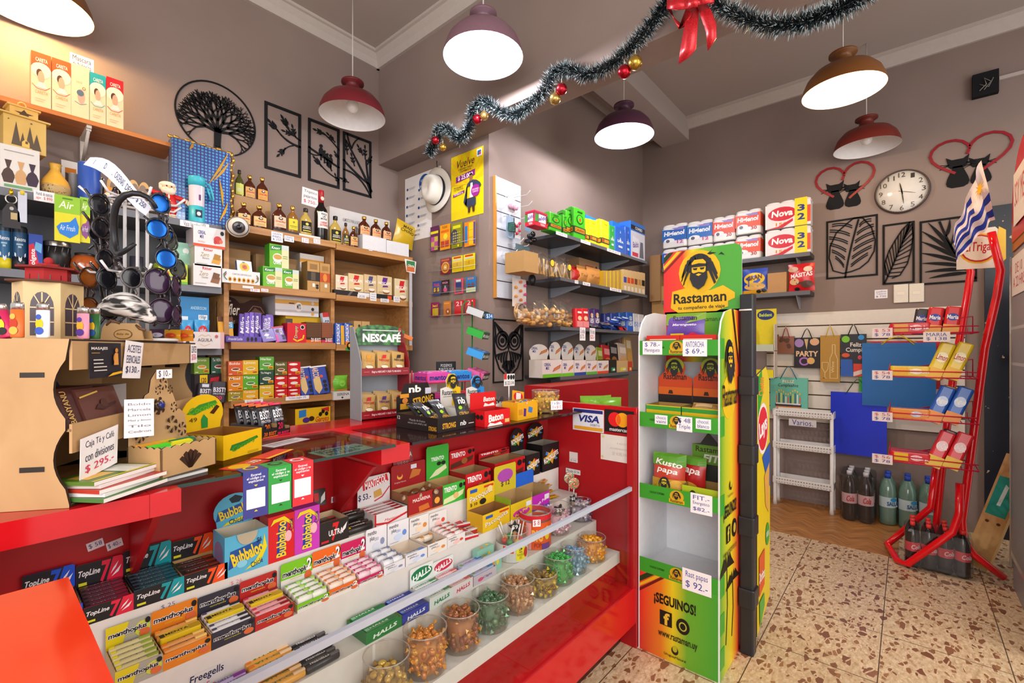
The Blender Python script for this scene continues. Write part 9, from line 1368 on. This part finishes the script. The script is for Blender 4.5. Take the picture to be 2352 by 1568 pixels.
carton('cardboard_box','cardboard box between two snack bags on clock wall','box',X_,1763,1806,626,1.577,.12,'b88c5e',k='m'); bar_=carton('biscuit_pack','narrow blue biscuit pack at edge of snack stand header','biscuit pack',X_,1690,1704,637,1.577,.05,'2a6ac8',[('t','Obsy',.2,.2,.8,.8,'e8f0f8',2,0,90)]); carton('cardboard_box','cardboard box in corner on lower shelf left of stand header','box',X_,1492,1516,586,1.577,.12,'9a7650',k='m'); carton('cardboard_box','second cardboard box low in the corner behind stand','box',('X',3.95),1497,1530,658,1.3,.12,'a8804e',k='m'); put(M().box(0,0,0,.5,.15,.02,DG),'corner_shelf','small dark shelf in corner under the low cardboard box','shelf',(3.945,1.75,1.279),-90)
# slatwall and gift bags
SLW=C('ddd3c6','p'); a=Vector((XB-.02,.845,.607)); m=M()
for i in range(8): m.box(0,0,.103*i+.006,1.12,.016,.103*i+.1,SLW)
o=put(None,'slatwall','long cream slatwall panel carrying gift bags','display panel',a,-90); sub(m,'slats',o); sub(M().box(0,.012,0,1.12,.019,.82,C('5a4434','m')),'groove_back',o)
def gbag(lb,u0,u1,v0_,v1_,x,col,sp,hc='2a2626',hh=.07,d=.03):
 a=P(u0,v0_,X=x);b=P(u1,v1_,X=x); w=a.y-b.y; um=(u0+u1)/2; z0=P(um,v1_,X=x).z; h=P(um,v0_,X=x).z-z0; o=put(None,'gift_bag',lb,'gift bag',(x,a.y,z0),-90,group='bags on the slatwall'); m=M().box(0,0,0,w,d,h,C(col) if isinstance(col,str) else col); m.face('F',sp,w,d,h); sub(m,'bag',o); m=M()
 for y in (.001,): m.tube([(w*.28,y,h-.012),(w*.42,y+.004,h+hh*.7),(w*.5,y+.008,h+hh),(w*.58,y+.004,h+hh*.7),(w*.72,y,h-.012)],.0035,C(hc),6)
 sub(m,'handle',o); sub(M().tube([(w*.5,d+.005,h+hh-.004),(w*.5,.008,h+hh-.004),(w*.5,-.0,h+hh+.004)],.002,C('d8d8d8'),6),'hook',o)
FL=[('e',.2+.6*R.random(),.1+.8*R.random(),.12,.1,'5a3a2a') for i in range(7)]
gbag('small dark plaid gift bag at left end of slatwall',1770,1787,768,800,4.04,'5a4034',[('r',0,.3,1,.45,'8a6a54'),('r',.2,0,.4,1,'8a6a54')]); gbag('small brown floral gift bag with pink handle',1786,1824,772,812,4.035,'8a5a44',FL,'a83a4a'); gbag('black party gift bag with balloons',1824,1883,775,845,4.03,'232024',[('t','PARTY',.08,.38,.94,.56,'e0b890',3),('e',.2,.82,.18,.14,'9a7ab0'),('e',.8,.86,.18,.12,'d8a880'),('e',.4,.22,.2,.14,'a86ab8'),('e',.4,.22,.13,.09,'232024'),('e',.66,.24,.15,.11,'d8a860'),('p',[(.4,.95),(.5,.6),(.56,.95)],'c8a878')]); gbag('tall gold wine gift bag with bottle outline',1884,1929,770,877,4.03,'b08434',[('l',[(.62,.8),(.62,.62),(.5,.5),(.5,.08),(.88,.08),(.88,.5),(.76,.62),(.76,.8),(.62,.8)],.0015,'e0cfa0'),('l',[(.1,.42),(.1,.3),(.24,.2),(.24,.08),(.14,.08),(.34,.08)],.0015,'e0cfa0'),('l',[(.1,.42),(.42,.42),(.4,.28),(.26,.2)],.0015,'e0cfa0'),('t','Wine',.56,.2,.72,.44,'e0cfa0',0,0,90)],'d8b030'); gbag('black birthday gift bag with colourful presents',1931,1990,767,864,4.03,'26262a',[('t','Feliz\nCumple',.2,.55,.98,.8,'e0d8d0',2),('p',[(0,.0),(.5,.0),(.45,.4),(0,.4)],'2a5ab0'),('p',[(.5,0),(1,0),(1,.3),(.5,.3)],'d8402a'),('p',[(.5,.1),(1,.2),(1,.1),(.5,0)],'e0d0c0'),('e',.2,.5,.16,.05,'d8502a'),('e',.2,.88,.16,.08,'7ac02a'),('e',.8,.92,.12,.06,'2a8ad0'),('e',.75,.45,.08,.05,'d83a4a')])
gbag('teal birthday gift bag with cake and candles',1769,1855,867,944,4.03,'6ab8a4',[('t','FELIZ',.34,.84,.66,.93,'e0d8c0',2),('t','Cumpleaños',.22,.7,.76,.82,'2a3430',1,.2),('p',[(.14,.0),(.84,.0),(.82,.14),(.16,.14)],'d8843a'),('r',.14,.14,.84,.22,'3a3a40'),('r',.16,.2,.82,.24,'e8e4e0')]+[('r',.17+.062*i,.24,.2+.062*i,.48+.06*sin(i),('d86a4a','3a4a5a','e0d83a','4a5a6a','e8e4e0')[i%5]) for i in range(11)]+[('e',.185+.062*i,.56+.06*sin(i),.018,.03,'e8b83a') for i in range(11)],'2a7a9a',.09)
gbag('red tote bag behind the blue one',1975,2160,783,890,4.052,'c8202a',[],'d8c01e',.03,.02); gbag('lime green tote bag behind blue one',1973,1998,786,900,4.036,'3aa83a',[],'3aa83a',.02,.012); gbag('large plain blue tote bag with yellow handles',1980,2150,787,935,3.985,'1f66ac',[('l',[(0,.92),(1,.92)],.001,'1a5a9a')],'e0c01e',.06,.044); gbag('shiny royal blue gift bag hanging lowest',1908,2037,902,1046,4.0,nodemat('blue_foil',lambda nt,b,N,L:(b.inputs['Base Color'].__setattr__('default_value',(*rgb('1f34c8'),1)),b.inputs['Roughness'].__setattr__('default_value',.3),b.inputs['Metallic'].__setattr__('default_value',.4))),[],'3a5a3a',.1)
p=P(2009,682,X=XB); price('white handwritten price card below leaf panels',(XB-.002,P(2009,682,X=XB).y,P(2024,685,X=XB).z),[('cuadros',None),('Tripticos',None),('$ 730',None)],.07,.06,-90)
o=put(None,'gum_display','small white gum display with yellow card behind snack rack post','display stand',(3.85,.9,.94),-90); sub(M().box(0,.0,0,.004,.1,.4,SLW).box(.15,0,0,.154,.1,.4,SLW).box(0,0,0,.154,.1,.004,SLW).box(0,0,.2,.154,.1,.204,SLW),'frame',o); sub(M().box(.004,.09,.2,.15,.094,.52,C('dcc81e')).dec([('e',.5,.86,.4,.12,'22306a'),('t','Beldent',.2,.82,.8,.9,'c8d83a',2)],(.004,.0898,.2),(.146,0,0),(0,0,.32),(0,-1,0)),'back_card',o); sub(M().box(.01,.01,.005,.145,.08,.06,C('e0d01e')),'gum_row',o); sub(M().box(.01,.01,.205,.145,.08,.25,C('b8c0a8')),'gum_row',o)
# white plastic rack
PW=C('e6e2de','p'); o=put(None,'storage_rack','white plastic three tier rack with perforated trays against slatwall','rack',(3.89,.765,0),-90); w=.375; d=.14
for x in (.012,w-.012):
 for y in (.012,d-.012): sub(M().lathe([(.016,0),(.012,.04),(.011,.7)],PW,12,x,y),'leg',o)
for z in (.19,.45,.69):
 m=M();
 for y0,y1 in ((0,.004),(d-.004,d)): m.box(.01,y0,z-.025,w-.01,y1,z+.022,PW)
 for x in (.0,w-.004): m.box(x,0,z-.025,x+.004,d,z+.022,PW)
 for i in range(14): m.box(.02+.0255*i,0,z-.026,.03+.0255*i,d,z-.022,PW)
 for j in range(4): m.box(.01,.02+.033*j,z-.027,w-.01,.03+.033*j,z-.022,PW)
 m.face('F',[('r',.06+.046*i,.58,.085+.046*i,.74,'8a8680') for i in range(20)]+[('r',.06+.046*i,.2,.085+.046*i,.34,'a8a49e') for i in range(20)],w,d,.047,0,0,z-.025); sub(m,'tray',o)
price('clear label sleeve on top tray of white rack',(3.885,.66,.6),[('Varios.',None)],.17,.05,-90,col='c8c4c4')
# drinks on the floor
def bottle(nm,lb,loc,r,h,body,cap,band,sp,grp,fill=None):
 pr=[(r*.8,0),(r,h*.04),(r*.96,h*.2),(r,h*.34),(r*.97,h*.55),(r,h*.66),(r*.82,h*.78),(r*.4,h*.9),(r*.3,h*.92)]; key=nm+grp
 if key not in _mc: _mc[key]=(M().lathe(pr,body,16).mesh(nm),M().lathe([(r*.36,h*.92),(r*.36,h*.995),(r*.3,h),(1e-4,h)],C(cap),12).mesh('cap'),M().lathe([(r*1.012,h*.36),(r*1.012,h*.56)],C(band),16,cap=False).dec(sp,(-r,-r*1.02,h*.36),(2*r,0,0),(0,0,h*.2),(0,-1,0),bend=lambda a,b:-r*(1-sqrt(max(0,1-(1.6*(a-.5))**2)))).mesh('label'))
 a,b,c=_mc[key]; o=put(a,'bottle',lb,'bottle',loc,-60,grp); put(b,'cap',parent=o); put(c,'label',parent=o)
COLA=C('1c1210','g'); WAT=clear('water_bottle','a8cfc0',.4,.06,.35)
for i in range(6): bottle('cola','large cola bottle in shrink wrapped six pack, %s row '%('front','middle','back')[i//2]+('left','right')[i%2],(3.872+.089*(i//2),.3-.089*(i%2),.003),.043,.33,COLA,'d0d0d4','d8b0b0',[('t','Cola',.1,.2,.6,.8,'c81f2a',2,.3)],'large cola bottles'); bottle('water','big clear water bottle with blue cap, %s'%('front row ' if i<3 else 'back row ')+('left','middle','right')[i%3],(3.93+.1*(i//3),.1-.1*(i%3),.003),.046,.33,WAT,'2a4ab8','b8ccd0',[('p',[(.1,.1),(.9,.1),(.7,.9),(.3,.8)],'e8eaec'),('t','SALUS',.2,.2,.95,.6,'2a5a8a',3),('e',.6,.8,.2,.2,'2a8ac0')],'water bottles by wall')
for i in range(12): bottle('smallcola','small cola bottle with red cap and label in twelve pack, row %d place %d'%(i//4+1,i%4+1),(3.265+.062*(i//4),-.02-.064*(i%4),.003),.031,.232,COLA,'e03a34','d8404a',[('t','Cola',.15,.25,.85,.75,'f0d8d8',2,.2)],'small cola bottles')
SHW=clear('shrink_wrap','f0f0f2',.25,.12,.01)
put(M().rbox(-.052,-.148,0,.228,.04,.315,.03,SHW),'shrink_wrap','clear shrink wrap around large cola six pack','wrap',(3.866,.31,.001)); put(M().rbox(-.035,-.23,0,.165,.035,.2,.03,SHW),'shrink_wrap','clear shrink wrap around small cola twelve pack','wrap',(3.265,-.02,.001))
# red biscuit rack
RR=C('e0141c','g'); o=put(None,'biscuit_rack','red tubular steel biscuit rack with four wire tiers','display rack',(3.3,-.1,0)); Q=lambda u,v,x: P(u,v,X=x)-Vector((3.3,-.1,0))
sub(M().tube([Q(*q) for q in ((2277,533,3.36),(2286,570,3.36),(2299,622,3.36),(2290,680,3.35),(2262,800,3.33),(2210,1195,3.3),(2213,1238,3.28),(2235,1272,3.27))]+[Vector((-.0,-.26,.03))],.017,RR,12),'upright',o); sub(M().tube([Q(*q) for q in ((2212,560,3.6),(2222,590,3.6),(2230,625,3.6),(2218,700,3.58),(2190,860,3.52),(2165,1060,3.5),(2150,1210,3.48))]+[Vector((.17,.0,.02))],.017,RR,12),'upright',o)
sub(M().tube([Q(2150,1075,3.47),Q(2138,1165,3.47),Vector((.16,.13,.1)),Vector((.155,.19,.022)),Vector((-.07,.14,.02)),Vector((-.1,.1,.025)),Q(2188,1222,3.22),Q(2203,1180,3.24),Q(2205,1110,3.25)],.017,RR,12),'base_loop',o)
TZ_=(1.235,1.01,.79,.565); WR=C('c8143a','p')
for z in TZ_:
 m=M(); x0,x1,y0,y1=-.15,.12,.175,-.16
 m.tube([(x0,y0,z),(x0,y1,z),(x1,y1,z),(x1,y0,z)],.0035,WR,6,True).tube([(x0,y0,z+.03),(x0,y1,z+.03)],.003,WR,6).tube([(x0,y0,z),(x0,y0,z+.03),(x1,y1-.0,z+.09),(x1,y1,z)],.003,WR,6).tube([(x0,y0,z+.03),(x1,y0,z+.06)],.003,WR,6)
 for i in range(9): m.tube([(x0,y0-.037*(i+.5),z),(x1,y0-.037*(i+.5),z),(x1,y0-.037*(i+.5),z+.03)],.0018,WR,5)
 sub(m,'wire_tier',o)
m=M(); m.prism([(-.09,-.1),(.09,-.1),(.1,.06),(.06,.11),(-.09,.1)],0,.004,C('e6dccb')); m.dec([('e',.45,.5,.42,.38,'e0b01e'),('e',.45,.5,.38,.34,'b8242a'),('e',.45,.5,.34,.3,'e8dcc8'),('t','ElTrigal',.16,.36,.74,.66,'b81f2a',1,.1),('p',[(.85,.05),(1,.2),(1,.9),(.86,1),(.8,.6)],'e8b81e')],(-.09,0,-.1),(.19,0,0),(0,0,.21),(0,-1,0)); q=P(2250,572,X=3.4); sub(m,'sign',o,loc=q-Vector((3.3,-.1,0)),rot=(0,0,rd(-75)))
for i,(z,c1,c2,tx,nms) in enumerate(((TZ_[0],'c81a1e','d89a3a','Maria','red'),(TZ_[1],'e0c01e','e8b01e','Limon','yellow'),(TZ_[2],'1f56b0','e08a2a','Agua','blue'),(TZ_[3],'d0202a','e0b81e','Cri-Crac','red and yellow'))):
 for j in range(2):
  m=M().rbox(0,0,0,.16,.055,.05,.012,C((c1,c1,('e08a2a'),c1)[i] if j==0 else c1,'c')); m.face('F',[('r',.1,.1,.45,.9,c2),('e',.65,.5,.14,.3,hexmix(c1,'ffffff',.7)),('t',tx,.5,.3,.95,.7,'f2ece4',2)],.16,.055,.05,lay=3); put(m,'biscuit_pack',nms+' biscuit pack lying in %s tier, '%('top','second','third','lowest')[i]+('front' if j==0 else 'behind'),'biscuit pack',(3.155+.06*j,.07,z+.004),-90,'lying '+nms+' biscuit packs')
 for j in range(3 if i else 4):
  x=3.155+.02*(j//2); m=M().rbox(0,0,0,.06,.05,.19 if i else .13,.012,C(c1 if j<2 else ('2a2022','b8b0b8','b87a3a','5a2a34')[i],'c')); hh=.19 if i else .13; m.face('F',[('r',0,0,1,.3,c2),('e',.5,.6,.36,.14,hexmix(c1,'ffffff',.75) if i else '2a3a9a'),('t',tx,.15,.52,.85,.68,'b81f24' if i==1 else 'f0ece8',2)],.06,.05,hh,lay=3); put(m,'biscuit_pack','%s biscuit pack standing tilted in %s tier, %s from the right'%(nms if j<2 else ('black','grey','brown','maroon')[i],('top','second','third','lowest')[i],ORD[j]),'biscuit pack',(x+.05*(j//2),-.19+.065*(j%2)+.06*(1)+.05*(j//2),z+.006),rot=(rd(-8),rd(20 if i else 8),rd(-90)),group='tilted biscuit packs')
 price('row of pink price tags at left end of %s tier'%('top','second','third','lowest')[i],(3.146,.145,z-.02),[('$ 5%d'%(i+3),'b83a4a'),('$ 78',None)],.085,.05,-90,col='e6d2cc');
price('white price card under top tier of biscuit rack',(3.146,-.06,TZ_[0]-.045),[('MARIA',None),('$ 138',None)],.1,.05,-90,col='e8d8d0')
# national flag on the rack
m=M(); nx,nz=24,16; A_,B_,C_,D_=[P(*q,X=3.22) for q in ((2254,368),(2291,482),(2196,592),(2184,560))]; A_,B_,C_,D_=P(2254,368,X=3.22),P(2290,498,X=3.2),P(2194,602,X=3.2),P(2186,545,X=3.22); B_=P(2287,500,X=3.2)
def fp(a,b): q=A_.lerp(D_,a).lerp(B_.lerp(C_,a),b); return q+Vector((.012*sin(a*21+b*2)+.008*sin(b*9),.006*sin(a*17),.006*sin(a*24+b*5)))
for c in (0,1):
 pass
vs=[fp(i/nx,j/nz) for i in range(nx+1) for j in range(nz+1)]; ids=lambda i,j:i*(nz+1)+j; fw,fb=[],[]
for i in range(nx):
 for j in range(nz): (fb if ((j*9//nz)%2==1 and (i>8 or j>=9)) else fw).append((ids(i,j),ids(i+1,j),ids(i+1,j+1),ids(i,j+1)))
m.add(vs,fw,C('e2d6d2','m'),True).add(vs,fb,C('2a3c9c','m'),True); cN=fp(.2,.28);
for k in range(12):
 a=2*PI*k/12; u_=(fp(.35,.28)-cN)*.8; v_=(fp(.2,.5)-cN)*.8; e=Vector((-.014,0,0)); m.add([cN+e+u_*cos(a)+v_*sin(a),cN+e+u_*.3*cos(a+.3)+v_*.3*sin(a+.3),cN+e+u_*.3*cos(a-.3)+v_*.3*sin(a-.3)],[(0,1,2)],C('c8921e','m'))
m.add([cN+Vector((-.015,0,0))+u_*.42*cos(2*PI*i/12)+v_*.42*sin(2*PI*i/12) for i in range(12)],[tuple(range(12))],C('d8a42a','m')); put(m,'flag','white flag with blue stripes and golden sun over biscuit rack','flag')
# fridge at the right edge and the plank
FG=C('8c8b8d','p'); o=put(None,'display_fridge','grey display fridge with red rounded header cut off at right edge','fridge',(2.55,-.39,0)); sub(M().box(0,-.6,.0,.74,0,1.62,FG),'body',o); m=M().box(.0,.0005,.16,.72,.012,1.55,C('a3a5a6','g')); m.face('K',[('r',.04,.02,.98,.98,'7d8285'),('r',.04,.66,.98,.67,'a8aaac'),('r',.04,.78,.98,.79,'a8aaac')],.72,.012,1.39,0,.0,.16); sub(m,'door',o); sub(M().tube([(.73,.008,.1),(.73,.008,1.6)],.006,C('c8c8c4','p'),8),'door_seal',o)
hp=[(.05,1.66),(.7,1.66)]+[(.7-.32*(1-cos(a)),1.78+.3*sin(a)) for a in [PI/2*i/8 for i in range(9)]]+[(.05,2.08)]; m=M().prism(hp,-.02,.01,C('b81f2e'),C('d8a83a')); sub(m,'header',o); sub(M().box(.0,-.02,1.6205,.72,.006,1.659,C('a8622a')),'header_base',o)
for i,(x,z,w_,h,t) in enumerate(((.3,1.72,.3,.24,'SOY MEJ'),(.3,1.4,.34,.18,'DE 10\nA 22 HRS'))): m=M().box(0,0,0,w_,.001,h,C('e4d8d0','m')); m.face('K',[('t',t,.1,.2,.9,.8,'c83a4a',0)],w_,.001,h); put(m,'paper_notice',('crinkled white paper taped on red fridge header','white handwritten paper taped on fridge door')[i],'notice',(2.55+x,-.375,z))
m=M().box(-.055,-.01,0,.055,.01,.62,wood('plank','c89a5c','d8ac6c',(14,14,1.4))); m.face('K',[('r',.1,.46,.9,.8,'1f9a86'),('p',[(.4,.55),(.55,.55),(.6,.72),(.45,.74)],'d8e8e0'),('e',.3,.4,.08,.012,'5a3a1a'),('e',.75,.4,.08,.012,'5a3a1a'),('e',.5,.95,.08,.012,'5a3a1a')],.11,.02,.62,-.055,-.01); put(m,'wooden_plank','pale wooden plank with teal sticker leaning on fridge','plank',(3.43,-.27,.012),rot=(rd(20),rd(-6),rd(52)))
